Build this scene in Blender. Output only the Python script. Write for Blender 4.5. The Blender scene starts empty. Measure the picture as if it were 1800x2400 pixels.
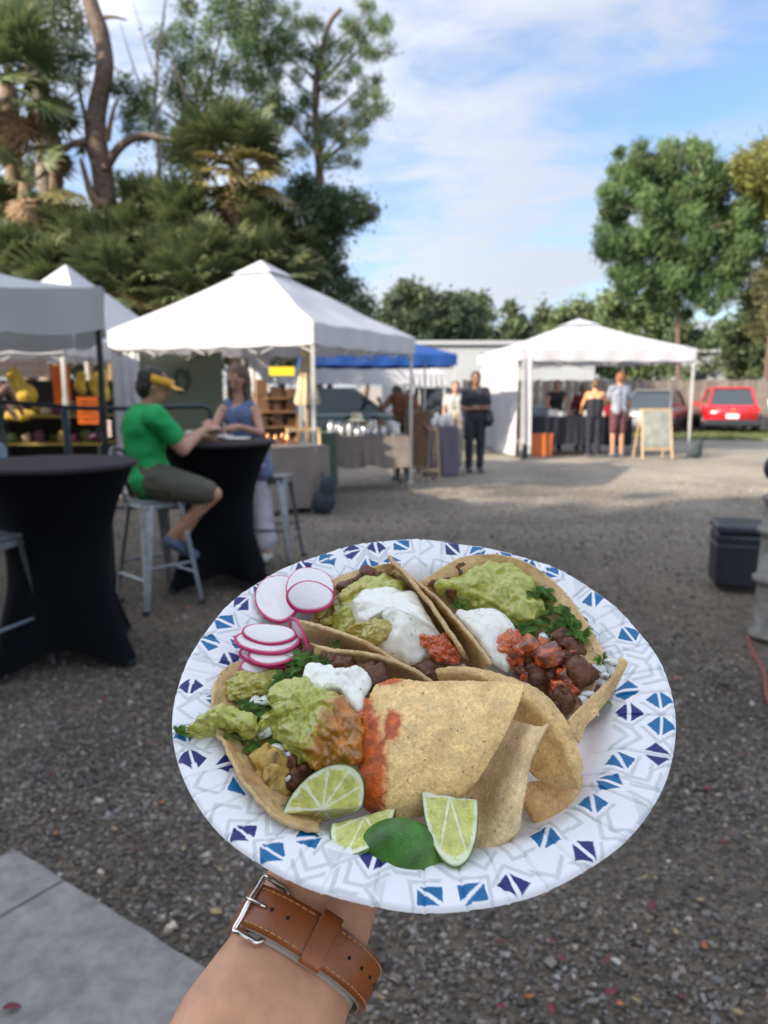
import bpy, math, random
import numpy as np
from mathutils import Vector

# ------------------------------------------------------------------ scene, camera, sky, sun, exposure
S = bpy.context.scene
COL = S.collection
PITCH = math.atan(295 / 1800.0)
CP, SP = math.cos(PITCH), math.sin(PITCH)
EYE = np.array([0.0, 0.0, 1.52])
AX_R = np.array([1.0, 0, 0]); AX_U = np.array([0, SP, CP]); AX_F = np.array([0, CP, -SP])

cam_data = bpy.data.cameras.new('camera')
cam = bpy.data.objects.new('camera', cam_data); COL.objects.link(cam)
cam.location = EYE
cam.rotation_euler = (math.pi / 2 - PITCH, 0, 0)
cam_data.sensor_fit = 'VERTICAL'; cam_data.sensor_height = 34.6667; cam_data.sensor_width = 26
cam_data.lens = 26
cam_data.clip_start = 0.02; cam_data.clip_end = 2000
cam_data.dof.use_dof = True
cam_data.dof.focus_distance = 0.395
cam_data.dof.aperture_fstop = 11.0
S.camera = cam

SUN_EL = math.radians(24)
SUN_AZ = math.radians(238)          # compass bearing of the sun, clockwise from +Y: behind and to the left
SUNV = np.array([math.sin(SUN_AZ) * math.cos(SUN_EL), math.cos(SUN_AZ) * math.cos(SUN_EL), math.sin(SUN_EL)])
W = bpy.data.worlds.new('World'); S.world = W; W.use_nodes = True
nt = W.node_tree; nt.nodes.clear()
def wn(t, **k):
    n = nt.nodes.new(t)
    for a, b in k.items(): setattr(n, a, b)
    return n
out = wn('ShaderNodeOutputWorld'); bg = wn('ShaderNodeBackground')
sky = wn('ShaderNodeTexSky', sky_type='NISHITA', sun_disc=False)
sky.sun_elevation = SUN_EL; sky.sun_rotation = SUN_AZ; sky.air_density = 1.0; sky.dust_density = 1.2; sky.ozone_density = 1.5
tc = wn('ShaderNodeTexCoord'); sep = wn('ShaderNodeSeparateXYZ'); nt.links.new(tc.outputs['Generated'], sep.inputs[0])
def wm(op, a, b=None, c=None):
    n = wn('ShaderNodeMath', operation=op)
    for i, x in enumerate((a, b, c)):
        if x is None: continue
        if isinstance(x, (int, float)): n.inputs[i].default_value = x
        else: nt.links.new(x, n.inputs[i])
    return n.outputs[0]
den = wm('ADD', wm('MAXIMUM', sep.outputs['Z'], 0.0), 0.16)
cx = wm('DIVIDE', sep.outputs['X'], den); cy = wm('DIVIDE', sep.outputs['Y'], den)
comb = wn('ShaderNodeCombineXYZ'); nt.links.new(wm('ADD', cx, wm('MULTIPLY', cy, 0.35)), comb.inputs[0]); nt.links.new(wm('MULTIPLY', cy, 1.25), comb.inputs[1])
comb.inputs[2].default_value = 1.1
n1 = wn('ShaderNodeTexNoise'); n1.inputs['Scale'].default_value = 0.9; n1.inputs['Detail'].default_value = 7; n1.inputs['Roughness'].default_value = 0.52; n1.inputs['Distortion'].default_value = 0.35
nt.links.new(comb.outputs[0], n1.inputs['Vector'])
n2 = wn('ShaderNodeTexNoise'); n2.inputs['Scale'].default_value = 3.2; n2.inputs['Detail'].default_value = 6; n2.inputs['Roughness'].default_value = 0.6; n2.inputs['Distortion'].default_value = 0.6
nt.links.new(comb.outputs[0], n2.inputs['Vector'])
cl = wm('ADD', wm('MULTIPLY', n1.outputs['Fac'], 0.66), wm('MULTIPLY', n2.outputs['Fac'], 0.34))
ramp = wn('ShaderNodeMapRange', interpolation_type='SMOOTHSTEP'); ramp.inputs['From Min'].default_value = 0.375; ramp.inputs['From Max'].default_value = 0.59; ramp.inputs['To Min'].default_value = 0.10; ramp.inputs['To Max'].default_value = 0.90
nt.links.new(cl, ramp.inputs['Value'])
skymul = wn('ShaderNodeMix', data_type='RGBA', blend_type='MULTIPLY'); skymul.inputs['Factor'].default_value = 1
nt.links.new(sky.outputs[0], skymul.inputs['A']); skymul.inputs['B'].default_value = (0.84, 0.98, 1.16, 1)
mix = wn('ShaderNodeMix', data_type='RGBA'); nt.links.new(ramp.outputs[0], mix.inputs['Factor'])
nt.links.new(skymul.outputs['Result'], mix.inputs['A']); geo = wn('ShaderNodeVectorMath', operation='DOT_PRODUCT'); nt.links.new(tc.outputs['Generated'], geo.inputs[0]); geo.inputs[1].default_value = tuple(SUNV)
glow = wm('ADD', wm('MULTIPLY', wm('POWER', wm('MULTIPLY', wm('ADD', geo.outputs['Value'], 1.0), 0.5), 2.0), 2.4), 0.50)   # cloud boosted towards the sun, outside the view, as added fill light
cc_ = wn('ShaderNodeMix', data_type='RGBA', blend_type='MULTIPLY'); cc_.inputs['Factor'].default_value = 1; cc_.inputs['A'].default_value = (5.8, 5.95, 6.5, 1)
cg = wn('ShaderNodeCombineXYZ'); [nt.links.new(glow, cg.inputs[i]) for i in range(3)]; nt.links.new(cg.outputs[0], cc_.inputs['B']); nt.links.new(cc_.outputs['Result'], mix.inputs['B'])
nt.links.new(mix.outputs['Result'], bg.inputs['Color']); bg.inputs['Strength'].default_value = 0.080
nt.links.new(bg.outputs[0], out.inputs[0])
sd = bpy.data.lights.new('sun', 'SUN'); sd.energy = 3.6; sd.angle = math.radians(0.6); sd.color = (1.0, 0.86, 0.68)
so = bpy.data.objects.new('sun', sd); COL.objects.link(so); so.rotation_euler = Vector(-SUNV).to_track_quat('-Z', 'Y').to_euler()
S.view_settings.view_transform = 'Standard'; S.view_settings.look = 'None'; S.view_settings.gamma = 1; S.view_settings.use_curve_mapping = False
S.view_settings.exposure = 1.42
S.cycles.max_bounces = 8; S.cycles.diffuse_bounces = 4; S.cycles.transparent_max_bounces = 8
S.cycles.caustics_reflective = False; S.cycles.caustics_refractive = False
S.cycles.use_denoising = True

# ------------------------------------------------------------------ camera geometry helpers (points of the place seen at a photo pixel)
def ray(u, v):
    return AX_F + AX_R * ((u - 900) / 1800.0) + AX_U * ((1200 - v) / 1800.0)
def G(u, v, z=0.0):
    d = ray(u, v); return EYE + d * ((z - EYE[2]) / d[2])
def J(u, v, Y):
    d = ray(u, v); return EYE + d * (Y / d[1])
# plate frame
PN = AX_R * -0.0262 + AX_U * 0.8549 - AX_F * 0.5182; PN /= np.linalg.norm(PN)
PR = 0.130
PC = EYE + (AX_R * 0.04674 - AX_U * 0.20784 + AX_F) * (PR / 0.31552)
PX = np.cross(AX_U, PN); PX /= np.linalg.norm(PX); PY = np.cross(PN, PX)
RIM = 0.019                                        # rim height above the plate floor
def H(u, v, h):                                    # photo pixel -> point h millimetres above the plate floor
    d = ray(u, v); t = ((PC + PN * (h * 0.001 - RIM) - EYE) @ PN) / (d @ PN)
    return EYE + d * t
def z1(x, y, h=0): return (380 + x / 2.592, 1240 + y / 2.592, h)
def z2(x, y, h=0): return (960 + x / 2.5136, 1240 + y / 2.5136, h)
def z3(x, y, h=0): return (400 + x / 2.765, 1600 + y / 2.765, h)
def z4(x, y, h=0): return (800 + x / 2.676, 1560 + y / 2.676, h)

# ------------------------------------------------------------------ numpy noise
_rs = np.random.RandomState(7)
_perm = _rs.permutation(256); _perm = np.concatenate([_perm, _perm, _perm])
_gr = _rs.normal(size=(256, 3)); _gr /= np.linalg.norm(_gr, axis=1)[:, None]
def perlin(p):
    p = np.asarray(p, float); i = np.floor(p).astype(int); f = p - i; w = f * f * f * (f * (f * 6 - 15) + 10)
    i &= 255; r = 0
    for dx in (0, 1):
        for dy in (0, 1):
            for dz in (0, 1):
                g = _gr[_perm[_perm[_perm[(i[:, 0] + dx) & 255] + ((i[:, 1] + dy) & 255)] + ((i[:, 2] + dz) & 255)]]
                d = (g * (f - np.array([dx, dy, dz]))).sum(1)
                ww = (w[:, 0] if dx else 1 - w[:, 0]) * (w[:, 1] if dy else 1 - w[:, 1]) * (w[:, 2] if dz else 1 - w[:, 2])
                r = r + d * ww
    return r * 1.6
def fbm(p, o=4, g=0.5):
    p = np.asarray(p, float); r = 0; a = 1
    for k in range(o): r = r + a * perlin(p * 2 ** k + 17.3 * k); a *= g
    return r

# ------------------------------------------------------------------ materials
def M(name, col, rough=0.6, metal=0.0, var=0.0, vs=8.0, bump=0.0, bs=60.0, attr=None, sss=0.0, ssr=(1, .6, .3), sscale=0.003, spec=0.5, coat=0.0, coat_r=0.1, col2=None, trans=0.0, detail=5, emit=0):
    m = bpy.data.materials.new(name); m.use_nodes = True; t = m.node_tree; b = t.nodes['Principled BSDF']
    L = t.links.new
    b.inputs['Roughness'].default_value = rough; b.inputs['Metallic'].default_value = metal
    b.inputs['Specular IOR Level'].default_value = spec; b.inputs['Coat Weight'].default_value = coat; b.inputs['Coat Roughness'].default_value = coat_r
    b.inputs['Base Color'].default_value = (*col, 1)
    tcn = t.nodes.new('ShaderNodeTexCoord'); src = None
    if attr:
        a = t.nodes.new('ShaderNodeAttribute'); a.attribute_name = attr; src = a.outputs['Color']
    if var or col2:
        n = t.nodes.new('ShaderNodeTexNoise'); n.inputs['Scale'].default_value = vs; n.inputs['Detail'].default_value = detail; n.inputs['Roughness'].default_value = 0.62
        L(tcn.outputs['Object'], n.inputs['Vector'])
        mr = t.nodes.new('ShaderNodeMapRange'); mr.inputs['From Min'].default_value = 0.32; mr.inputs['From Max'].default_value = 0.68; L(n.outputs['Fac'], mr.inputs['Value'])
        mx = t.nodes.new('ShaderNodeMix'); mx.data_type = 'RGBA'; L(mr.outputs[0], mx.inputs['Factor'])
        if src:
            mx.inputs['A'].default_value = (1 - var,) * 3 + (1,); mx.inputs['B'].default_value = (1 + var,) * 3 + (1,)
            mm = t.nodes.new('ShaderNodeMix'); mm.data_type = 'RGBA'; mm.blend_type = 'MULTIPLY'; mm.inputs['Factor'].default_value = 1
            L(src, mm.inputs['A']); L(mx.outputs['Result'], mm.inputs['B']); src = mm.outputs['Result']
        else:
            c2 = col2 or tuple(min(1, c * (1 + var)) for c in col)
            c1 = col if col2 else tuple(c * (1 - var) for c in col)
            mx.inputs['A'].default_value = (*c1, 1); mx.inputs['B'].default_value = (*c2, 1); src = mx.outputs['Result']
    if src: L(src, b.inputs['Base Color'])
    if bump:
        n = t.nodes.new('ShaderNodeTexNoise'); n.inputs['Scale'].default_value = bs; n.inputs['Detail'].default_value = 5
        L(tcn.outputs['Object'], n.inputs['Vector'])
        bp = t.nodes.new('ShaderNodeBump'); bp.inputs['Distance'].default_value = bump; bp.inputs['Strength'].default_value = 1.0
        L(n.outputs['Fac'], bp.inputs['Height']); L(bp.outputs[0], b.inputs['Normal'])
    if sss:
        b.inputs['Subsurface Weight'].default_value = sss; b.inputs['Subsurface Radius'].default_value = ssr; b.inputs['Subsurface Scale'].default_value = sscale
    if trans:
        o = t.nodes['Material Output']; tr = t.nodes.new('ShaderNodeBsdfTranslucent'); mxs = t.nodes.new('ShaderNodeMixShader'); mxs.inputs[0].default_value = trans
        if src: L(src, tr.inputs['Color'])
        else: tr.inputs['Color'].default_value = (*col, 1)
        L(b.outputs[0], mxs.inputs[1]); L(tr.outputs[0], mxs.inputs[2]); L(mxs.outputs[0], o.inputs[0])
    return m

# ------------------------------------------------------------------ mesh helpers
def mesh_np(name, V, F, mats=(), smooth=True, color=None, attr='col', mi=None):
    V = np.asarray(V, np.float32); me = bpy.data.meshes.new(name)
    if isinstance(F, np.ndarray): k = F.shape[1]; flat = F.astype(np.int32).ravel(); ls = np.arange(len(F), dtype=np.int32) * k; lt = np.full(len(F), k, np.int32)
    else:
        lt = np.array([len(f) for f in F], np.int32); flat = np.array([i for f in F for i in f], np.int32); ls = np.concatenate([[0], np.cumsum(lt)[:-1]]).astype(np.int32)
    me.vertices.add(len(V)); me.vertices.foreach_set('co', V.ravel())
    me.loops.add(len(flat)); me.loops.foreach_set('vertex_index', flat)
    me.polygons.add(len(lt)); me.polygons.foreach_set('loop_start', ls); me.polygons.foreach_set('loop_total', lt)
    if mi is not None: me.polygons.foreach_set('material_index', np.asarray(mi, np.int32))
    me.polygons.foreach_set('use_smooth', np.full(len(lt), bool(smooth)))
    me.update(calc_edges=True); me.validate()
    for m in (mats if isinstance(mats, (list, tuple)) else [mats]): me.materials.append(m)
    if color is not None:
        c = np.asarray(color, np.float32)
        if c.shape[1] == 3: c = np.concatenate([c, np.ones((len(c), 1), np.float32)], 1)
        a = me.color_attributes.new(attr, 'FLOAT_COLOR', 'POINT'); a.data.foreach_set('color', c.ravel())
    return me
def link(name, me, parent=None, loc=None, rot=None):
    o = bpy.data.objects.new(name, me); COL.objects.link(o)
    if loc is not None: o.location = loc
    if rot is not None: o.rotation_euler = rot
    if parent is not None: o.parent = parent
    return o
def tag(o, label=None, cat=None, group=None, kind=None):
    if label: o['label'] = label
    if cat: o['category'] = cat
    if group: o['group'] = group
    if kind: o['kind'] = kind
    return o
def thing(name, label, cat, loc=(0, 0, 0), rz=0, group=None):
    o = bpy.data.objects.new(name, None); COL.objects.link(o); o.location = loc; o.rotation_euler = (0, 0, rz); o.empty_display_size = 0.1
    return tag(o, label, cat, group)
def copy_tree(o, parent=None):
    c = o.copy(); COL.objects.link(c)
    if parent is not None: c.parent = parent
    for ch in list(o.children): copy_tree(ch, c)
    return c
class MB:
    def __init__(s): s.V = []; s.F = []; s.n = 0; s.mi = []
    def add(s, V, F, mi=0):
        s.V.append(np.asarray(V, float)); s.F += [tuple(int(i) + s.n for i in f) for f in F]; s.mi += [mi] * len(F); s.n += len(V); return s
    def box(s, c, d, rz=0, mi=0, taper=1.0, R=None):
        c = np.array(c, float); h = np.array(d, float) / 2
        P = np.array([[x, y, z] for z in (-1, 1) for y in (-1, 1) for x in (-1, 1)], float)
        P[4:, :2] *= taper; P = P * h
        if R is None: R = np.array([[math.cos(rz), -math.sin(rz), 0], [math.sin(rz), math.cos(rz), 0], [0, 0, 1]])
        return s.add(P @ R.T + c, [(0, 2, 3, 1), (4, 5, 7, 6), (0, 1, 5, 4), (2, 6, 7, 3), (0, 4, 6, 2), (1, 3, 7, 5)], mi)
    def tube(s, pts, r, n=8, mi=0, flat=1.0):
        P = np.array(pts, float); k = len(P); rr = np.full(k, r, float) if np.isscalar(r) else np.array(r, float)
        T = np.gradient(P, axis=0); T /= np.linalg.norm(T, axis=1)[:, None] + 1e-12
        ref = np.array([0, 0, 1.0]) if abs(T[0][2]) < .9 else np.array([1.0, 0, 0]); V = []
        for i in range(k):
            if i == 0: a = np.cross(T[i], ref)
            else: a = a - (a @ T[i]) * T[i]
            a /= np.linalg.norm(a) + 1e-12; b = np.cross(T[i], a)
            for j in range(n):
                th = 2 * math.pi * j / n; V.append(P[i] + rr[i] * (math.cos(th) * a + math.sin(th) * b * flat))
        F = [(i * n + j, i * n + (j + 1) % n, (i + 1) * n + (j + 1) % n, (i + 1) * n + j) for i in range(k - 1) for j in range(n)]
        F += [tuple(range(n))[::-1], tuple((k - 1) * n + j for j in range(n))]
        return s.add(V, F, mi)
    def lathe(s, prof, c=(0, 0, 0), n=20, mi=0, cap=True):
        V = [(c[0] + r * math.cos(2 * math.pi * j / n), c[1] + r * math.sin(2 * math.pi * j / n), c[2] + z) for r, z in prof for j in range(n)]
        k = len(prof); F = [(i * n + j, i * n + (j + 1) % n, (i + 1) * n + (j + 1) % n, (i + 1) * n + j) for i in range(k - 1) for j in range(n)]
        if cap: F += [tuple(range(n))[::-1], tuple((k - 1) * n + j for j in range(n))]
        return s.add(V, F, mi)
    def ball(s, c, r, n=10, mi=0):
        r = np.array([r] * 3 if np.isscalar(r) else r, float); V = []; m = n // 2 + 1
        for i in range(m + 1):
            ph = math.pi * (i / m) ; ph = min(max(ph, 0.03), math.pi - 0.03)
            for j in range(n):
                th = 2 * math.pi * j / n; V.append((c[0] + r[0] * math.sin(ph) * math.cos(th), c[1] + r[1] * math.sin(ph) * math.sin(th), c[2] + r[2] * math.cos(ph)))
        F = [(i * n + j, (i + 1) * n + j, (i + 1) * n + (j + 1) % n, i * n + (j + 1) % n) for i in range(m) for j in range(n)]
        F += [tuple(range(n)), tuple(m * n + j for j in range(n))[::-1]]
        return s.add(V, F, mi)
    def mesh(s, name, mats, smooth=False, color=None):
        return mesh_np(name, np.concatenate(s.V), s.F, mats, smooth, mi=s.mi, color=color)
    def build(s, name, mats, parent=None, smooth=False, world=True):
        o = link(name, s.mesh(name, mats, smooth), parent)
        if parent is not None and world: o.matrix_parent_inverse = inv(parent)
        return o
from mathutils import Matrix
def inv(p):
    m = Matrix.Identity(4); q = p; ch = []
    while q is not None: ch.append(q); q = q.parent
    for q in reversed(ch):
        m = m @ q.matrix_parent_inverse @ Matrix.LocRotScale(q.location, q.rotation_euler, q.scale)
    return m.inverted()
def wlink(name, me, parent):
    o = link(name, me, parent)
    if parent is not None: o.matrix_parent_inverse = inv(parent)
    return o
def catmull(P, n, closed=False):
    P = np.asarray(P, float); k = len(P); out = []
    segs = k if closed else k - 1
    t = np.linspace(0, segs, n, endpoint=not closed)
    i = np.minimum(np.floor(t).astype(int), segs - 1); f = (t - i)[:, None]
    def g(j):
        if closed: return P[j % k]
        jj = np.clip(j, 0, k - 1); r = P[jj].copy()
        lo = j < 0; hi = j > k - 1
        if lo.any(): r[lo] = 2 * P[0] - P[1]
        if hi.any(): r[hi] = 2 * P[-1] - P[-2]
        return r
    a, b, c, d = g(i - 1), g(i), g(i + 1), g(i + 2)
    return 0.5 * (2 * b + (c - a) * f + (2 * a - 5 * b + 4 * c - d) * f ** 2 + (-a + 3 * b - 3 * c + d) * f ** 3)
def rotz(a): c, s = math.cos(a), math.sin(a); return np.array([[c, -s, 0], [s, c, 0], [0, 0, 1.0]])

# closed capsule / ellipsoid pieces for bodies grown into one skin by voxel remeshing
def capsule(p0, r0, p1, r1, n=14, m=5, flat=None):
    p0 = np.array(p0, float); p1 = np.array(p1, float); d = p1 - p0; L = np.linalg.norm(d)
    d = d / L if L > 1e-9 else np.array([0, 0, 1.0])
    ref = np.array([0, 1.0, 0]) if abs(d[1]) < .9 else np.array([1.0, 0, 0])
    a = np.cross(d, ref); a /= np.linalg.norm(a); b = np.cross(d, a); V = []
    for i in range(m + 1):
        ph = math.pi / 2 * i / m; ph = max(ph, .02)
        V += [(p0 - d * r0 * math.cos(ph)) + r0 * math.sin(ph) * (math.cos(t) * a + math.sin(t) * b) for t in np.linspace(0, 2 * math.pi, n, endpoint=False)]
    for i in range(m + 1):
        ph = math.pi / 2 * (1 - i / m); ph = max(ph, .02)
        V += [(p1 + d * r1 * math.cos(ph)) + r1 * math.sin(ph) * (math.cos(t) * a + math.sin(t) * b) for t in np.linspace(0, 2 * math.pi, n, endpoint=False)]
    k = 2 * m + 2
    F = [(i * n + j, i * n + (j + 1) % n, (i + 1) * n + (j + 1) % n, (i + 1) * n + j) for i in range(k - 1) for j in range(n)]
    F += [tuple(range(n))[::-1], tuple((k - 1) * n + j for j in range(n))]
    V = np.array(V)
    if flat is not None:      # squash along a world direction about the middle
        ax, s = flat; ax = np.array(ax, float); ax /= np.linalg.norm(ax); mid = (p0 + p1) / 2
        V = V + ((V - mid) @ ax)[:, None] * ax * (s - 1)
    return V, F
def ellipsoid(c, r, R=None, n=16):
    mb = MB().ball((0, 0, 0), r, n); V = mb.V[0]
    if R is not None: V = V @ np.array(R).T
    return V + np.array(c, float), mb.F
def remesh(pieces, voxel, smooth=4, fac=0.5):
    mb = MB()
    for V, F in pieces: mb.add(V, F)
    me = mb.mesh('tmp', [], True); o = bpy.data.objects.new('tmp', me); COL.objects.link(o)
    r = o.modifiers.new('r', 'REMESH'); r.mode = 'VOXEL'; r.voxel_size = voxel; r.use_smooth_shade = True
    if smooth: s = o.modifiers.new('s', 'SMOOTH'); s.iterations = smooth; s.factor = fac
    dg = bpy.context.evaluated_depsgraph_get(); dg.update()
    res = bpy.data.meshes.new_from_object(o.evaluated_get(dg), depsgraph=dg)
    bpy.data.objects.remove(o); bpy.data.meshes.remove(me)
    n = len(res.vertices); V = np.empty(n * 3, np.float32); res.vertices.foreach_get('co', V)
    return res, V.reshape(-1, 3)
def skin_obj(name, pieces, voxel, mat, parent=None, smooth=4, fac=.5, world=False, disp=None, colorf=None):
    me, V = remesh(pieces, voxel, smooth, fac); me.name = name
    if disp is not None:
        nr = np.empty(len(V) * 3, np.float32); me.vertices.foreach_get('normal', nr); nr = nr.reshape(-1, 3)
        V = V + nr * disp(V)[:, None]; me.vertices.foreach_set('co', V.astype(np.float32).ravel()); me.update()
    if colorf is not None:
        c = np.ones((len(V), 4), np.float32); c[:, :3] = colorf(V)
        a = me.color_attributes.new('col', 'FLOAT_COLOR', 'POINT'); a.data.foreach_set('color', c.ravel())
    me.materials.clear(); me.materials.append(mat)
    o = link(name, me, parent)
    if world and parent is not None: o.matrix_parent_inverse = inv(parent)
    return o
# ================================================================== GROUND
def px_r(r, Y): return r * Y / 1800.0
def gravel_mat(name='gravel_ground'):
    m = bpy.data.materials.new(name); m.use_nodes = True; t = m.node_tree; b = t.nodes['Principled BSDF']; b.inputs['Roughness'].default_value = .85; b.inputs['Specular IOR Level'].default_value = .3
    c = t.nodes.new('ShaderNodeTexCoord'); v = t.nodes.new('ShaderNodeTexVoronoi'); v.inputs['Scale'].default_value = 55; v.inputs['Randomness'].default_value = 1
    n = t.nodes.new('ShaderNodeTexNoise'); n.inputs['Scale'].default_value = .55; n.inputs['Detail'].default_value = 6
    n3 = t.nodes.new('ShaderNodeTexNoise'); n3.inputs['Scale'].default_value = 9; n3.inputs['Detail'].default_value = 8; n3.inputs['Roughness'].default_value = .75
    v2 = t.nodes.new('ShaderNodeTexVoronoi'); v2.inputs['Scale'].default_value = 14
    for x in (v, n, n3, v2): t.links.new(c.outputs['Object'], x.inputs['Vector'])
    r = t.nodes.new('ShaderNodeValToRGB'); e = r.color_ramp.elements; e[0].position = .1; e[0].color = (.11, .10, .088, 1); e[1].position = .85; e[1].color = (.46, .41, .335, 1)
    e = r.color_ramp.elements.new(.5); e.color = (.25, .225, .185, 1)
    sp = t.nodes.new('ShaderNodeSeparateColor'); t.links.new(v.outputs['Color'], sp.inputs[0])
    ad = t.nodes.new('ShaderNodeMath'); ad.operation = 'MULTIPLY_ADD'; t.links.new(sp.outputs[0], ad.inputs[0]); ad.inputs[1].default_value = .40
    m2 = t.nodes.new('ShaderNodeMath'); m2.operation = 'MULTIPLY_ADD'; t.links.new(n.outputs['Fac'], m2.inputs[0]); m2.inputs[1].default_value = .75; m2.inputs[2].default_value = -.30
    m3 = t.nodes.new('ShaderNodeMath'); m3.operation = 'MULTIPLY_ADD'; t.links.new(n3.outputs['Fac'], m3.inputs[0]); m3.inputs[1].default_value = .6; t.links.new(m2.outputs[0], m3.inputs[2])
    t.links.new(m3.outputs[0], ad.inputs[2]); t.links.new(ad.outputs[0], r.inputs[0]); 
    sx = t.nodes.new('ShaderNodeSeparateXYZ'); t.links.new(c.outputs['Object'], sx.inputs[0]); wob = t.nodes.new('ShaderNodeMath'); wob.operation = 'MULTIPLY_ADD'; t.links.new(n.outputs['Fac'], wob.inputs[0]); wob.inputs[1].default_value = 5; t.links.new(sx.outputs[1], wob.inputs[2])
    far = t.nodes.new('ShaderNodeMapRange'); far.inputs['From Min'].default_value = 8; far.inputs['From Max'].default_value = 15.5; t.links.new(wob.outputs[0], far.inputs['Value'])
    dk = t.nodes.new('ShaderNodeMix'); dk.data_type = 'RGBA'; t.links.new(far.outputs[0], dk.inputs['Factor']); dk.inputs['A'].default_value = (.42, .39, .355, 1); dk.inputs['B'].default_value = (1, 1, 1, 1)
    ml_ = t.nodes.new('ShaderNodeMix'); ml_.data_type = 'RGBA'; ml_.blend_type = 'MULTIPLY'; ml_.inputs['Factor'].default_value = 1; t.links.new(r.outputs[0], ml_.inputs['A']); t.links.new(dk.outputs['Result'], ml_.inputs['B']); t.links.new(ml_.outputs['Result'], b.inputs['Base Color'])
    bp = t.nodes.new('ShaderNodeBump'); bp.inputs['Distance'].default_value = .012; bp.inputs['Strength'].default_value = .9; bp.invert = True; t.links.new(v.outputs['Distance'], bp.inputs['Height'])
    b2 = t.nodes.new('ShaderNodeBump'); b2.inputs['Distance'].default_value = .05; b2.inputs['Strength'].default_value = .7; t.links.new(n3.outputs['Fac'], b2.inputs['Height']); t.links.new(bp.outputs[0], b2.inputs['Normal']); t.links.new(b2.outputs[0], b.inputs['Normal'])
    return m
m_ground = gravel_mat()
# one sheet to the horizon, gently uneven
gx = np.concatenate([-np.geomspace(700, 14, 12), np.linspace(-12, 12, 49), np.geomspace(14, 700, 12)])
gy = np.concatenate([-np.geomspace(700, 4, 12), np.linspace(-2, 26, 57), np.geomspace(28, 700, 12)])
GX, GY = np.meshgrid(gx, gy); GZ = .02 * fbm(np.stack([GX.ravel() * .35, GY.ravel() * .35, GX.ravel() * 0], 1), 3).reshape(GX.shape) * (np.abs(GX) < 13) * (GY < 27) - .012
ix = np.arange(GX.size).reshape(GX.shape); F = np.stack([ix[:-1, :-1], ix[:-1, 1:], ix[1:, 1:], ix[1:, :-1]], -1).reshape(-1, 4)
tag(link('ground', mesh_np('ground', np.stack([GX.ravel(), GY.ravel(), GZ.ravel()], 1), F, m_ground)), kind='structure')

# loose gravel, real stones near the camera
def stones(name, n, ylo, yhi, s0, s1, seed, zb=-.012):
    r = np.random.RandomState(seed); y = np.sqrt(r.uniform(ylo ** 2, yhi ** 2, n)); x = r.uniform(-1, 1, n) * (y * .62 + .45)
    y = np.where(y > yhi * .6, yhi * .6 + (y - yhi * .6) * r.uniform(0, 1, n) ** .5 * 1.3, y)
    s = np.exp(r.uniform(np.log(s0), np.log(s1), n)) * (1 + .8 * (r.uniform(size=n) > .97))
    T = np.array([[a, b, c] for c in (-1, 1) for b in (-1, 1) for a in (-1, 1)], float)
    V = T[None] * (r.uniform(.35, 1.15, (n, 8, 3))); ang = r.uniform(0, 6.28, n); ti = r.uniform(-.6, .6, n)
    V = V * np.stack([s * r.uniform(.7, 1.3, n), s * r.uniform(.6, 1.1, n), s * r.uniform(.35, .7, n)], 1)[:, None, :]
    c, q = np.cos(ti)[:, None], np.sin(ti)[:, None]; X, Z = V[..., 0] * c - V[..., 2] * q, V[..., 0] * q + V[..., 2] * c
    c, q = np.cos(ang)[:, None], np.sin(ang)[:, None]; X2, Y2 = X * c - V[..., 1] * q, X * q + V[..., 1] * c
    zg = .02 * fbm(np.stack([x * .35, y * .35, x * 0], 1), 3)
    V = np.stack([X2 + x[:, None], Y2 + y[:, None], Z + (zb + zg + s * .25)[:, None]], -1).reshape(-1, 3)
    q = np.array([(0, 2, 3, 1), (4, 5, 7, 6), (0, 1, 5, 4), (2, 6, 7, 3), (0, 4, 6, 2), (1, 3, 7, 5)]); F = (q[None] + (np.arange(n) * 8)[:, None, None]).reshape(-1, 4)
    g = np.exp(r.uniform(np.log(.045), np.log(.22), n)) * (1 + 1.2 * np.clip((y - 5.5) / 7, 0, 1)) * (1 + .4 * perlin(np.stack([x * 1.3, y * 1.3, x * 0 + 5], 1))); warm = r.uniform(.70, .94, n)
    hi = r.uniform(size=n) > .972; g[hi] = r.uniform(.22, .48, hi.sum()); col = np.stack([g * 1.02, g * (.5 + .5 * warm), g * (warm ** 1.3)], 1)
    k = r.uniform(size=n); col[k < .012] *= (1.4, 1.05, .85); col[(k > .012) & (k < .02)] *= (.8, 1.1, 1.15)
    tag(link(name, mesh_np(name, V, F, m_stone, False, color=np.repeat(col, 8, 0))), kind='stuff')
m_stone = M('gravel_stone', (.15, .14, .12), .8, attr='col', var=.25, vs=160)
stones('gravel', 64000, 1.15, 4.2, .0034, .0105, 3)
stones('gravel', 36000, 3.6, 12.0, .005, .012, 4)

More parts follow.
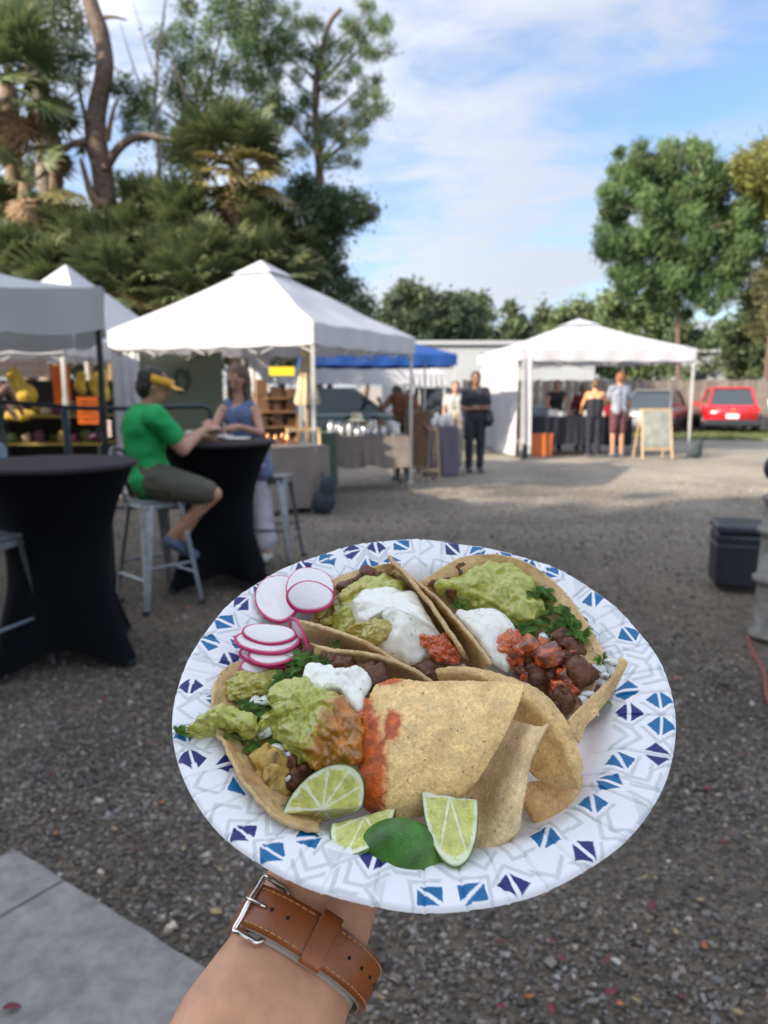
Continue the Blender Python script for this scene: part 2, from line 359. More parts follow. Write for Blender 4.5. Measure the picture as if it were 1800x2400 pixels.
# patio slabs, bottom left
m_conc = M('patio_concrete', (.215, .205, .19), .8, var=.3, vs=14, bump=.0012, bs=160, detail=8)
sa, sj, sb = G(38, 1986, .03), G(152, 2060, .03), G(492, 2272, .03)
e_ = sb - sj; e_ /= np.linalg.norm(e_); f_ = np.array([e_[1], -e_[0], 0]); f_ = f_ if f_[0] < 0 else -f_
patio = bpy.data.objects.new('patio', None); COL.objects.link(patio); tag(patio, kind='structure'); patio.location = tuple(sj * [1, 1, 0])
def slab(s0, s1, d0, d1):
    mb = MB(); n = 26; P = []
    o = sj * [1, 1, 0]; L = []
    for (a, b) in (((s0, d0), (s1, d0)), ((s1, d0), (s1, d1)), ((s1, d1), (s0, d1)), ((s0, d1), (s0, d0))):
        for t in np.linspace(0, 1, n, endpoint=False): L.append((a[0] * (1 - t) + b[0] * t, a[1] * (1 - t) + b[1] * t))
    L = np.array(L); jg = .003 * perlin(np.stack([L[:, 0] * 9, L[:, 1] * 9, L[:, 0] * 0 + s0], 1)) + .002 * perlin(np.stack([L[:, 0] * 40, L[:, 1] * 40, L[:, 0] * 0], 1))
    ctr = L.mean(0); Lo = L + (L - ctr) / np.linalg.norm(L - ctr, axis=1)[:, None] * jg[:, None]
    Li = Lo + (ctr - Lo) / np.linalg.norm(ctr - Lo, axis=1)[:, None] * .006
    k = len(L); V = [o + e_ * p[0] + f_ * p[1] + [0, 0, .030] for p in Li] + [o + e_ * p[0] + f_ * p[1] + [0, 0, .025] for p in Lo] + [o + e_ * p[0] + f_ * p[1] + [0, 0, -.06] for p in Lo]
    F = [tuple(range(k))] + [(i, i + k, (i + 1) % k + k, (i + 1) % k) for i in range(k)] + [(i + k, i + 2 * k, (i + 1) % k + 2 * k, (i + 1) % k + k) for i in range(k)]
    mb.add(V, F); mb.build('slab', m_conc, patio)
ea = -np.linalg.norm((sa - sj)[:2])
for d in (0, .905, 1.81):
    slab(ea, -.004, d, d + .9)
    for k in range(2): slab(.004 + k * .91, .004 + k * .91 + .9, d, d + .9)
MB().box(tuple(sj * [1, 1, 0] + e_ * .77 + f_ * 1.35 + [0, 0, -.02]), (2.1, 2.7, .05), rz=math.atan2(e_[1], e_[0])).build('joint_bed', M('joint_sand', (.06, .055, .05), .9), patio)

# fallen leaves
def petal(seed):
    r = random.Random(seed); n = 7; V = []; L = .03
    for i in range(n):
        t = i / (n - 1); w = .0085 * math.sin(math.pi * min(1, t * .96 + .03)) ** .8
        for s in (-1, 0, 1): V.append(((t - .5) * L, s * w, .004 + .003 * math.sin(3 * t + seed) + .0035 * abs(s)))
    F = [(i * 3 + j, (i + 1) * 3 + j, (i + 1) * 3 + j + 1, i * 3 + j + 1) for i in range(n - 1) for j in range(2)]
    V2 = V + [(x, y, z - .0006) for x, y, z in V]; m = len(V)
    F += [tuple(q + m for q in f)[::-1] for f in F]
    lp_ = [0, 1, 2] + [i * 3 + 2 for i in range(1, n)] + [(n - 1) * 3 + 1, (n - 1) * 3] + [i * 3 for i in range(n - 2, 0, -1)]
    F += [(lp_[k], lp_[(k + 1) % len(lp_)], lp_[(k + 1) % len(lp_)] + m, lp_[k] + m) for k in range(len(lp_))]
    return V2, F
lr = random.Random(8)
m_red = M('red_leaf', (.17, .025, .035), .55, var=.35, vs=120); m_tan = M('dry_leaf', (.34, .25, .13), .65, var=.3, vs=120); m_or = M('orange_leaf', (.40, .13, .05), .6, var=.3, vs=100)
pm = {}
for k in ('red', 'tan', 'orange'):
    V, F = petal({'red': 1, 'tan': 2, 'orange': 3}[k]); pm[k] = mesh_np('leaf_' + k, V, F, {'red': m_red, 'tan': m_tan, 'orange': m_or}[k], True)
spots = [(1170, 2215, 'red', 1.3), (1526, 2127, 'red', 1.2), (1425, 2255, 'red', .9), (1433, 2330, 'red', 1.2), (1600, 2342, 'red', 1), (1292, 2367, 'red', 1), (1174, 2363, 'red', .9), (1242, 2338, 'orange', 1), (1454, 2353, 'orange', .8), (1317, 2249, 'red', .8), (1294, 2207, 'red', .7), (1700, 1975, 'red', 1), (1535, 2060, 'tan', .8), (1660, 1850, 'red', 1), (1490, 2347, 'tan', .9), (1585, 2186, 'tan', .8), (1650, 2218, 'orange', .9), (1512, 2058, 'tan', .8), (1640, 2110, 'tan', .8), (1730, 2375, 'tan', 1), (1520, 2185, 'tan', .7), (245, 1640, 'red', 1.1), (345, 1745, 'red', 1), (160, 1705, 'red', .9), (130, 1955, 'orange', .8), (314, 1993, 'red', .7), (515, 2040, 'tan', .8), (505, 2140, 'tan', 1.4), (270, 1945, 'tan', .7), (1740, 1770, 'red', 1.1), (1640, 1500, 'red', 1.2), (1560, 1450, 'tan', 1.2), (1700, 1620, 'red', 1), (1585, 1590, 'orange', 1), (430, 1990, 'tan', .8), (890, 2340, 'tan', 1), (1340, 1990, 'red', .8), (440, 1425, 'orange', 1.2), (120, 1820, 'red', .8), (380, 1880, 'orange', .7)]
lab = {'red': 'small dark red fallen leaf lying on the dark gravel', 'tan': 'small dry tan leaf lying on the dark gravel', 'orange': 'small orange brown fallen leaf lying on the dark gravel'}
for u, v, k, s in spots:
    o = link('fallen_leaf', pm[k]); p = G(u, v, .004); o.location = p; o.scale = (s,) * 3; o.rotation_euler = (lr.uniform(-.3, .3), lr.uniform(-.3, .3), lr.uniform(0, 6.3)); tag(o, lab[k], 'leaf', k + ' leaves on the gravel')
o = link('fallen_leaf', pm['red']); o.location = G(28, 2367, .032); o.scale = (1.3,) * 3; o.rotation_euler = (0, .1, .5); tag(o, 'dark red leaf lying on the grey concrete slab', 'leaf')

# verge of grass by the parked cars
gr = np.random.RandomState(2); n = 26000; x = gr.uniform(4.2, 22, n); y = gr.uniform(21.8, 27.5, n); h = gr.uniform(.03, .09, n); a = gr.uniform(0, 3.14, n); w = .012
V = np.stack([np.stack([x - w * np.cos(a), y - w * np.sin(a), 0 * x - .02], 1), np.stack([x + w * np.cos(a), y + w * np.sin(a), 0 * x - .02], 1), np.stack([x + gr.uniform(-.03, .03, n), y + gr.uniform(-.03, .03, n), h], 1)], 1).reshape(-1, 3)
tag(link('grass', mesh_np('grass', V, np.arange(3 * n).reshape(n, 3), M('grass_blade', (.09, .12, .03), .6, var=.4, vs=3, trans=.2), False)), 'short patchy green grass in front of the parked cars', 'grass', kind='stuff')

# ================================================================== TREES
def M_leaf(name, col, col2, tr=.38):
    return M(name, col, .5, attr='col', trans=tr, spec=.4)
m_leafA = M_leaf('broad_leaf', (.05, .1, .02), None); m_leafp = M_leaf('palm_frond', (.05, .1, .02), None, .2)
m_bark = M('bark', (.12, .085, .065), .85, var=.45, vs=9, bump=.02, bs=22); m_bark2 = M('grey_bark', (.20, .17, .14), .85, var=.4, vs=12, bump=.01, bs=30)
m_dead = M('dead_frond', (.27, .18, .10), .8, attr='col', var=.3, vs=4)
m_palmtrunk = M('palm_trunk', (.19, .125, .08), .8, var=.35, vs=10, bump=.015, bs=24)
def foliage(name, clumps, n, size, parent, col, seed, aspect=.45, droop=0.0, hang=(0, 0, 0), vary=.45, mat=None, warm=.35, hollow=.5):
    r = np.random.RandomState(seed); C = np.array([c[0] for c in clumps]); Rr = np.array([(c[1],) * 3 if np.isscalar(c[1]) else c[1] for c in clumps], float)
    wt = Rr.prod(1) ** (2 / 3); k = r.choice(len(C), n, p=wt / wt.sum()); d = r.normal(size=(n, 3)); d /= np.linalg.norm(d, axis=1)[:, None]
    rad = r.uniform(size=n) ** hollow * np.where(r.uniform(size=n) < .30, r.uniform(1.0, 1.9, n), 1.0); P = C[k] + d * Rr[k] * rad[:, None] * (1 + .35 * perlin(d * 2.2 + k[:, None] * 3.1))[:, None]
    a = r.normal(size=(n, 3)) + np.array(hang) * 1.5; a[:, 2] -= droop * 1.5; a /= np.linalg.norm(a, axis=1)[:, None]
    b = np.cross(a, r.normal(size=(n, 3))); b /= np.linalg.norm(b, axis=1)[:, None] + 1e-9; s = size * r.uniform(.6, 1.35, n)[:, None]
    V = np.stack([P - a * s * .5, P + b * s * aspect * .5, P + a * s * .5, P - b * s * aspect * .5], 1).reshape(-1, 3)
    cv = r.uniform(1 - vary, 1 + vary, len(C))[k] * r.uniform(.7, 1.3, n); w = np.clip(r.uniform(-.2, 1, len(C))[k] + r.normal(size=n) * .25, 0, 1)[:, None] * warm
    c = (np.array(col)[None] * 2.3 + [.024, .018, .026]) * cv[:, None]; c = c * (1 - w) + np.array([.15, .155, .05]) * cv[:, None] * w
    me = mesh_np(name, V, np.arange(4 * n).reshape(n, 4), mat or m_leafA, False, color=np.repeat(np.clip(c, .004, .5), 4, 0))
    return wlink(name, me, parent)
def limb(name, pts, r0, r1, parent, mat, n=10, seed=0, wob=.12):
    P = catmull(np.array(pts), max(8, len(pts) * 5)); r = np.linspace(r0, r1, len(P)); P = P + np.stack([perlin(P * .9 + seed), perlin(P * .9 + seed + 9), P[:, 0] * 0], 1) * wob
    return MB().tube(P, r, n).build(name, mat, parent, True)
def pxc(Y, lst): return [(J(u, v, Y + (i * 37 % 11 - 5) * .16), px_r(r, Y) if np.isscalar(r) else tuple(px_r(q, Y) for q in r)) for i, (u, v, r) in enumerate(lst)]

FR = 'trees behind the market tents'
# fan frond
def frond_mesh(name, seed, dead=False):
    r = random.Random(seed); mb = MB(); c = []; nb = 26
    mb.tube([(0, 0, 0), (.5, 0, .10), (1.0, 0, .06)], [.03, .02, .015], 5); c += [(.10, .14, .04)] * 15
    for i in range(nb):
        a = -2.15 + 4.3 * i / (nb - 1); L = (.95 - .28 * abs(a) / 2.15) * r.uniform(.85, 1.1); f = .05 * (1 if i % 2 else -1); w = .055; dr = r.uniform(.2, .5) * (2.4 if dead else 1); V = []
        for j, t in enumerate((0.02, .35, .68, 1.0)):
            ww = (w * .3, w * 1.0, w * .7, .004)[j]; x, y, z = 1.0 + math.cos(a) * L * t, math.sin(a) * L * t, .06 + f * (1 - t) * t * 2 - dr * t ** 2.4 * .6 + .10 * math.cos(a) * t
            V += [(x - math.sin(a) * -ww, y - math.cos(a) * ww, z), (x + math.sin(a) * -ww, y + math.cos(a) * ww, z + .02)]
            g = r.uniform(.75, 1.25); base = (.26, .17, .09) if dead else ((.085, .12, .05), (.10, .135, .058), (.12, .155, .065), (.17, .18, .08))[j]; c += [tuple(q * g for q in base)] * 2
        mb.add(V, [(0, 1, 3, 2), (2, 3, 5, 4), (4, 5, 7, 6)])
    return mesh_np(name, np.concatenate(mb.V), mb.F, m_dead if dead else m_leafp, False, color=np.array(c))
FRONDS = [frond_mesh('fan_frond', i) for i in range(4)]; DEAD = [frond_mesh('dead_frond', 10 + i, True) for i in range(2)]
m_frond_y = M('yellowing_frond', (.22, .19, .07), .6, var=.4, vs=2, trans=.25)
FY = []
for f in FRONDS[:2]: g = f.copy(); g.materials[0] = m_frond_y; g.name = 'yellow_frond'; FY.append(g)
def palm(name, label, base, top, size, n=34, dead=10, yellow=0, seed=0, group=None, trunk_r=.16, low=-.5, cat='palm tree'):
    r = random.Random(seed); t = thing(name, label, cat, tuple(base), group=group); top = np.array(top)
    if trunk_r: limb('trunk', [base, (np.array(base) * .6 + top * .4), top], trunk_r * 1.1, trunk_r, t, m_palmtrunk, 10, seed, .05)
    P = inv(t)
    def put(me, nm, az, el, s, roll=0):
        o = link(nm, me, t); m = Matrix.Translation(Vector(top)) @ Matrix.Rotation(az, 4, 'Z') @ Matrix.Rotation(-el, 4, 'Y') @ Matrix.Rotation(roll, 4, 'X') @ Matrix.Diagonal((s, s, s, 1)); o.matrix_local = P @ m
    for i in range(n):
        el = low + (1.45 - low) * ((i + .5) / n) ** 1.0; put(FY[i % 2] if i < yellow else FRONDS[i % 4], 'frond', i * 2.4 + r.uniform(-.3, .3), el + r.uniform(-.12, .12), size * r.uniform(.8, 1.1), r.uniform(-.5, .5))
    for i in range(dead): put(DEAD[i % 2], 'dead_frond', i * 2.4 + 1, r.uniform(-1.45, -1.0), size * r.uniform(.7, .95), r.uniform(-.6, .6))
    return t

Yp = 21.0
# --- the big leaning pine, left
t = thing('pine_tree', 'tall leaning tree with a thick brown trunk and a bare side branch, at the left', 'tree', G(262, 1038), group=FR)
limb('trunk', [G(262, 1034), J(258, 640, Yp), J(250, 500, Yp), J(238, 400, Yp), J(228, 320, Yp), J(234, 240, Yp), J(246, 160, Yp), J(236, 90, Yp), J(216, 0, Yp), J(196, -120, Yp), J(200, -260, Yp)], .32, .16, t, m_bark, 14, 3, .16)
limb('branch', [J(246, 400, Yp - .1), J(275, 352, Yp - .3), J(310, 325, Yp - .4), J(355, 318, Yp - .5), J(395, 330, Yp - .6), J(440, 322, Yp - .6), J(500, 300, Yp - .3)], .13, .04, t, m_bark, 9, 1)
limb('branch', [J(250, 480, Yp - .3), J(225, 470, Yp - .4), J(205, 420, Yp - .5), J(188, 370, Yp - .6)], .14, .05, t, m_palmtrunk, 8, 2)
limb('branch', [J(240, 460, Yp + .3), J(220, 400, Yp + .4), J(205, 300, Yp + .5), J(190, 220, Yp + .5), J(182, 140, Yp + .5)], .10, .03, t, m_bark, 8, 2)
limb('branch', [J(248, 40, Yp - .1), J(270, 40, Yp - .2), J(298, 47, Yp - .2)], .06, .02, t, m_bark, 7, 2, .03)
limb('branch', [J(252, 330, Yp - .1), J(262, 280, Yp - .3), J(272, 240, Yp - .4)], .08, .04, t, m_palmtrunk, 7, 2, .03)
limb('branch', [J(200, 330, Yp), J(150, 345, Yp), J(105, 400, Yp), J(85, 420, Yp)], .10, .05, t, m_bark2, 7, 2)
foliage('crown', pxc(Yp + .6, [(110, 30, 34), (150, 70, 36), (90, 90, 34), (165, 130, 34), (130, 160, 36), (180, 190, 30), (60, 20, 40), (150, 10, 36), (190, 60, 30), (200, 130, 26), (120, 110, 30), (290, 200, 26), (320, 235, 30), (300, 265, 26), (345, 205, 22), (330, 320, 22), (300, 300, 20), (270, 210, 20)]), 9500, .11, t, (.035, .055, .02), 5, .35, vary=.3)
# --- further trunk, far left
t = thing('pine_tree', 'slim pale trunk leaning left at the top left corner', 'tree', G(120, 1025), group=FR)
limb('trunk', [G(120, 1025), J(112, 500, 23), J(105, 300, 23), J(70, 130, 23), J(40, 20, 23), J(10, -80, 23)], .30, .20, t, m_bark2, 10, 5, .08)
foliage('crown', pxc(23, [(60, -60, 60), (0, -40, 60), (20, 60, 30), (120, -30, 50)]), 4500, .14, t, (.035, .06, .02), 15, .4)
# --- airy tree mass in the middle left
t = thing('oak_tree', 'large airy grey green tree filling the middle of the left group', 'tree', G(480, 1020), group=FR)
Y2 = 24.0
limb('trunk', [G(500, 1018), J(490, 700, Y2), J(470, 500, Y2), J(465, 380, Y2), J(480, 260, Y2)], .25, .12, t, m_bark2, 10, 6)
for k, (u, v) in enumerate(((400, 150), (560, 130), (620, 200), (380, 260), (520, 60), (430, 80), (600, 280))): limb('branch', [J(470, 380 - k * 12, Y2), J((470 + u) / 2, (330 + v) / 2, Y2 + (k % 3 - 1)), J(u, v, Y2 + (k % 3 - 1) * 1.4)], .08, .025, t, m_bark2, 6, k)
rr = random.Random(4)
cl = [(u + rr.uniform(-14, 14), v + rr.uniform(-12, 12), rr.uniform(24, 40)) for u, v in [(390, 110), (440, 90), (420, 150), (480, 130), (500, 80), (540, 60), (560, 120), (600, 100), (620, 160), (580, 190), (530, 180), (460, 200), (400, 210), (430, 250), (490, 240), (540, 240), (600, 250), (640, 230), (640, 90), (560, 20), (600, 30), (520, 290), (460, 300), (590, 300), (380, 300), (400, 350), (500, 10), (540, -30), (620, -20), (430, 20), (660, 280), (420, 300), (350, 270), (640, 320), (560, 330)]]
foliage('crown', pxc(Y2, cl), 24000, .115, t, (.040, .068, .024), 6, .4, vary=.4, warm=.3)
# --- bare whitish branches
t = thing('bare_tree', 'thin bare whitish tree with forked twigs beside the leaning trunk', 'tree', G(372, 1020), group=FR)
limb('trunk', [G(372, 1018), J(375, 500, 22), J(368, 300, 22), J(368, 120, 22), J(380, 60, 22)], .09, .03, t, m_conc, 8, 3, .05)
for pts in ([(368, 200), (345, 120), (330, 60), (310, 0)], [(369, 130), (385, 80), (420, 40), (440, 30)], [(370, 300), (330, 210), (300, 110), (282, 50)], [(380, 60), (385, 10), (395, -30)], [(368, 260), (400, 180), (410, 110)]): limb('branch', [J(a, b, 22) for a, b in pts], .035, .010, t, m_conc, 6, 4, .05)
# --- slim pine with needle clusters
t = thing('pine_tree', 'slim pine with separate dark needle clusters against the open sky', 'tree', G(745, 1010), group=FR)
Y3 = 25.0
limb('trunk', [G(748, 1010), J(746, 600, Y3), J(746, 440, Y3), J(748, 370, Y3), J(738, 260, Y3), J(745, 160, Y3), J(770, 60, Y3), J(800, 20, Y3)], .17, .06, t, m_bark, 10, 7, .05)
tf = [(863, 22), (879, 54), (841, 87), (890, 119), (850, 110), (830, 157), (868, 179), (803, 174), (760, 103), (673, 87), (705, 49), (640, 27), (597, 65), (738, 141), (750, 179), (651, 179), (705, 233), (836, 239), (890, 260), (857, 272), (814, 282), (749, 288), (678, 271), (841, 331), (825, 380), (781, 369), (733, 326), (651, 300), (700, 120), (660, 130), (690, 180), (780, 225), (770, 300), (870, 210), (905, 60), (820, 50), (620, 120), (610, 200), (715, 290), (800, 330), (640, 240), (700, 350), (850, 290), (680, 20), (740, 60), (770, 140), (810, 120), (575, 100), (590, 160)]
for k in range(0, len(tf), 2):
    u, v = tf[k]; vb = min(390, v + 70 + abs(u - 745) * .35); limb('branch', [J(746, vb, Y3), J((746 + u) / 2, (vb + v) / 2 + 8, Y3 + (k % 5 - 2) * .3), J(u, v, Y3 + (k % 5 - 2) * .5)], .045, .012, t, m_bark, 5, k, .08)
sub = []
for u, v in tf:
    for q in range(3): sub.append((u + rr.uniform(-16, 16), v + rr.uniform(-13, 13), rr.uniform(11, 21)))
foliage('needles', pxc(Y3, sub), 27000, .15, t, (.038, .066, .020), 8, .16, vary=.4, warm=.4)
# --- dark bush right of the slim pine
def bush(name, label, Y, clumps, n, size, col, seed, group=FR, cat='tree', trunk=None, **k):
    u0 = sum(c[0] for c in clumps) / len(clumps); b = J(u0, 905, Y); b[2] = 0; t = thing(name, label, cat, tuple(b), group=group)
    top = min(c[1] for c in clumps); mid = J(u0, (top + 905) / 2, Y)
    limb('trunk', trunk or [b - [0, 0, .05], (b + mid) / 2, mid], max(.06, .012 * Y * .4), .05, t, m_bark, 8, seed)
    foliage('crown', pxc(Y, clumps), n, size, t, col, seed, **k); return t
bush('oak_tree', 'dark spreading oak below the slim pine, leaning out over the white tent', 23, [(780, 480, 40), (830, 480, 34), (865, 500, 26), (740, 500, 40), (700, 460, 40), (760, 540, 40), (800, 530, 30), (770, 590, 40), (720, 570, 45), (740, 640, 40), (790, 640, 30), (820, 680, 30), (700, 640, 45), (780, 700, 45), (850, 720, 34), (690, 700, 50), (840, 515, 24), (720, 430, 26), (770, 460, 26)], 20000, .13, (.026, .050, .018), 21, vary=.4)
# --- palms
palm('palm_tree', 'cabbage palm with yellowing lower fronds behind the peak of the white tent', G(565, 1030), J(555, 400, 21), 1.02, 36, 9, 12, 31, FR, .19)
palm('palm_tree', 'tall palm at the left edge with a skirt of dead brown fronds', G(78, 1030), J(20, 200, 20), 1.05, 28, 7, 0, 32, FR, .2)
palm('palm_tree', 'palm between the leaning trunk and the left edge, fronds half dead', G(150, 1028), J(130, 320, 21.5), .7, 14, 8, 1, 33, FR, .18)
palm('palm_tree', 'dead headed palm with an orange lit trunk at the left', G(70, 1040), J(58, 430, 19.5), .75, 5, 13, 1, 34, FR, .15)
pal = [(40, 600, 19), (130, 560, 20), (210, 600, 19.5), (300, 560, 20), (370, 620, 19.5), (420, 530, 20.5), (480, 600, 19.5), (260, 650, 18.8), (110, 660, 18.8), (545, 610, 19.8), (620, 620, 20.2), (30, 500, 21), (340, 480, 21.5), (440, 660, 19), (600, 540, 21), (660, 560, 21.5)]
PLAB = ['palmetto low at the left edge above the grey awning', 'palmetto above the left end of the grey awning', 'palmetto above the peak of the tall white tent', 'palmetto below the leaning trunk', 'palmetto above the roof slope of the large white tent', 'high palmetto right of the leaning trunk base', 'palmetto left of the peak of the large white tent', 'palmetto just right of the tall white tent peak', 'lowest palmetto just behind the grey awning', 'palmetto under the yellowing cabbage palm', 'palmetto directly behind the peak of the large white tent', 'palmetto at the left edge below the dead headed palm', 'palmetto beside the base of the bare branch', 'low palmetto where the two white roofs meet', 'palmetto right of the yellowing cabbage palm skirt', 'palmetto at the right end of the thicket, under the dark oak']
for i, (u, v, Y) in enumerate(pal):
    b = J(u, 905, Y); b[2] = 0; palm('palmetto', PLAB[i], tuple(b), J(u, v + 40, Y), .72 + .08 * (i % 3), 26, 2, 1 if i % 3 else 0, 50 + i, 'palmettos in the thicket', .10, -.35, 'palmetto')
m_under = None
r3 = random.Random(9)
bush('shrub_thicket', 'dark tangled thicket filling the ground behind the left tents', 24.5, [(u, v, r3.uniform(36, 56)) for u in range(-60, 720, 62) for v in (590, 670, 750, 840)] + [(u, 510, r3.uniform(22, 42)) for u in range(-40, 640, 75)] + [(60, 400, 36), (330, 440, 34), (420, 450, 36), (650, 510, 36), (280, 440, 30)], 50000, .17, (.045, .065, .032), 61, group=None, cat='shrubs', vary=.45)
# --- right side: weeping tree
t = thing('weeping_tree', 'round tree with feathery drooping foliage at the right, alone against the sky', 'tree', tuple(J(1590, 905, 31.0) * [1, 1, 0]), group='trees at the right')
Y4 = 31.0
limb('trunk', [J(1592, 905, Y4) * [1, 1, 0], J(1590, 880, Y4), J(1588, 760, Y4), J(1585, 660, Y4), J(1590, 540, Y4), J(1600, 440, Y4)], .13, .04, t, m_bark, 10, 2, .05)
for k, (u, v) in enumerate(((1450, 480), (1500, 400), (1680, 430), (1720, 520), (1480, 580), (1560, 380), (1640, 370), (1700, 620))): limb('branch', [J(1588, 680 - k * 14, Y4), J((1588 + u) / 2, (600 + v) / 2 - 20, Y4 + (k % 3 - 1) * .8), J(u, v, Y4 + (k % 3 - 1) * 1.2)], .045, .012, t, m_bark, 6, k)
rw = random.Random(6); cl = []
for i in range(175):
    a = rw.uniform(0, 6.283); q = math.sqrt(rw.uniform(0, 1)); u = 1592 + 188 * q * math.cos(a); v = 522 + 168 * q * math.sin(a) * (1 if math.sin(a) < 0 else 1.15)
    if v > 660 and (u < 1430): continue
    cl.append((u, v, rw.uniform(15, 30)))
cl += [(1440, 400, 18), (1415, 450, 16), (1410, 540, 18), (1420, 600, 16), (1450, 360, 16), (1500, 345, 18), (1560, 345, 20), (1620, 345, 20), (1440, 640, 14), (1480, 680, 16), (1640, 700, 24), (1580, 710, 22), (1700, 690, 24), (1740, 640, 22), (1530, 690, 22), (1500, 650, 26), (1560, 660, 28), (1620, 670, 26), (1660, 660, 26), (1540, 720, 18), (1610, 735, 18), (1670, 720, 20), (1470, 620, 24), (1720, 600, 26), (1745, 560, 24)]
foliage('crown', pxc(Y4, cl), 105000, .23, t, (.040, .080, .022), 71, .2, droop=.8, hang=(-.5, 0, -.3), vary=.45, warm=.35)
bush('yellow_tree', 'yellow green tree cut off by the right edge of the picture', 30.5, [(1770, 400, 44), (1820, 380, 50), (1790, 450, 40), (1740, 380, 26), (1830, 470, 50), (1770, 500, 24), (1850, 420, 60), (1800, 350, 26), (1870, 520, 60)], 17000, .165, (.10, .11, .022), 72, 'trees at the right', warm=.5)
bush('oak_tree', 'low brown green tree under the yellow one at the right edge', 31, [(1790, 660, 34), (1820, 620, 40), (1760, 700, 34), (1830, 720, 50), (1790, 760, 40), (1850, 650, 50)], 9000, .16, (.05, .055, .02), 73, 'trees at the right')
# --- distant line of trees
def line(label, Y, u0, u1, top, n, seed, col, dens=9000):
    r = random.Random(seed); cl = []
    for i in range(n):
        u = u0 + (u1 - u0) * (i + .5) / n; tp = top(u) + r.uniform(-10, 18)
        for v in np.arange(tp + 14, 880, 26): cl.append((u + r.uniform(-12, 12), v + r.uniform(-6, 6), r.uniform(14, 26)))
    return bush('distant_tree', label, Y, cl, dens, .0075 * Y, col, seed, 'distant trees', vary=.35)
line('dark tree crown behind the blue tent, left of the distant row', 46, 905, 1000, lambda u: 690 - 20 * math.sin((u - 905) / 30), 6, 81, (.022, .04, .018))
line('dark rounded tree in the distant row above the white building', 50, 1000, 1130, lambda u: 690 + 14 * math.sin(u / 16), 8, 82, (.022, .042, .018))
line('low feathery distant tree between the tents, with a gap above it', 55, 1130, 1290, lambda u: 735 + 18 * math.sin(u / 13), 8, 83, (.035, .055, .022), 8000)
line('pale green distant tree behind the peak of the right white tent', 48, 1285, 1420, lambda u: 725 - 20 * math.sin((u - 1285) / 43), 8, 84, (.050, .075, .028))
line('distant green tree left of the drooping tree trunk', 46, 1415, 1560, lambda u: 690 + 10 * math.sin(u / 17), 8, 85, (.050, .078, .028), 11000)
line('distant green tree right of the drooping tree trunk, behind the pale house', 44, 1560, 1720, lambda u: 770 + 14 * math.sin(u / 13), 9, 86, (.035, .060, .022))
line('dark green tree behind the red car at the right edge', 40, 1700, 1900, lambda u: 740 + 14 * math.sin(u / 19), 9, 87, (.028, .050, .018))
line('dense low tree behind the left tents, between the thicket and the row', 38, 790, 930, lambda u: 735, 8, 88, (.030, .05, .02))
line('tree closing the far left of the lot behind the thicket', 36, -120, 420, lambda u: 560, 16, 89, (.024, .042, .018), 16000)

# --- unseen oaks added behind the camera to cast shade over the near lot
def added_shade_oak(x, y, h, r, seed, label):
    q = random.Random(seed); t = thing('added_shade_oak', label, 'tree', (x, y, 0), group='unseen oaks added for shade')
    limb('trunk', [(x, y, -.1), (x + .3, y, h * .3), (x, y + .2, h * .7)], .45, .2, t, m_bark, 10, seed)
    cl = [((x + q.uniform(-r, r), y + q.uniform(-r * .5, r * .5), h * q.uniform(.16, .80) + .8), q.uniform(1.5, 2.4)) for _ in range(34)] + [((x + (i - 3) * r * .33, y, h - 1.7 + q.uniform(-.5, .4)), 1.7) for i in range(7)]
    foliage('crown', cl, 15000, .62, t, (.03, .055, .02), seed, .7)
for i, (x, h, r) in enumerate(((-44, 13.6, 5), (-37.5, 13.4, 5), (-31, 13.8, 5), (-24.5, 13.2, 5), (-18, 13.6, 5), (-12, 13.0, 4.5), (-6, 11.5, 4))): added_shade_oak(x, -7.2, h, r, 90 + i, ('first', 'second', 'third', 'fourth', 'fifth', 'sixth', 'seventh')[i] + ' unseen oak of the row added for shade, counted from its far end')
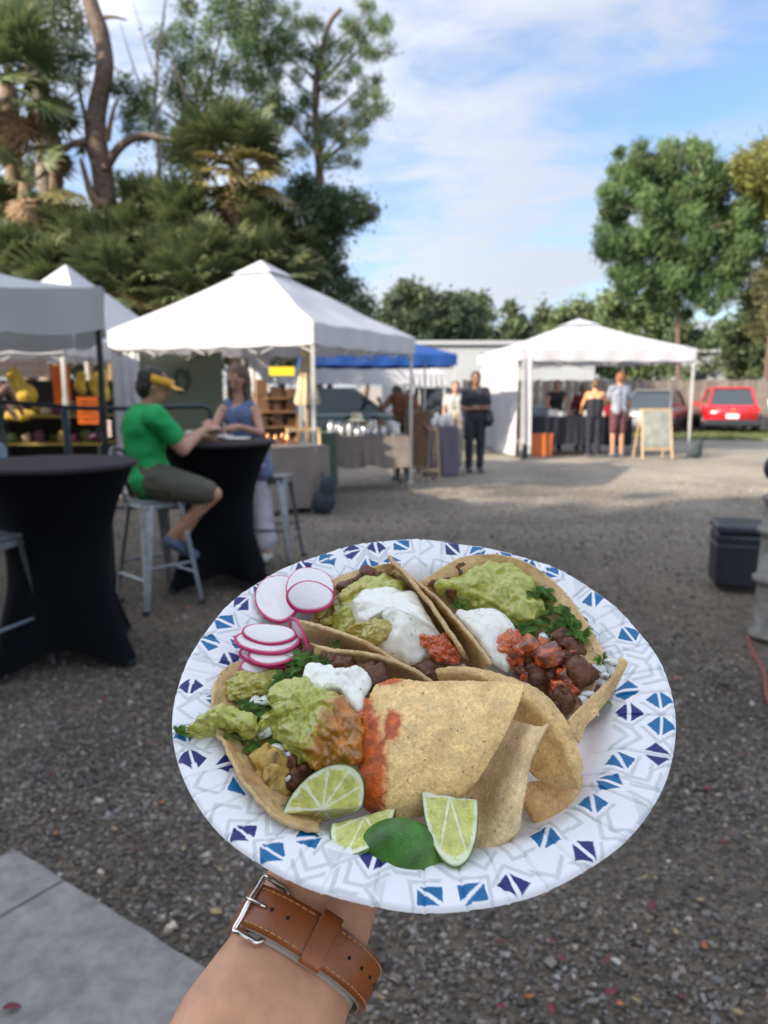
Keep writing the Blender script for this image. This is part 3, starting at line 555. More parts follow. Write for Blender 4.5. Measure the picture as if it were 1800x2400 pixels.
# ================================================================== TENTS
m_tent = M('white_canopy_cloth', (.60, .61, .65), .6, var=.04, vs=1.5, trans=.22); m_leg = M('tent_leg_white', (.55, .55, .53), .45, metal=.3, var=.12, vs=30)
m_blue = M('blue_canopy_cloth', (.008, .065, .28), .6, trans=.12); m_shadec = M('shaded_canopy_cloth', (.50, .52, .53), .6, var=.06, vs=2, trans=.2); m_darkm = M('dark_metal', (.035, .045, .055), .4, metal=.5)  # grey canopy: white cloth with its shade put into the colour
def tent(label, corners, ez, pz, mat, val=.24, leg=m_leg, sag=.018, group='canopy tents of the market', peakoff=(0, 0), legs=(0, 1, 2, 3), seed=1, vent=False, legr=.022, scal=.02, bars=True):
    """corners: four xy points in order round the tent, ez = height of the valance top"""
    C = [np.array([c[0], c[1], ez]) for c in corners]; ctr = sum(C) / 4 + [peakoff[0], peakoff[1], 0]; pk = ctr.copy(); pk[2] = pz
    t = thing('canopy_tent', label, 'tent', (ctr[0], ctr[1], 0), group=group)
    for k in range(4):
        a, b = C[k], C[(k + 1) % 4]; n = 18; V = []
        for i in range(n + 1):
            s = i / n
            for j in range(n + 1):
                q = j / n; e = a * (1 - q) + b * q; p = e * (1 - s) + pk * s
                p = p - [0, 0, sag * 4 * q * (1 - q) * (1 - s) * (.5 + s * 1.5)] - [0, 0, sag * 1.5 * math.sin(math.pi * s) ]
                p = p + [0, 0, .022 * float(perlin(np.array([[p[0] * 1.5, p[1] * 1.5, seed]]))[0]) + .010 * float(perlin(np.array([[q * 9, s * 2.2, seed + k * 3.3]]))[0])]
                V.append(p)
        F = [(i * (n + 1) + j, i * (n + 1) + j + 1, (i + 1) * (n + 1) + j + 1, (i + 1) * (n + 1) + j) for i in range(n) for j in range(n)]
        wlink('roof_panel', mesh_np('roof_panel', V, F, mat, True), t)
        V = []; m = 40; nrm = np.cross(b - a, [0, 0, 1.0]); nrm /= np.linalg.norm(nrm)
        if nrm @ (a - ctr) < 0: nrm = -nrm
        for j in range(m + 1):
            q = j / m; e = a * (1 - q) + b * q - [0, 0, sag * 4 * q * (1 - q) * .5]
            for z in (0, .35, .7, 1): V.append(e + nrm * (.012 + .018 * z * math.sin(q * 37 + k * 2 + seed)) - [0, 0, z * (val + scal * abs(math.sin(q * 5 * math.pi)) )])
        F = [(j * 4 + i, j * 4 + i + 1, (j + 1) * 4 + i + 1, (j + 1) * 4 + i) for j in range(m) for i in range(3)]
        wlink('valance', mesh_np('valance', V, F, mat, True), t)
        if k in legs:
            p = C[k] + (ctr - C[k]) / np.linalg.norm((ctr - C[k])[:2]) * [.05, .05, 0]; p[2] = 0
            MB().box((p[0], p[1], ez / 2), (legr * 2, legr * 2, ez - .02)).box((p[0], p[1], .012), (.11, .11, .024)).box((p[0], p[1], ez * .62), (legr * 2.6, legr * 2.6, .09)).build('leg', leg, t)
        if bars:
            d = (b - a); q1 = a + d * .03 - [0, 0, .05]; mb = MB(); N_ = 4
            for s in range(N_): x0 = a + d * (s / N_ + .01); x1 = a + d * ((s + 1) / N_ - .01); mb.tube([x0 - [0, 0, .04] - nrm * .03, x1 - [0, 0, .34] - nrm * .03], .010, 5); mb.tube([x0 - [0, 0, .34] - nrm * .03, x1 - [0, 0, .04] - nrm * .03], .010, 5)
            mb.build('truss', leg, t)
    if vent:
        mb = MB(); r_ = .42; z0 = pz - (pz - ez) * r_ / (np.linalg.norm((C[0] - ctr)[:2])) * .9 + .05
        cs = [ctr + (c - ctr) * [.20, .20, 0] for c in C]; V = [np.array([c[0], c[1], pz - (pz - ez) * .20 + .035]) for c in cs] + [pk + [0, 0, .05]]
        mb.add(V, [(0, 1, 4), (1, 2, 4), (2, 3, 4), (3, 0, 4)]); mb.build('vent_cap', mat, t)
    return t
def rect(near, side, depth):
    n = np.array(near, float); s = np.array(side, float); d = np.array(depth, float); return [n, n + s, n + s + d, n + d]
tA = tent('large white canopy tent in the middle, one corner towards the camera', [(-.83, 9.3), (.47, 12.1), (-2.43, 13.45), (-3.73, 10.65)], 2.26, 3.24, m_tent, vent=True, seed=1, peakoff=(-.12, 0))
tB = tent('tall white canopy tent behind the grey awning, its peak showing against the palms', [(-4.75, 12.5), (-3.85, 15.3), (-6.7, 16.2), (-7.6, 13.4)], 2.25, 3.68, m_tent, seed=2)
tC = tent('white canopy tent with orange and yellow goods at the far left', [(-3.75, 9.2), (-4.1, 12.1), (-7.1, 11.7), (-6.75, 8.8)], 2.15, 2.80, m_tent, seed=3, legs=(0, 1, 2, 3), bars=True)
tD = tent('wide white canopy tent at the right with one side wall down', [(2.9, 16.4), (6.62, 16.6), (6.35, 20.7), (2.45, 20.5)], 2.30, 3.04, m_tent, seed=4, vent=True)
tE = tent('white canopy corner coloured grey for shade, sagging in from the left edge', [(-1.88, 5.30), (-3.15, 8.0), (-5.87, 6.75), (-4.62, 4.05)], 2.17, 2.85, m_shadec, val=.27, leg=m_darkm, sag=.10, seed=5, legr=.016, scal=.03, bars=False, legs=(0, 3))
tF = tent('blue canopy tent behind the large white tent', [(1.45, 15.6), (1.0, 18.6), (-2.0, 18.2), (-1.6, 15.2)], 2.14, 2.75, m_blue, val=.2, seed=6, bars=False)
tG = tent('low white canopy far behind the merchandise tables, seen under the tents', [(-2.9, 21.0), (1.0, 21.0), (1.0, 24.0), (-2.9, 24.0)], 2.0, 2.25, m_tent, val=.42, seed=7, bars=False, scal=0)
tH = tent('small white canopy beyond the blue tent, nearer the white building', [(.75, 20.4), (1.62, 20.6), (1.6, 23), (.6, 23)], 1.85, 2.25, m_tent, val=.3, seed=8, bars=False, scal=0)
# side curtains
def curtain(name, a, b, z0, z1, mat, parent, amp=.03, fr=22, taper=0, hem=0, seed=0):
    a = np.array([*a, 0.]); b = np.array([*b, 0.]); n = 60; V = []; nr = np.cross(b - a, [0, 0, 1.]); nr /= np.linalg.norm(nr)
    for j in range(n + 1):
        q = j / n
        for i in range(13):
            s = i / 12; V.append(a * (1 - q) + b * q + [0, 0, z0 + hem * math.sin(q * math.pi) + (z1 - z0 - hem * math.sin(q * math.pi)) * s] + nr * amp * (math.sin(q * fr + 1.3 * s + seed) + .5 * math.sin(q * fr * 2.3 + 2 * s)) * (1.15 - s))
    F = [(j * 13 + i, (j + 1) * 13 + i, (j + 1) * 13 + i + 1, j * 13 + i + 1) for j in range(n) for i in range(12)]
    V = np.array(V); m = len(V); F += [tuple(q + m for q in f)[::-1] for f in F]; V = np.concatenate([V, V + nr * .004])
    return wlink(name, mesh_np(name, V, F, mat, True), parent)
curtain('side_wall', (2.80, 16.45), (2.50, 20.3), .02, 2.12, m_tent, tD, .05, 13)
curtain('side_wall', (2.95, 16.36), (3.12, 16.38), .05, 2.1, m_tent, tD, .04, 9)
curtain('side_curtain', (-3.66, 10.66), (-3.30, 10.52), .05, 2.10, m_tent, tA, .05, 16)
curtain('back_curtain', (-1.95, 13.2), (-2.3, 13.3), .3, 2.1, m_tent, tA, .03, 12)
m_sage = M('sage_banner', (.145, .165, .125), .7, var=.08, vs=2); m_sagedark = M('banner_emblem', (.035, .06, .05), .7)
ban = thing('banner', 'sage green banner with a dark leaf emblem hanging in the large white tent', 'banner', (-3.0, 12.0, 0))
pa, pb = J(306, 905, 11.6), J(522, 905, 12.6); a2, b2 = pa[:2], pb[:2]
curtain('banner_cloth', a2, b2, .75, 2.06, m_sage, ban, .012, 6)
d_ = (b2 - a2) / np.linalg.norm(b2 - a2); nb = np.array([d_[1], -d_[0]]); bc = J(425, 893, 12.15)
def emb(pts, name='emblem'):
    V = [bc + np.array([d_[0] * x, d_[1] * x, y]) + np.array([nb[0], nb[1], 0]) * .05 for x, y in pts]; V2 = [p + np.array([nb[0], nb[1], 0]) * .006 for p in V]; k = len(V)
    MB().add(V + V2, [tuple(range(k)), tuple(range(k, 2 * k))[::-1]] + [(i, (i + 1) % k, (i + 1) % k + k, i + k) for i in range(k)]).build(name, m_sagedark, ban)
emb([(.11 * math.cos(a) - .04, .20 * math.sin(a)) for a in np.linspace(.3, 5.2, 16)] + [(.06 * math.cos(a) - .02, .14 * math.sin(a)) for a in np.linspace(5.0, .5, 16)])
emb([(.02, -.2), (.10, -.12), (.15, 0), (.13, .14), (.06, .2), (.08, .05), (.05, -.08)])
# sandbags on legs
m_bagd = M('weight_bag_cloth', (.025, .035, .045), .8, var=.3, vs=14); 
def weight(label, x, y, s=1.0):
    o = skin_obj('weight_bag', [ellipsoid((0, 0, .13), (.12, .09, .14)), ellipsoid((.03, -.02, .28), (.08, .07, .12)), ellipsoid((-.05, .03, .08), (.10, .09, .08)), capsule((0, 0, .3), .02, (-.03, .05, .42), .015)], .012, m_bagd, None, 3)
    o.location = (x, y, 0); o.scale = (s,) * 3; tag(o, label, 'weight bag')
weight('black weight bag against the near leg of the large white tent', -.72, 9.2, 1.15); weight('black weight bag on the right front leg of the right white tent', 6.7, 16.45, 1.0)
weight('black weight bag at the foot of the white side wall, right tent', 2.95, 16.2, .8)

# ================================================================== FURNITURE
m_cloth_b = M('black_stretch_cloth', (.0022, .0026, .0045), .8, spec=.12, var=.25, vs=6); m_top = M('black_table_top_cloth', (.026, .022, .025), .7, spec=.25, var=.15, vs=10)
def bar_table(label, x, y, r=.45, h=1.11, rot=.3, foot=.51):
    t = thing('cocktail_table', label, 'table', (x, y, 0), rot, group='cocktail tables under black stretch cloths'); n = 96; V = []; lv = []
    for z in np.concatenate([[h - .006], np.linspace(h - .03, 0.02, 44)]):
        s = 1 - z / h
        th = np.linspace(0, 2 * np.pi, n, endpoint=False); sq = np.abs(np.cos(2 * th)) ** 3
        waist = .27 + (r - .27) * np.clip(1 - s / .5, 0, 1) ** 1.8
        low = np.clip((s - .42) / .58, 0, 1) ** 1.35; corner = np.cos(2 * th) ** 2; corner = corner ** 1.6 * (np.cos(4 * th) > -2)
        ft = foot * (corner * .46 + .54); R = waist * (1 - low) + ft * low
        if z > h - .02: R = R * 0 + r - .004
        zz = z + (.10 * (1 - corner) * low ** 5)
        V += [(R[i] * math.cos(th[i]), R[i] * math.sin(th[i]), zz if np.isscalar(zz) else zz[i]) for i in range(n)]
    k = 45; F = [(i * n + j, (i + 1) * n + j, (i + 1) * n + (j + 1) % n, i * n + (j + 1) % n) for i in range(k - 1) for j in range(n)]
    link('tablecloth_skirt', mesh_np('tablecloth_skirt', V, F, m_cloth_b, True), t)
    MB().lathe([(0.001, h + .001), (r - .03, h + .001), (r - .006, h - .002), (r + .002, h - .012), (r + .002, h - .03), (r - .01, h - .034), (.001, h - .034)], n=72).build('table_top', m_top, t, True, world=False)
    for a in range(4):
        q = a * math.pi / 2; MB().box((math.cos(q) * (foot - .04), math.sin(q) * (foot - .04), .015), (.07, .05, .03), rz=q).build('foot', m_darkm, t, world=False)
    return t
bar_table('near black cloth covered cocktail table at the left edge', -1.84, 4.25, rot=.35 + math.pi / 4)
bar_table('farther black cloth covered cocktail table where the two people eat', -1.30, 5.95, rot=.2 + math.pi / 4)
m_stool = M('galvanised_stool', (.23, .25, .27), .38, metal=.75, var=.25, vs=18)
def stool(label, x, y, rot, back=True, mat=m_stool, h=.76, fr=.31, group='metal bar stools'):
    t = thing('bar_stool', label, 'bar stool', (x, y, 0), rot, group); top = .155
    mb = MB(); mb.box((0, 0, h - .012), (.31, .31, .024), rz=math.pi / 4); mb.box((0, 0, h - .045), (.30, .30, .045), rz=math.pi / 4, taper=.97); o = mb.build('seat', mat, t, world=False)
    b = o.modifiers.new('b', 'BEVEL'); b.width = .008; b.segments = 2
    for a in range(4):
        q = a * math.pi / 2; p0 = np.array([math.cos(q) * .185, math.sin(q) * .185, h - .03]); p1 = np.array([math.cos(q) * fr, math.sin(q) * fr, 0.0]); mb = MB()
        d = p1 - p0; tg = np.array([-math.sin(q), math.cos(q), 0]); rd = np.array([math.cos(q), math.sin(q), 0]); V = []
        for s, w in ((0, .045), (.5, .034), (1, .020)): c = p0 + d * s; V += [c - tg * w - rd * .012, c + rd * .010, c + tg * w - rd * .012, c - rd * .018]
        F = [(i * 4 + j, i * 4 + (j + 1) % 4, (i + 1) * 4 + (j + 1) % 4, (i + 1) * 4 + j) for i in range(2) for j in range(4)] + [(3, 2, 1, 0), (8, 9, 10, 11)]
        mb.add(V, F); mb.build('leg', mat, t, world=False); MB().box((p1[0], p1[1], .012), (.04, .04, .024), rz=q).build('rubber_foot', m_darkm, t, world=False)
        q2 = q + math.pi / 2; z = .22 if a % 2 == 0 else .30; f = (h - z) / h; R_ = .185 + (fr - .185) * f
        MB().tube([(math.cos(q) * R_, math.sin(q) * R_, z), (math.cos(q2) * R_, math.sin(q2) * R_, z)], .011, 6).build('stretcher', mat, t, world=False)
    if back:
        P = [(-.14, .19, h - .01), (-.17, .20, h + .14), (-.24, .13, h + .30), (-.27, 0, h + .34), (-.24, -.13, h + .30), (-.17, -.20, h + .14), (-.14, -.19, h - .01)]
        MB().tube(catmull(P, 40), .013, 7).build('back_frame', mat, t, True, world=False)
        mb = MB(); V = [(-.20 - .01 * i, y, h + z) for i, (y, z) in enumerate(((-.06, .0), (.06, .0), (.05, .31), (-.05, .31)))]; V = [(-.15, -.05, h), (-.15, .05, h), (-.262, .05, h + .33), (-.262, -.05, h + .33)]; V2 = [(x - .004, y, z) for x, y, z in V]
        mb.add(V + V2, [(0, 1, 2, 3), (7, 6, 5, 4), (0, 4, 5, 1), (1, 5, 6, 2), (2, 6, 7, 3), (3, 7, 4, 0)]).build('back_slat', mat, t, world=False)
    return t
stool('metal bar stool under the person in the green shirt', -1.60, 5.30, 0)
stool('metal bar stool at the left edge, tucked behind the near cocktail table', -2.08, 3.88, .5, back=False)
stool('metal bar stool behind the woman in the blue top', -.98, 6.65, 2.2, back=False)
# white metal chair at the right edge
m_wm = M('white_painted_metal', (.72, .72, .68), .4, var=.08, vs=20)
t = thing('director_chair', 'tall white metal folding chair cut off by the right edge', 'chair', (6.95, 13.2, 0))
for s in (0, 1):
    y = 13.0 + .45 * s; dx_ = .25
    MB().tube([(6.73, y, 0), (6.81, y, .7), (6.67, y, 1.28)], .014, 7).build('leg', m_wm, t, True); MB().tube([(7.23, y, 0), (6.77, y, .78), (6.71, y, 1.05)], .014, 7).build('leg', m_wm, t, True); MB().tube([(6.67, y, 1.28), (6.85, y, 1.3)], .014, 7).build('armrest', m_wm, t, True)
MB().box((6.97, 13.22, .78), (.42, .42, .03)).build('seat', m_wm, t); MB().box((7.03, 13.22, .35), (.03, .46, .03)).build('footrest', m_wm, t)
# railing
m_rail = M('dark_blue_rail', (.03, .05, .07), .35, metal=.4)
t = thing('railing', 'dark pipe railing crossing behind the cocktail tables', 'railing', (-3.2, 7.2, 0))
Yr = 7.0
MB().tube(catmull([J(-260, 930, Yr), J(-60, 938, Yr), J(60, 946, Yr), J(175, 956, Yr), J(300, 957, Yr), J(420, 953, Yr), J(470, 952, Yr), J(489, 958, Yr), J(494, 975, Yr), J(495, 1040, Yr)], 70), .021, 10).build('top_rail', m_rail, t, True)
for (u, v, u2) in ((150, 953, 176), (494, 1030, 495), (-220, 934, -200)):
    p = J(u, v, Yr); q = G(u2, 1290); q[1] = Yr; q[0] = (u2 - 900) / 1800 * Yr * 1.01; q[2] = 0; MB().tube([p, q], .03, 10).box((q[0], q[1], .01), (.14, .14, .02)).build('post', m_rail, t)
MB().tube([J(-220, 1180, Yr), J(150, 1190, Yr), J(494, 1190, Yr)], .015, 8).build('lower_rail', m_rail, t, True)

# black bin/speaker, column, cable on the right
m_blk = M('black_plastic', (.010, .013, .018), .42, var=.3, vs=12); m_blk2 = M('black_plastic_lid', (.03, .035, .05), .28)
bx0, by0 = 2.70, 5.72
t = thing('storage_box', 'black ribbed plastic box on the gravel beside the grey column', 'box', (bx0, by0, 0), -.25)
o = MB().box((0, 0, .235), (.36, .36, .41), taper=1.03).build('body', m_blk, t, world=False); b = o.modifiers.new('b', 'BEVEL'); b.width = .03; b.segments = 3
o = MB().box((0, 0, .475), (.39, .39, .07)).build('lid', m_blk2, t, world=False); b = o.modifiers.new('b', 'BEVEL'); b.width = .025; b.segments = 3
o = MB().box((0, 0, .345), (.386, .386, .022)).build('band', m_blk2, t, world=False); b = o.modifiers.new('b', 'BEVEL'); b.width = .008; b.segments = 2
for sx in (-1, 1):
    MB().lathe([(.001, -.02), (.035, -.02), (.035, .02), (.001, .02)], (0, 0, 0), 14).build('wheel', m_darkm, t, world=False).location = (sx * .12, .13, .035)
MB().tube([(-.1, -.20, .40), (-.1, -.225, .42), (.1, -.225, .42), (.1, -.20, .40)], .008, 6).build('handle', m_blk2, t, world=False)
m_col = M('column_grey', (.20, .19, .17), .75, var=.35, vs=16, bump=.004, bs=60)
t = thing('ringed_column', 'weathered grey ringed post with a dark cap at the right edge', 'post', (2.385, 4.55, 0))
MB().lathe([(.135, 0), (.135, .02), (.108, .06), (.102, .30), (.106, .34), (.128, .345), (.130, .375), (.106, .38), (.098, .60), (.102, .64), (.120, .645), (.122, .675), (.100, .68), (.090, .80), (.094, .84), (.108, .845), (.108, .87), (.080, .88), (.074, .96), (.06, .97)], (2.385, 4.55, 0), 28).build('shaft', m_col, t, True)
MB().lathe([(.05, .96), (.10, .98), (.115, 1.02), (.112, 1.07), (.09, 1.10), (.05, 1.115), (.045, 1.15), (.03, 1.19), (.001, 1.2)], (2.385, 4.55, 0), 24).build('cap', m_darkm, t, True)
P = catmull([G(1752, 1492, .012), G(1765, 1530, .012), G(1790, 1575, .012), G(1800, 1640, .012), G(1850, 1720, .012), G(1990, 1800, .012)], 50); o = MB().tube(P, .009, 7).build('cable', M('red_cable', (.22, .06, .04), .6, var=.2, vs=30), None, True); tag(o, 'dull red cable running over the gravel from the grey column', 'cable')

# ================================================================== MARKET TABLES AND GOODS
m_taupe = M('taupe_table_cloth', (.20, .17, .15), .8, var=.12, vs=6); m_greenc = M('green_table_cloth', (.06, .10, .08), .8, var=.12, vs=6); m_lav = M('purple_grey_cloth', (.12, .105, .14), .8, var=.12, vs=6); m_blackc = M('black_table_cloth', (.009, .012, .02), .75, var=.2, vs=5)
m_wood = M('warm_wood', (.33, .19, .09), .6, var=.3, vs=14); m_woodd = M('dark_wood', (.14, .075, .04), .6, var=.3, vs=14); m_woodl = M('pale_wood', (.50, .36, .20), .6, var=.2, vs=14)
def market_table(label, x, y, rz, w, d, h, cloth, drop, seed=0, legs=True):
    t = thing('market_table', label, 'table', (x, y, 0), rz, 'cloth covered market tables')
    if legs:
        for sx in (-1, 1):
            for sy in (-1, 1): MB().tube([(sx * (w / 2 - .06), sy * (d / 2 - .06), h - .02), (sx * (w / 2 - .06), sy * (d / 2 - .06), 0)], .014, 6).build('leg', m_darkm, t, world=False)
    n = 160; V = []; per = []
    hw, hd_ = w / 2, d / 2
    for k in range(n):
        a = 2 * math.pi * k / n; c, s = math.cos(a), math.sin(a); q = min(hw / max(abs(c), 1e-6), hd_ / max(abs(s), 1e-6)); per.append((c * q, s * q, c, s))
    rows = 9
    for i in range(rows + 1):
        z = h - drop * i / rows
        for k, (px_, py_, c, s) in enumerate(per):
            f = i / rows; w_ = .045 * f * float(perlin(np.array([[px_ * 5, py_ * 5, seed + f]]))[0]) + .012 * f * math.sin(k * .7 + seed) + .02 * f; V.append((px_ + c * w_, py_ + s * w_, z + (.02 * math.sin(k * .21 + seed) * f if i == rows else 0)))
    F = [(i * n + k, (i + 1) * n + k, (i + 1) * n + (k + 1) % n, i * n + (k + 1) % n) for i in range(rows) for k in range(n)] + [tuple(range(n))]
    link('tablecloth', mesh_np('tablecloth', V, F, cloth, False), t)
    return t
market_table('table under a short taupe cloth with display stands, large white tent', .0 - .28, 11.55, .12, 1.25, .75, .80, m_taupe, .45, 1)
market_table('table under a long taupe cloth beside the woman in the blue top', -1.35, 9.9, .5, .75, 1.5, .80, m_taupe, .76, 2)
market_table('narrow table under a green cloth between the two taupe ones', -.92, 11.2, .1, .42, .6, .86, m_greenc, .84, 3)
market_table('table under a long purple grey cloth beside the man in black', .92, 13.5, .1, .62, .9, .84, m_lav, .82, 4)
market_table('black cloth counter under the right white tent', 4.35, 17.3, .04, 2.2, .75, .86, m_blackc, .62, 5)
# easel boards and shelf
def easel(label, x, y, rz, h, w, board, frame, name='display_easel', cat='easel', face=True, text=False):
    t = thing(name, label, cat, (x, y, 0), rz)
    for s in (-1, 1):
        MB().tube([(s * w / 2, -.18, 0), (s * w / 2 * .96, 0, h)], .020, 4).build('leg', frame, t, world=False); MB().tube([(s * w / 2, .28, 0), (s * w / 2 * .96, .02, h)], .018, 4).build('leg', frame, t, world=False)
    MB().box((0, -.145, h * .2), (w, .03, .045)).build('rail', frame, t, world=False); MB().box((0, -.01, h - .02), (w, .03, .045)).build('rail', frame, t, world=False)
    if face:
        a = math.atan2(.165, h); R = np.array(Matrix.Rotation(-a, 3, 'X')); MB().box((0, -.075, h * .60), (w - .04, .012, h * .74), R=R).build('board', board, t, world=False)
    if text:
        tc_ = bpy.data.curves.new('lettering', 'FONT'); tc_.body = text; tc_.size = .13; tc_.align_x = 'CENTER'; tc_.extrude = .001
        o = bpy.data.objects.new('lettering', tc_); COL.objects.link(o); o.parent = t; o.location = (0, -.058, h * .83); o.rotation_euler = (math.pi / 2 - a, 0, 0); tc_.materials.append(M('chalk', (.75, .72, .6), .9))
    return t
m_board = M('sheen_grey_chalkboard', (.27, .28, .25), .35, var=.3, vs=5)  # pale reflection on the board is put into its grey colour
easel('pale wood sandwich board with a grey chalkboard in front of the right white tent', 5.75, 16.35, .12, 1.05, .66, m_board, m_woodl, 'sandwich_board', 'sign board')
easel('empty pale wood easel beside the near leg of the large white tent', -1.02, 9.75, .3, 1.0, .42, m_board, m_woodl, face=False)
easel('grey wood easel at the right corner of the large white tent', .55, 12.35, -.3, 1.15, .4, m_woodd, m_bark2, face=True)
easel('small pale easel between the purple grey table and the large tent', .72, 12.6, .2, .85, .3, m_board, m_woodl, face=False)
t = thing('display_shelf', 'stepped brown wooden display shelf on the long taupe table', 'shelf', (-1.45, 10.4, .8), .4)
for i, (z, w) in enumerate(((.18, .55), (.38, .45), (.56, .32))): MB().box((0, 0, z), (w, .24, .02)).build('shelf_board', m_wood, t, world=False)
MB().box((0, .13, .32), (.56, .02, .64)).build('back_board', m_woodd, t, world=False)
for s in (-1, 1): MB().box((s * .27, 0, .18), (.02, .24, .36)).build('side_board', m_wood, t, world=False)
gr2 = random.Random(17)
m_jar = M('silvery_packaging', (.5, .52, .55), .2, metal=.4, var=.4, vs=30); m_hat = M('straw_hat', (.68, .64, .50), .7, var=.15, vs=40); m_cop = M('copper_tin', (.65, .28, .13), .25, metal=.8); m_paper = M('paper_white', (.72, .71, .66), .6); m_brown = M('brown_cardboard', (.26, .15, .08), .7, var=.25, vs=20); m_tealg = M('teal_tin', (.08, .14, .13), .4)
def jar(label, x, y, z, r, h, mat, group): o = MB().lathe([(.001, 0), (r * .9, 0), (r, .01), (r, h * .72), (r * .8, h * .8), (r * .8, h), (.001, h)], n=14).build('jar', mat, None, True); o.location = (x, y, z); return tag(o, label, 'jar', group)
for i in range(16): jar('small silvery jar standing on the short taupe table', -.78 + .9 * (i % 8) / 7 + gr2.uniform(-.03, .03), 11.3 + .14 * (i // 8), .802, .035 + .012 * (i % 3 == 0), gr2.uniform(.10, .22), m_jar, 'silvery jars on the taupe table')
for i in range(8): jar('small copper tin standing on the long taupe table', -1.62 + .07 * i + gr2.uniform(-.02, .02), 9.62 + .05 * (i % 3), .802, .03, gr2.uniform(.06, .14), m_cop, 'copper tins on the long table')
for i, (x, y, z, r) in enumerate(((-.55, 11.75, .82, .17), (-.42, 11.8, .98, .15), (-.2, 11.7, .82, .14), (-.78, 11.8, .82, .12))):
    o = MB().lathe([(.001, .12), (r * .5, .12), (r * .6, .09), (r * .62, .02), (r, .0), (r, -.012), (.001, -.012)], n=24).build('straw_hat', m_hat, None, True); o.location = (x, y, z + .02); tag(o, ('wide pale straw hat at the bottom of the hat pile', 'pale straw hat on top of the hat pile', 'small straw hat right of the hat pile', 'small straw hat left of the hat pile')[i], 'hat', 'straw hats on the taupe table')
for i in range(7):
    s = (gr2.uniform(.10, .2), gr2.uniform(.1, .16), gr2.uniform(.1, .28)); x = -.1 + .09 * i; o = MB().box((0, 0, s[2] / 2), s).build('goods_box', (m_brown, m_tealg, m_paper, m_woodd)[i % 4], None); o.location = (x - .25, 11.82 + .05 * (i % 2), .802); tag(o, 'small ' + ('brown', 'teal', 'white', 'dark brown')[i % 4] + ' box at the back of the short taupe table', 'box', ('brown', 'teal', 'white', 'dark brown')[i % 4] + ' boxes on the taupe table')
for i in range(9):
    s = (gr2.uniform(.08, .16), .1, gr2.uniform(.08, .24)); o = MB().box((0, 0, s[2] / 2), s).build('goods_box', (m_brown, m_woodd, m_brown)[i % 3], None); a = .4; lx = -.2 + .2 * (i % 3); lz = (.192, .392, .572)[i // 3]; o.location = (-1.45 + math.cos(a) * lx, 10.4 + math.sin(a) * lx, .8 + lz); o.rotation_euler[2] = a; tag(o, ('brown', 'dark', 'brown')[i % 3] + ' wooden box on the stepped display shelf', 'box', ('brown', 'dark', 'brown')[i % 3] + ' boxes on the display shelf')
for i in range(7):
    jar('small pale jar standing on the purple grey table', .68 + .08 * i, 13.4 + .1 * (i % 2), .842, .045, gr2.uniform(.10, .24), m_paper, 'pale jars on the purple grey table')
# folded parasol
t = thing('folded_parasol', 'folded beige parasol standing behind the near leg of the large white tent', 'parasol', (-1.0, 10.1, 0)); m_beige = M('beige_cloth', (.52, .43, .28), .75, var=.15, vs=8)
MB().tube([(-1.0, 10.1, 0), (-1.0, 10.1, 2.1)], .02, 8).lathe([(.001, 0), (.2, 0), (.2, .05), (.001, .06)], (-1.0, 10.1, 0), 16).build('pole', m_wood, t)
th = np.linspace(0, 2 * np.pi, 32, endpoint=False); V = []; prof = ((2.06, .015), (1.95, .05), (1.75, .075), (1.5, .10), (1.32, .135), (1.28, .12))
for z, r in prof: V += [(-1.0 + r * (1 + .28 * math.cos(8 * a)) * math.cos(a), 10.1 + r * (1 + .28 * math.cos(8 * a)) * math.sin(a), z) for a in th]
wlink('canopy', mesh_np('canopy', V, [(i * 32 + j, i * 32 + (j + 1) % 32, (i + 1) * 32 + (j + 1) % 32, (i + 1) * 32 + j) for i in range(5) for j in range(32)], m_beige, True), t)
# stall at the left: orange signs, yellow bags, shelf
m_or2 = M('fluorescent_orange', (.95, .17, .01), .55, var=.05, vs=8); m_yel = M('yellow_net_bag', (.62, .42, .05), .6, var=.35, vs=14, trans=.2); m_signw = M('sign_white', (.62, .55, .52), .6); m_ink = M('sign_ink', (.10, .03, .01), .7); m_redp = M('sign_red', (.50, .05, .02), .6)
def board(name, label, cat, u0, v0, u1, v1, Y, mat, ink=None, lines=0, parent=None):
    a, b = J(u0, v0, Y), J(u1, v1, Y); c = (a + b) / 2; w, h = abs(b[0] - a[0]), abs(a[2] - b[2]); t = thing(name, label, cat, tuple(c))
    MB().box((0, 0, 0), (w, .015, h)).build('sign_panel', mat, t, world=False)
    rs = random.Random(int(u0))
    for i in range(lines):
        z = h * (.42 - .84 * (i + .5) / lines); x = -w * .40
        mb = MB()
        while x < w * .40:
            l = rs.uniform(.05, .16) * w; mb.tube([(x, -.010, z), (x + l * .3, -.010, z + h / lines * rs.uniform(-.25, .25)), (x + l * .7, -.010, z + h / lines * rs.uniform(-.25, .25)), (x + l, -.010, z)], .0035, 4); x += l + w * .04
        mb.build('lettering', ink, t, world=False)
    return t
board('price_sign', 'tall fluorescent orange handwritten sign hanging in the left stall', 'sign', 122, 856, 166, 946, 9.9, m_or2, m_ink, 8)
board('price_sign', 'square fluorescent orange handwritten sign tied to the tent posts', 'sign', 180, 930, 232, 994, 9.2, m_or2, m_ink, 4)
board('stall_banner', 'white and red banner along the top of the left stall', 'banner', -40, 842, 112, 884, 10.4, m_signw, m_redp, 2)
board('price_sign', 'small red topped card on the counter of the left stall', 'sign', 238, 985, 262, 1024, 9.6, m_signw, m_redp, 3)
t = thing('stall_rack', 'cluttered rack of produce in the shade of the left stall', 'rack', (-4.9, 10.6, 0)); m_rk = M('rack_yellow', (.35, .26, .06), .6, var=.3, vs=10)
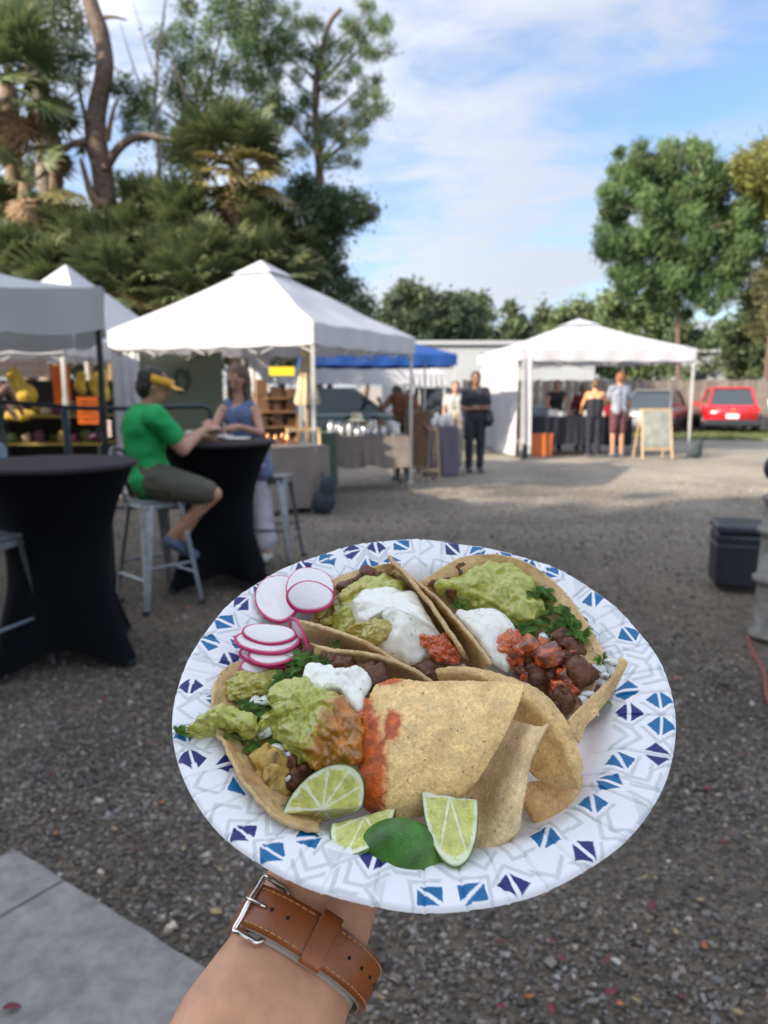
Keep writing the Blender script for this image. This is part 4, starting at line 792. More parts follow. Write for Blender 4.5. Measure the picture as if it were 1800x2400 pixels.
for z in (.35, .75, 1.12): MB().box((-5.3, 10.6, z), (3.0, .6, .03)).build('rack_shelf', m_rk, t)
for x in (-6.78, -5.3, -3.82):
    for y in (10.32, 10.88): MB().box((x, y, .8), (.035, .035, 1.6)).build('rack_post', m_darkm, t)
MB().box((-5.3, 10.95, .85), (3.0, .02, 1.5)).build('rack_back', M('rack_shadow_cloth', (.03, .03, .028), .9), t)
cols = [((.45, .10, .03), 'orange'), ((.16, .05, .10), 'purple'), ((.10, .14, .04), 'green'), ((.55, .45, .30), 'pale'), ((.42, .28, .05), 'yellow'), ((.30, .30, .28), 'grey')]
cm = [M('produce_' + n, c, .5, var=.3, vs=20) for c, n in cols]
for i in range(54):
    z = (.37, .77, 1.14)[i // 18]; k = gr2.randrange(6); r = gr2.uniform(.05, .10); V, F = ellipsoid((0, 0, r * .8), (r, r * .9, r * gr2.uniform(.7, 1.5)), n=12); o = link('produce_bag', mesh_np('produce_bag', V + fbm(V * 14 + i, 2)[:, None] * .025, F, cm[k], True)); o.location = (-6.65 + .162 * (i % 18), 10.50 + gr2.uniform(-.1, .1), z); tag(o, cols[k][1] + ' bag of produce on the rack of the left stall', 'bag', cols[k][1] + ' produce bags on the rack')
# yellow net bags hung from the stall
def bag(label, pts, Y, r): 
    pieces = [capsule(J(u, v, Y), px_r(q, Y), J(u2, v2, Y), px_r(q2, Y)) for (u, v, q), (u2, v2, q2) in zip(pts[:-1], pts[1:])]
    o = skin_obj('net_bag', pieces, .02, m_yel, None, 2, disp=lambda V: .02 * fbm(V * 5, 3)); c = J(*pts[0][:2], Y); tag(o, label, 'bag', 'yellow net bags hanging in the left stall')
bag('large draped yellow net bag hanging at the left edge', [(30, 875, 16), (40, 910, 22), (62, 925, 24)], 9.6, .1)
bag('yellow bag below the railing at the left edge', [(20, 975, 12), (50, 975, 14), (75, 970, 10)], 9.6, .1)
bag('yellow bag behind the square orange sign', [(240, 870, 9), (245, 900, 10), (248, 930, 12)], 10.0, .1)
bag('amber bag between the two tent posts', [(225, 880, 9), (218, 905, 9), (226, 925, 7)], 10.3, .1)
bag('brown stuffed bag left of the two white posts', [(192, 880, 10), (186, 905, 11), (192, 915, 9)], 10.1, .1)
# yellow strip banner, orange box under right tent, red cooler, blue crate
board('strip_banner', 'yellow strip banner hanging far behind the blue topped woman', 'banner', 588, 860, 690, 880, 18.9, M('yellow_vinyl', (.75, .55, .02), .5))
for nm, lb, ct, (x, y, z), s, mt in (('orange_bin', 'orange bin beside the white side wall of the right tent', 'bin', (3.45, 17.1, .25), (.5, .5, .5), M('orange_plastic', (.55, .14, .03), .5)), ('blue_crate', 'blue crate stacked on the orange bin', 'crate', (3.5, 17.2, .665), (.5, .45, .32), M('blue_plastic', (.02, .05, .16), .5)), ('red_cooler', 'dark red cooler on the right end of the black counter', 'cooler', (5.15, 17.3, 1.0), (.55, .4, .28), M('red_plastic', (.33, .02, .035), .35))):
    t = thing(nm, lb, ct, (x, y, z - s[2] / 2)); o = MB().box((0, 0, s[2] * .42), (s[0] * .96, s[1] * .96, s[2] * .84), taper=1.04).build('body', mt, t, world=False); b = o.modifiers.new('b', 'BEVEL'); b.width = .02; b.segments = 2
    o = MB().box((0, 0, s[2] * .92), (s[0] * 1.02, s[1] * 1.02, s[2] * .15)).build('lid', mt, t, world=False); b = o.modifiers.new('b', 'BEVEL'); b.width = .015; b.segments = 2
for i, (x, z, s) in enumerate(((3.75, .862, .14), (3.95, .862, .1), (4.55, .862, .12), (4.8, .862, .1))): o = MB().box((0, 0, s / 2), (s * 1.6, .2, s)).build('tray_box', m_paper, None); o.location = (x, 17.2, z); tag(o, 'white carton on the black counter', 'carton', 'white cartons on the counter')
# food on the far cocktail table
for i, (x, y) in enumerate(((-1.12, 5.9), (-1.3, 6.15))):
    o = MB().lathe([(.001, .004), (.07, .004), (.10, .018), (.103, .017), (.07, 0), (.001, 0)], n=24).build('paper_plate', m_paper, None, True); o.location = (x, y, 1.112); tag(o, ('white paper plate on the far cocktail table, right of the hands', 'white paper plate on the far cocktail table, between the two people')[i], 'plate')
o = MB().box((0, 0, .02), (.15, .11, .04)).build('food_tray', m_brown, None); o.location = (-1.33, 5.78, 1.112); tag(o, 'brown food tray on the far cocktail table', 'tray')
o = MB().lathe([(.001, 0), (.028, 0), (.034, .08), (.001, .08)], n=16).build('sauce_cup', m_paper, None, True); o.location = (-1.45, 5.75, 1.112); tag(o, 'small white cup on the far cocktail table', 'cup')

# ================================================================== PEOPLE
m_hair = M('dark_hair', (.018, .012, .010), .45, var=.3, vs=60, bump=.004, bs=90); m_hairb = M('brown_hair', (.10, .06, .035), .5, var=.35, vs=50, bump=.004, bs=90); m_hairr = M('red_brown_hair', (.20, .075, .035), .5, var=.3, vs=50, bump=.003, bs=90)
m_skin2 = M('skin_light', (.46, .25, .17), .5, var=.12, vs=14, sss=.1, ssr=(1, .35, .2), sscale=.01); m_skin3 = M('skin_dark', (.20, .10, .06), .5, var=.1, vs=14)
m_shoe = M('shoe', (.10, .12, .16), .6, var=.3, vs=20); m_eye = M('eye', (.02, .015, .012), .2); m_lip = M('lips', (.32, .09, .08), .45)
def V3(p): return np.array(p, float)
def person(label, base, face, Hh=1.72, skin=None, top=None, bottom=None, hair=None, sleeve=.5, legs=.96, over={}, slim=1.0, hairlen=0.0, shoes=m_shoe, vox=.013, flare=0.0, topdrop=.0, tank=False, group=None, name='person', lift=0.0):
    """joints in world space; 'face' is the heading (radians, 0 = +X)."""
    f = V3([math.cos(face), math.sin(face), 0]); s = V3([-math.sin(face), math.cos(face), 0]); k = Hh / 1.75; B = V3([base[0], base[1], lift]); z = V3([0, 0, 1])
    W_ = slim
    Jt = dict(head=B + z * 1.62 * k + f * .02, neck=B + z * 1.47 * k, chest=B + z * 1.28 * k, waist=B + z * 1.10 * k, pelvis=B + z * .95 * k)
    for sg, n in ((1, 'L'), (-1, 'R')):
        Jt['sh' + n] = B + z * 1.41 * k + s * sg * .185 * k * W_; Jt['el' + n] = B + z * 1.13 * k + s * sg * .24 * k * W_ - f * .02; Jt['wr' + n] = B + z * .90 * k + s * sg * .25 * k * W_ + f * .05
        Jt['hip' + n] = B + z * .93 * k + s * sg * .09 * k; Jt['kn' + n] = B + z * .50 * k + s * sg * .10 * k + f * .02; Jt['an' + n] = B + z * .085 * k + s * sg * .10 * k; Jt['to' + n] = None
    for q, v in over.items(): Jt[q] = V3(v)
    hv = Jt['head']; up = hv - Jt['neck']; up = up / np.linalg.norm(up)
    root = thing(name, label, 'person', tuple(B), group=group)
    P = []
    hf = f * .9 + z * -.1 if 'look' not in over else V3(over['look']); hf = hf / np.linalg.norm(hf); hs = np.cross(z, hf); hs /= np.linalg.norm(hs); hu = np.cross(hf, hs)
    Rm = np.stack([hf, hs, hu], 1)
    P.append(ellipsoid(hv + hu * .015 * k - hf * .01, (.098 * k, .078 * k, .108 * k), Rm)); P.append(ellipsoid(hv + hf * .025 * k - hu * .05 * k, (.062 * k, .056 * k, .068 * k), Rm))
    P.append(capsule(hv + hf * .088 * k + hu * .01, .010, hv + hf * .104 * k - hu * .018 * k, .015)); 
    for sg in (1, -1): P.append(ellipsoid(hv + hs * sg * .08 * k - hu * .005, (.022, .012, .032), Rm))
    P.append(capsule(Jt['neck'] - z * .04, .058 * k, hv - hu * .05 * k, .050 * k))
    def torso(g, a_=1):
        T = [capsule(Jt['shL'] - s * .02, .055 * k + g, Jt['shR'] + s * .02, .055 * k + g)]
        for sg in (1, -1):
            T.append(capsule(Jt['chest'] + (Jt['shL'] - Jt['shR']) * .20 * sg + z * .04, .100 * k * W_ + g, Jt['waist'] + s * sg * .05 * k, .088 * k * W_ + g, flat=None))
            T.append(capsule(Jt['waist'] + s * sg * .05 * k, .088 * k * W_ + g, Jt['pelvis'] + s * sg * .065 * k, .105 * k * W_ + g))
        return T
    def limbs(j0, j1, r0, r1, g=0, t=1.0):
        a, b = Jt[j0], Jt[j1]; return capsule(a, r0 * k + g, a * (1 - t) + b * t, (r0 + (r1 - r0) * t) * k + g)
    P += torso(0)
    for n in 'LR':
        P += [limbs('sh' + n, 'el' + n, .050 * W_, .040 * W_), limbs('el' + n, 'wr' + n, .040 * W_, .027)]
        d = Jt['wr' + n] - Jt['el' + n]; d /= np.linalg.norm(d); w = Jt['wr' + n]; hd2 = d if 'hand' + n not in over else V3(over['hand' + n]); hd2 = hd2 / np.linalg.norm(hd2); sd2 = np.cross(hd2, z); sd2 = sd2 / (np.linalg.norm(sd2) + 1e-6)
        P.append(capsule(w, .028 * k, w + hd2 * .07 * k, .034 * k))
        for q in (-1.5, -.5, .5, 1.5):
            c0 = w + hd2 * .075 * k + sd2 * q * .017 * k; c1 = c0 + hd2 * (.045 - .004 * abs(q)) * k - z * .004; P.append(capsule(c0, .0115 * k, c1, .0105 * k, 8, 3)); P.append(capsule(c1, .0105 * k, c1 + hd2 * .028 * k - z * .014, .0095 * k, 8, 3))
        P.append(capsule(w + hd2 * .02 * k + sd2 * .02 * k, .014 * k, w + hd2 * .065 * k + sd2 * .058 * k, .011 * k, 8, 3))
        P += [limbs('hip' + n, 'kn' + n, .085 * W_, .055), limbs('kn' + n, 'an' + n, .056, .038)]
        a = Jt['an' + n]; to = Jt['to' + n] if Jt.get('to' + n) is not None else a + f * .17 * k - z * .045 * k; Jt['to' + n] = to; P.append(capsule(a - z * .03, .038 * k, to, .030 * k))
    skin_obj('body', P, vox, skin or m_skin2, root, 4, world=True)
    # eyes and mouth
    for sg in (1, -1): V, F = ellipsoid(hv + hs * sg * .032 * k + hf * .082 * k + hu * .022 * k, (.010, .013, .008), Rm, 8); wlink('eye', mesh_np('eye', V, F, m_eye, True), root)
    V, F = ellipsoid(hv + hf * .080 * k - hu * .052 * k, (.012, .024, .008), Rm, 8); wlink('mouth', mesh_np('mouth', V, F, m_lip, True), root)
    if hair:
        Hp = [ellipsoid(hv + hu * .038 * k - hf * .028 * k, (.100 * k, .090 * k, .095 * k), Rm), ellipsoid(hv + hu * .0 - hf * .055 * k, (.070 * k, .086 * k, .105 * k), Rm)]
        if hairlen:
            for sg in (1, -1): Hp.append(capsule(hv - hf * .03 + hs * sg * .065, .045, hv - hf * .04 + hs * sg * .085 - z * hairlen, .028)); Hp.append(capsule(hv - hf * .07 + hs * sg * .03, .055, hv - hf * .11 + hs * sg * .04 - z * hairlen, .035))
        skin_obj('hair', Hp, .010, hair, root, 2, world=True, disp=lambda V: .006 * fbm(V * 35, 3))
    if top:
        T = torso(.012)
        if tank: T = T[1:]; T += [capsule(Jt['chest'] + (Jt['shL'] - Jt['shR']) * .26 + z * .07, .078, Jt['chest'] - (Jt['shL'] - Jt['shR']) * .26 + z * .07, .078), capsule(Jt['neck'] * .35 + Jt['chest'] * .65 + s * .05, .085, Jt['neck'] * .35 + Jt['chest'] * .65 - s * .05, .085)] + [capsule(Jt['chest'] + (Jt['shL'] - Jt['shR']) * .22 * sg, .08, Jt['sh' + n] * .62 + Jt['neck'] * .38 + z * .02, .045) for sg, n in ((1, 'L'), (-1, 'R'))]
        for n in 'LR':
            if sleeve > 0: T.append(limbs('sh' + n, 'el' + n, .048 * W_, .045 * W_, .014, min(sleeve, 1)))
            if sleeve > 1: T.append(limbs('el' + n, 'wr' + n, .044, .036, .012, sleeve - 1))
        if topdrop: T += [capsule(Jt['pelvis'] + s * sg * .06, .115 * W_, Jt['pelvis'] + s * sg * .08 - z * topdrop, .115 * W_) for sg in (1, -1)]
        skin_obj('shirt', T, vox, top, root, 3, world=True, disp=lambda V: .012 * (1 - 2 * np.abs(fbm(V * 5, 2))))
    if bottom:
        T = [capsule(Jt['pelvis'] + s * .06, .112 * k * W_ + .008, Jt['pelvis'] - s * .06, .112 * k * W_ + .008), capsule(Jt['waist'] * .4 + Jt['pelvis'] * .6 + s * .05, .095 * W_ + .012, Jt['waist'] * .4 + Jt['pelvis'] * .6 - s * .05, .095 * W_ + .012)]
        for n in 'LR':
            T.append(limbs('hip' + n, 'kn' + n, .088 * W_, .062 + flare * .5, .016, min(1, legs * 2)))
            if legs > .5: T.append(limbs('kn' + n, 'an' + n, .062 + flare * .5, .05 + flare, .012, min(1, (legs - .5) * 2)))
        skin_obj('trousers' if legs > .6 else 'shorts', T, vox, bottom, root, 3, world=True, disp=lambda V: .008 * (1 - 2 * np.abs(fbm(V * 6 + 4, 3))))
    for n in 'LR':
        a = Jt['an' + n]; to = Jt['to' + n]; skin_obj('shoe', [capsule(a - z * .04 - (to - a) * .15, .045 * k, to, .042 * k)], .014, shoes, root, 2, world=True)
    return root, Jt, (hv, hf, hs, hu)
def cl(c, n='cloth'): return M(n, c, .75, var=.12, vs=7, bump=.004, bs=14)
# seated person in green
Yg = 5.30
r_, jt, (hv, hf, hs, hu) = person('person in a green t-shirt, khaki shorts and yellow visor seated on a bar stool', (-1.62, 5.3), 0.35, 1.74, m_skin2, cl((.006, .33, .085), 'green_shirt'), cl((.075, .073, .055), 'khaki_shorts'), m_hair, .62, .42, over=dict(
    head=J(362, 905, Yg), look=(.93, .30, -.28), neck=J(338, 958, Yg), chest=J(335, 1010, Yg), waist=J(340, 1065, Yg), pelvis=J(352, 1120, Yg),
    shR=J(362, 975, Yg - .20), elR=J(428, 1052, Yg - .10), wrR=J(478, 1008, Yg + .28), handR=(.3, .5, .05), shL=J(348, 968, Yg + .20), elL=J(425, 1040, Yg + .32), wrL=J(485, 1004, Yg + .40), handL=(.3, .3, .0),
    hipR=J(368, 1128, Yg - .10), knR=J(502, 1158, Yg - .08), anR=J(402, 1258, Yg - .02), toR=J(440, 1290, Yg + .06), hipL=J(368, 1126, Yg + .10), knL=J(488, 1150, Yg + .30), anL=J(420, 1270, Yg + .25), toL=J(455, 1300, Yg + .3)), slim=1.28, shoes=cl((.10, .13, .22), 'sneaker'))
m_vis = M('yellow_visor', (.75, .42, .03), .5); pts = [hv + hu * .045 + (math.cos(a) * hf + math.sin(a) * hs) * np.array([.108]) for a in np.linspace(-1.9, 1.9, 24)]
MB().tube(pts, .016, 6, flat=2.0).build('visor_band', m_vis, r_, True)
V = []; 
for i, q in enumerate((.10, .14, .175)):
    for a in np.linspace(-.95, .95, 14): V.append(hv + hu * (.045 - .010 * i - .02 * (q - .1) * 10 * abs(math.sin(a)) ** 2) + hf * (q * math.cos(a) + (q - .1) * .3) + hs * .105 * math.sin(a) * (1 + .1 * i))
V = np.array(V); V = np.concatenate([V, V - hu * .004]); F = [(i * 14 + j, i * 14 + j + 1, (i + 1) * 14 + j + 1, (i + 1) * 14 + j) for i in range(2) for j in range(13)]; F += [tuple(q + 42 for q in f)[::-1] for f in F]
wlink('visor_peak', mesh_np('visor_peak', V, F, m_vis, True), r_)
# woman in blue
Yw = 6.45
r_, jt, hh = person('woman in a blue sleeveless top and white trousers at the far cocktail table', (-1.12, 6.6), -math.pi / 2 - .25, 1.70, m_skin2, cl((.12, .17, .31), 'blue_top'), cl((.55, .52, .62), 'white_trousers'), m_hairb, 0, .80, over=dict(
    head=J(556, 889, Yw), look=(-.25, -.8, -.5), neck=J(562, 940, Yw + .03), chest=J(563, 985, Yw + .04), waist=J(575, 1035, Yw + .08), pelvis=J(592, 1085, Yw + .12), shL=J(598, 962, Yw), shR=J(520, 962, Yw + .02), elR=J(498, 1012, Yw - .15), wrR=J(492, 990, Yw - .42), handR=(0, -1, -.1),
    elL=J(612, 1015, Yw - .12), wrL=J(560, 1000, Yw - .38), handL=(-1, -.3, -.2), hipL=J(608, 1100, Yw + .12), hipR=J(585, 1100, Yw + .16), knL=J(614, 1215, Yw + .15), knR=J(600, 1215, Yw + .2)), slim=.86, hairlen=.28, flare=.045, topdrop=.06, tank=True, shoes=cl((.5, .5, .46), 'pale_shoe'))
# man in black
person('man in black clothes with folded arms standing between the two white tents', (1.62, 13.75), -math.pi / 2 + .1, 1.78, m_skin3, cl((.02, .022, .03), 'black_shirt'), cl((.015, .018, .025), 'black_trousers'), m_hair, .6, .97, over=dict(elL=(1.86, 13.72, 1.12), wrL=(1.66, 13.53, 1.16), handL=(-1, 0, 0), elR=(1.39, 13.72, 1.12), wrR=(1.54, 13.52, 1.13), handR=(1, 0, 0)), slim=1.02)
t = skin_obj('shoulder_bag', [ellipsoid((1.85, 13.75, .98), (.10, .10, .15)), ellipsoid((1.85, 13.72, .92), (.11, .09, .12))], .015, m_blk, None, 2); tag(t, 'black bag on the hip of the man in black', 'bag')
person('person in white with a tan bag, half hidden behind the man in black', (1.38, 15.0), -math.pi / 2, 1.62, m_skin2, cl((.36, .35, .34), 'white_top'), cl((.28, .25, .22), 'pale_trousers'), m_hairb, .5, .97, slim=.95)
t = skin_obj('tote_bag', [ellipsoid((1.33, 14.6, .82), (.08, .06, .24))], .015, m_woodl, None, 2); tag(t, 'tan tote bag left of the man in black', 'bag')
# seller under the large tent
person('seller with dark tied hair leaning over the goods in the large white tent', (.30, 12.6), -math.pi / 2 - .3, 1.66, m_skin3, cl((.14, .06, .035), 'rust_top'), cl((.03, .03, .03), 'dark_trousers'), m_hair, .6, .97, over=dict(head=J(930, 922, 12.5), look=(-.4, -.7, -.5), elR=J(895, 960, 12.4), wrR=J(890, 940, 12.2), elL=J(985, 985, 12.4), wrL=J(1000, 1000, 12.2)))
# right tent people
person('seller in a black sleeveless top behind the black counter', (4.02, 18.1), -math.pi / 2, 1.66, m_skin2, cl((.012, .014, .02), 'black_top'), cl((.02, .03, .06), 'dark_jeans'), m_hair, .1, .97, slim=.95, over=dict(elL=(4.25, 17.95, 1.1), wrL=(4.2, 17.7, .95), elR=(3.78, 17.95, 1.1), wrR=(3.85, 17.7, .95)))
person('person in dark red partly hidden behind the bare shouldered woman', (4.65, 18.2), -math.pi / 2, 1.56, m_skin3, cl((.16, .015, .03), 'dark_red_top'), cl((.03, .03, .04), 'dark_jeans'), m_hair, .9, .97)
person('bare shouldered woman in black overalls seen from behind at the counter', (4.50, 16.55), math.pi / 2, 1.68, M('sunlit_skin', (.62, .33, .17), .5, var=.1, vs=14), None, cl((.010, .012, .022), 'black_overalls'), m_hairb, 0, .97, slim=.95, over=dict(elL=(4.27, 16.65, 1.12), wrL=(4.3, 16.85, 1.0), elR=(4.74, 16.65, 1.12), wrR=(4.72, 16.85, 1.0)))  # orange sunlight on her bare back is put into the skin colour
o = [q for q in bpy.data.objects if q.name.startswith('person')][-1]
r_ = [q for q in COL.objects if q.get('label', '').startswith('bare shouldered')][0]
skin_obj('overall_bib', [capsule((4.44, 16.55, 1.20), .113, (4.44, 16.55, .98), .118), capsule((4.56, 16.55, 1.20), .113, (4.56, 16.55, .98), .118)], .014, cl((.010, .012, .022), 'black_bib'), r_, 3, world=True)
person('red haired person in a grey t-shirt and maroon shorts at the counter', (5.02, 16.55), math.pi / 2 + .25, 1.82, m_skin2, cl((.24, .27, .33), 'grey_shirt'), cl((.10, .035, .045), 'maroon_shorts'), m_hairr, .6, .42, slim=1.0, over=dict(elL=(4.78, 16.62, 1.22), wrL=(4.84, 16.85, 1.15)))
# partly seen person at the left edge
person('person at the left edge holding up a yellow bag, pale blue jeans', (-4.22, 8.35), 0.4, 1.68, m_skin2, cl((.035, .05, .045), 'dark_green_top'), cl((.25, .36, .48), 'pale_jeans'), m_hairb, .4, .97, over=dict(elR=J(18, 905, 8.2), wrR=J(40, 945, 8.3), elL=J(0, 930, 8.5), wrL=J(25, 962, 8.4)))

# ================================================================== FENCE, BUILDINGS, VEHICLES
m_fence = M('weathered_fence_wood', (.20, .175, .15), .8, var=.35, vs=3, bump=.004, bs=30); m_fence2 = M('weathered_fence_wood_dark', (.15, .13, .11), .8, var=.3, vs=3)
t = thing('plank_fence', 'long weathered grey plank fence behind the parked cars', 'fence', (9, 29, 0)); fr = random.Random(4); pb_ = []
for k in range(4): me = MB().box((0, 0, .87), (.138, .02, 1.74)).mesh('plank', m_fence if k % 3 else m_fence2); pb_.append(me)
for i in range(112):
    o = link('plank', pb_[fr.randrange(4)], t); o.matrix_parent_inverse = inv(t); o.location = (3.0 + i * .146, 29 + fr.uniform(-.008, .008), fr.uniform(-.03, .03)); o.rotation_euler = (0, fr.uniform(-.008, .008), 0)
for z in (.35, 1.4): MB().box((11.1, 29.04, z), (16.6, .04, .09)).build('rail', m_fence2, t)
for i in range(8): MB().box((3 + i * 2.3, 29.10, .85), (.1, .1, 1.75)).build('post', m_fence2, t)
m_wb = M('white_building_wall', (.36, .39, .42), .7, var=.06, vs=1); m_glass = M('window_glass', (.03, .04, .05), .08, spec=.8); m_roofg = M('grey_roof', (.30, .31, .32), .6, var=.15, vs=3)
t = thing('white_building', 'long low white building beyond the tents', 'building', (6, 46, 0)); a = J(1015, 806, 44); b = J(1230, 800, 44)
MB().box(((a[0] + 11) / 2 - 1, 46.5, 1.9), (12 - a[0] * 0, 5, 3.8)).build('wall', m_wb, t); MB().box(((a[0] + 11) / 2 - 1, 46.5, 3.92), (12.4, 5.5, .22)).build('roof', m_wb, t)
for x in (3.4, 5.9, 8.2):
    f = MB().box((x, 43.97, 3.0), (.9, .08, .7)).build('window', m_glass, t); MB().box((x, 43.93, 3.38), (1.0, .06, .06)).build('lintel', m_wb, f); MB().box((x, 43.93, 2.62), (1.0, .06, .06)).build('sill', m_wb, f)
MB().box((6.5, 43.9, 1.0), (1.1, .1, 2.0)).build('door', m_roofg, t)
t = thing('pale_house', 'pale gabled house behind the trees, above the red car', 'house', (19, 44, 0)); hx = J(1665, 820, 44)[0]
MB().box((hx, 45, 1.7), (4.0, 4, 3.3)).build('wall', m_wb, t)
mb = MB(); V = [(hx - 2.3, 42.8, 3.35), (hx + 2.3, 42.8, 3.35), (hx + 2.3, 47.2, 3.35), (hx - 2.3, 47.2, 3.35), (hx - 1.2, 45, 4.4), (hx + 1.2, 45, 4.4)]; mb.add(V, [(0, 1, 5, 4), (1, 2, 5), (2, 3, 4, 5), (3, 0, 4), (3, 2, 1, 0)]).build('roof', M('pale_metal_roof', (.55, .57, .58), .35, metal=.3), t)
for x in (-1, 1): MB().box((hx + x, 42.97, 1.9), (.8, .06, .9)).build('window', m_glass, t)
def car(label, x, y, rz, L, Wd, Hh, paint, cat='car', kind='sedan', name='parked_car', tail=(.6, .02, .02)):
    t = thing(name, label, cat, (x, y, 0), rz); mp = paint; n = 26; V = []; zs = 8
    xs = np.linspace(-L / 2, L / 2, n)
    def belt(q): return Hh * (.60 if kind == 'sedan' else .66) * (1 - .10 * abs(q) ** 6) - (.10 * max(0, q - .45) if kind == 'sedan' else 0)
    for xx in xs:
        q = xx / (L / 2); w = Wd / 2 * (1 - .16 * abs(q) ** 5); zb = .22 + .10 * abs(q) ** 8; zt = belt(q)
        for (a, z) in ((.86, zb), (.97, zb + .12), (1.0, (zb + zt) * .5), (.985, zt - .12), (.93, zt - .02), (.80, zt)): V.append((xx, -w * a, z))
        for (a, z) in ((.80, zt), (.93, zt - .02), (.985, zt - .12), (1.0, (zb + zt) * .5), (.97, zb + .12), (.86, zb)): V.append((xx, w * a, z))
    m = 12; F = [(i * m + j, (i + 1) * m + j, (i + 1) * m + j + 1, i * m + j + 1) for i in range(n - 1) for j in range(m - 1)] + [(i * m + m - 1, (i + 1) * m + m - 1, (i + 1) * m, i * m) for i in range(n - 1)] + [tuple(range(m)), tuple((n - 1) * m + j for j in range(m))[::-1]]
    link('body', mesh_np('body', V, F, mp, True), t)
    x0, x1, x2, x3 = (-L * .40, -L * .22, L * .10, L * .28) if kind == 'sedan' else (-L * .47, -L * .38, L * .12, L * .28)
    V = []; zb = Hh * .56
    for xx, z, wf in ((x0, zb, .80), (x1, Hh - .05, .64), (x1 + .15, Hh, .62), (x2 - .15, Hh, .62), (x2, Hh - .05, .64), (x3, zb, .80)): V += [(xx, -Wd / 2 * wf, z), (xx, Wd / 2 * wf, z)]
    Vb = [(x0, -Wd / 2 * .86, zb), (x0, Wd / 2 * .86, zb), (x3, -Wd / 2 * .86, zb), (x3, Wd / 2 * .86, zb)]
    MB().add(V, [(0, 1, 3, 2), (8, 9, 11, 10), (0, 2, 4, 6, 8, 10), (11, 9, 7, 5, 3, 1), (2, 3, 5, 4), (4, 5, 7, 6), (6, 7, 9, 8)]).build('glasshouse', m_glass, t, world=False)
    MB().box(((x1 + x2) / 2, 0, Hh + .004), (x2 - x1 + .05, Wd * .64, .05)).build('roof', mp, t, world=False)
    for sx, px2 in ((x1, x0), (x2, x3)):
        for sy in (-1, 1): MB().tube([(sx, sy * Wd / 2 * .65, Hh - .02), (px2, sy * Wd / 2 * .81, zb)], .035, 5).build('pillar', mp, t, world=False)
    for sx in (-1, 1):
        for sy in (-1, 1):
            w_ = thing('wheel', None, None, (sx * L * .31, sy * (Wd / 2 - .09), .33)); w_.parent = t
            V = []; R_ = .33
            mb = MB().lathe([(.19, -.1), (.30, -.1), (R_, -.06), (R_, .06), (.30, .1), (.19, .1)], n=24); o = mb.build('tyre', m_blk, w_, True, world=False); o.rotation_euler = (math.pi / 2, 0, 0)
            o = MB().lathe([(.001, -.07), (.19, -.08), (.19, .08), (.001, .07)], n=16).build('rim', m_jar, w_, False, world=False); o.rotation_euler = (math.pi / 2, 0, 0)
    ml = M('tail_lamp', tail, .15, coat=.6); xe = -L / 2
    for sy in (-1, 1):
        o = MB().box((xe + .03, sy * Wd * .37, Hh * .53), (.10, Wd * .17, .15)).build('tail_light', ml, t, world=False); b = o.modifiers.new('b', 'BEVEL'); b.width = .025; b.segments = 2
        MB().box((L / 2 - .06, sy * Wd * .36, Hh * .45), (.12, Wd * .16, .12)).build('headlight', m_jar, t, world=False)
        MB().box((L * .14, sy * (Wd / 2 + .07), Hh * .62), (.10, .16, .12)).build('mirror', mp, t, world=False)
    MB().box((xe - .005, 0, Hh * .38), (.03, .38, .14)).build('number_plate', m_paper, t, world=False)
    o = MB().box((xe + .02, 0, .34), (.16, Wd * .92, .20)).build('bumper', m_darkm if kind != 'sedan' else mp, t, world=False); b = o.modifiers.new('b', 'BEVEL'); b.width = .04; b.segments = 2
    MB().lathe([(.001, -.01), (.07, -.01), (.07, .01), (.001, .01)], n=16).build('badge', m_cop, t, world=False).matrix_local = Matrix.Translation((xe - .01, 0, Hh * .52)) @ Matrix.Rotation(math.pi / 2, 4, 'Y')
    return t
m_red = M('red_car_paint', (.50, .008, .02), .25, coat=.8, coat_r=.05); m_silver = M('silver_car_paint', (.24, .25, .26), .3, metal=.5, coat=.6); m_teal = M('dark_teal_car_paint', (.02, .035, .04), .25, coat=.8); m_dk = M('dark_blue_car_paint', (.012, .02, .035), .25, coat=.8)
car('glossy red car parked rear towards the camera at the right', 12.0, 27.2, math.radians(72), 4.3, 1.8, 1.46, m_red, kind='suv')
car('silver grey sedan parked in front of the plank fence, left of the red car', 9.55, 27.0, math.radians(60), 4.5, 1.8, 1.38, m_silver)
car('dark teal car behind the merchandise tables', -1.2, 22.6 - 2.9, math.radians(4), 4.5, 1.8, 1.45, m_teal)
car('dark blue car seen between the blue tent and the right white tent', 2.6, 23.6, math.radians(10), 4.6, 1.8, 1.45, m_dk, kind='suv')
# ================================================================== PLATE
def pl(x, y, z):            # plate frame (metres, z above the floor) -> world
    x, y, z = np.broadcast_arrays(np.asarray(x, float), y, z)
    return PC + x[..., None] * PX + y[..., None] * PY + (z[..., None] - RIM) * PN
def to_pl(P):
    q = np.asarray(P) - PC; return np.stack([q @ PX, q @ PY, q @ PN + RIM], -1)

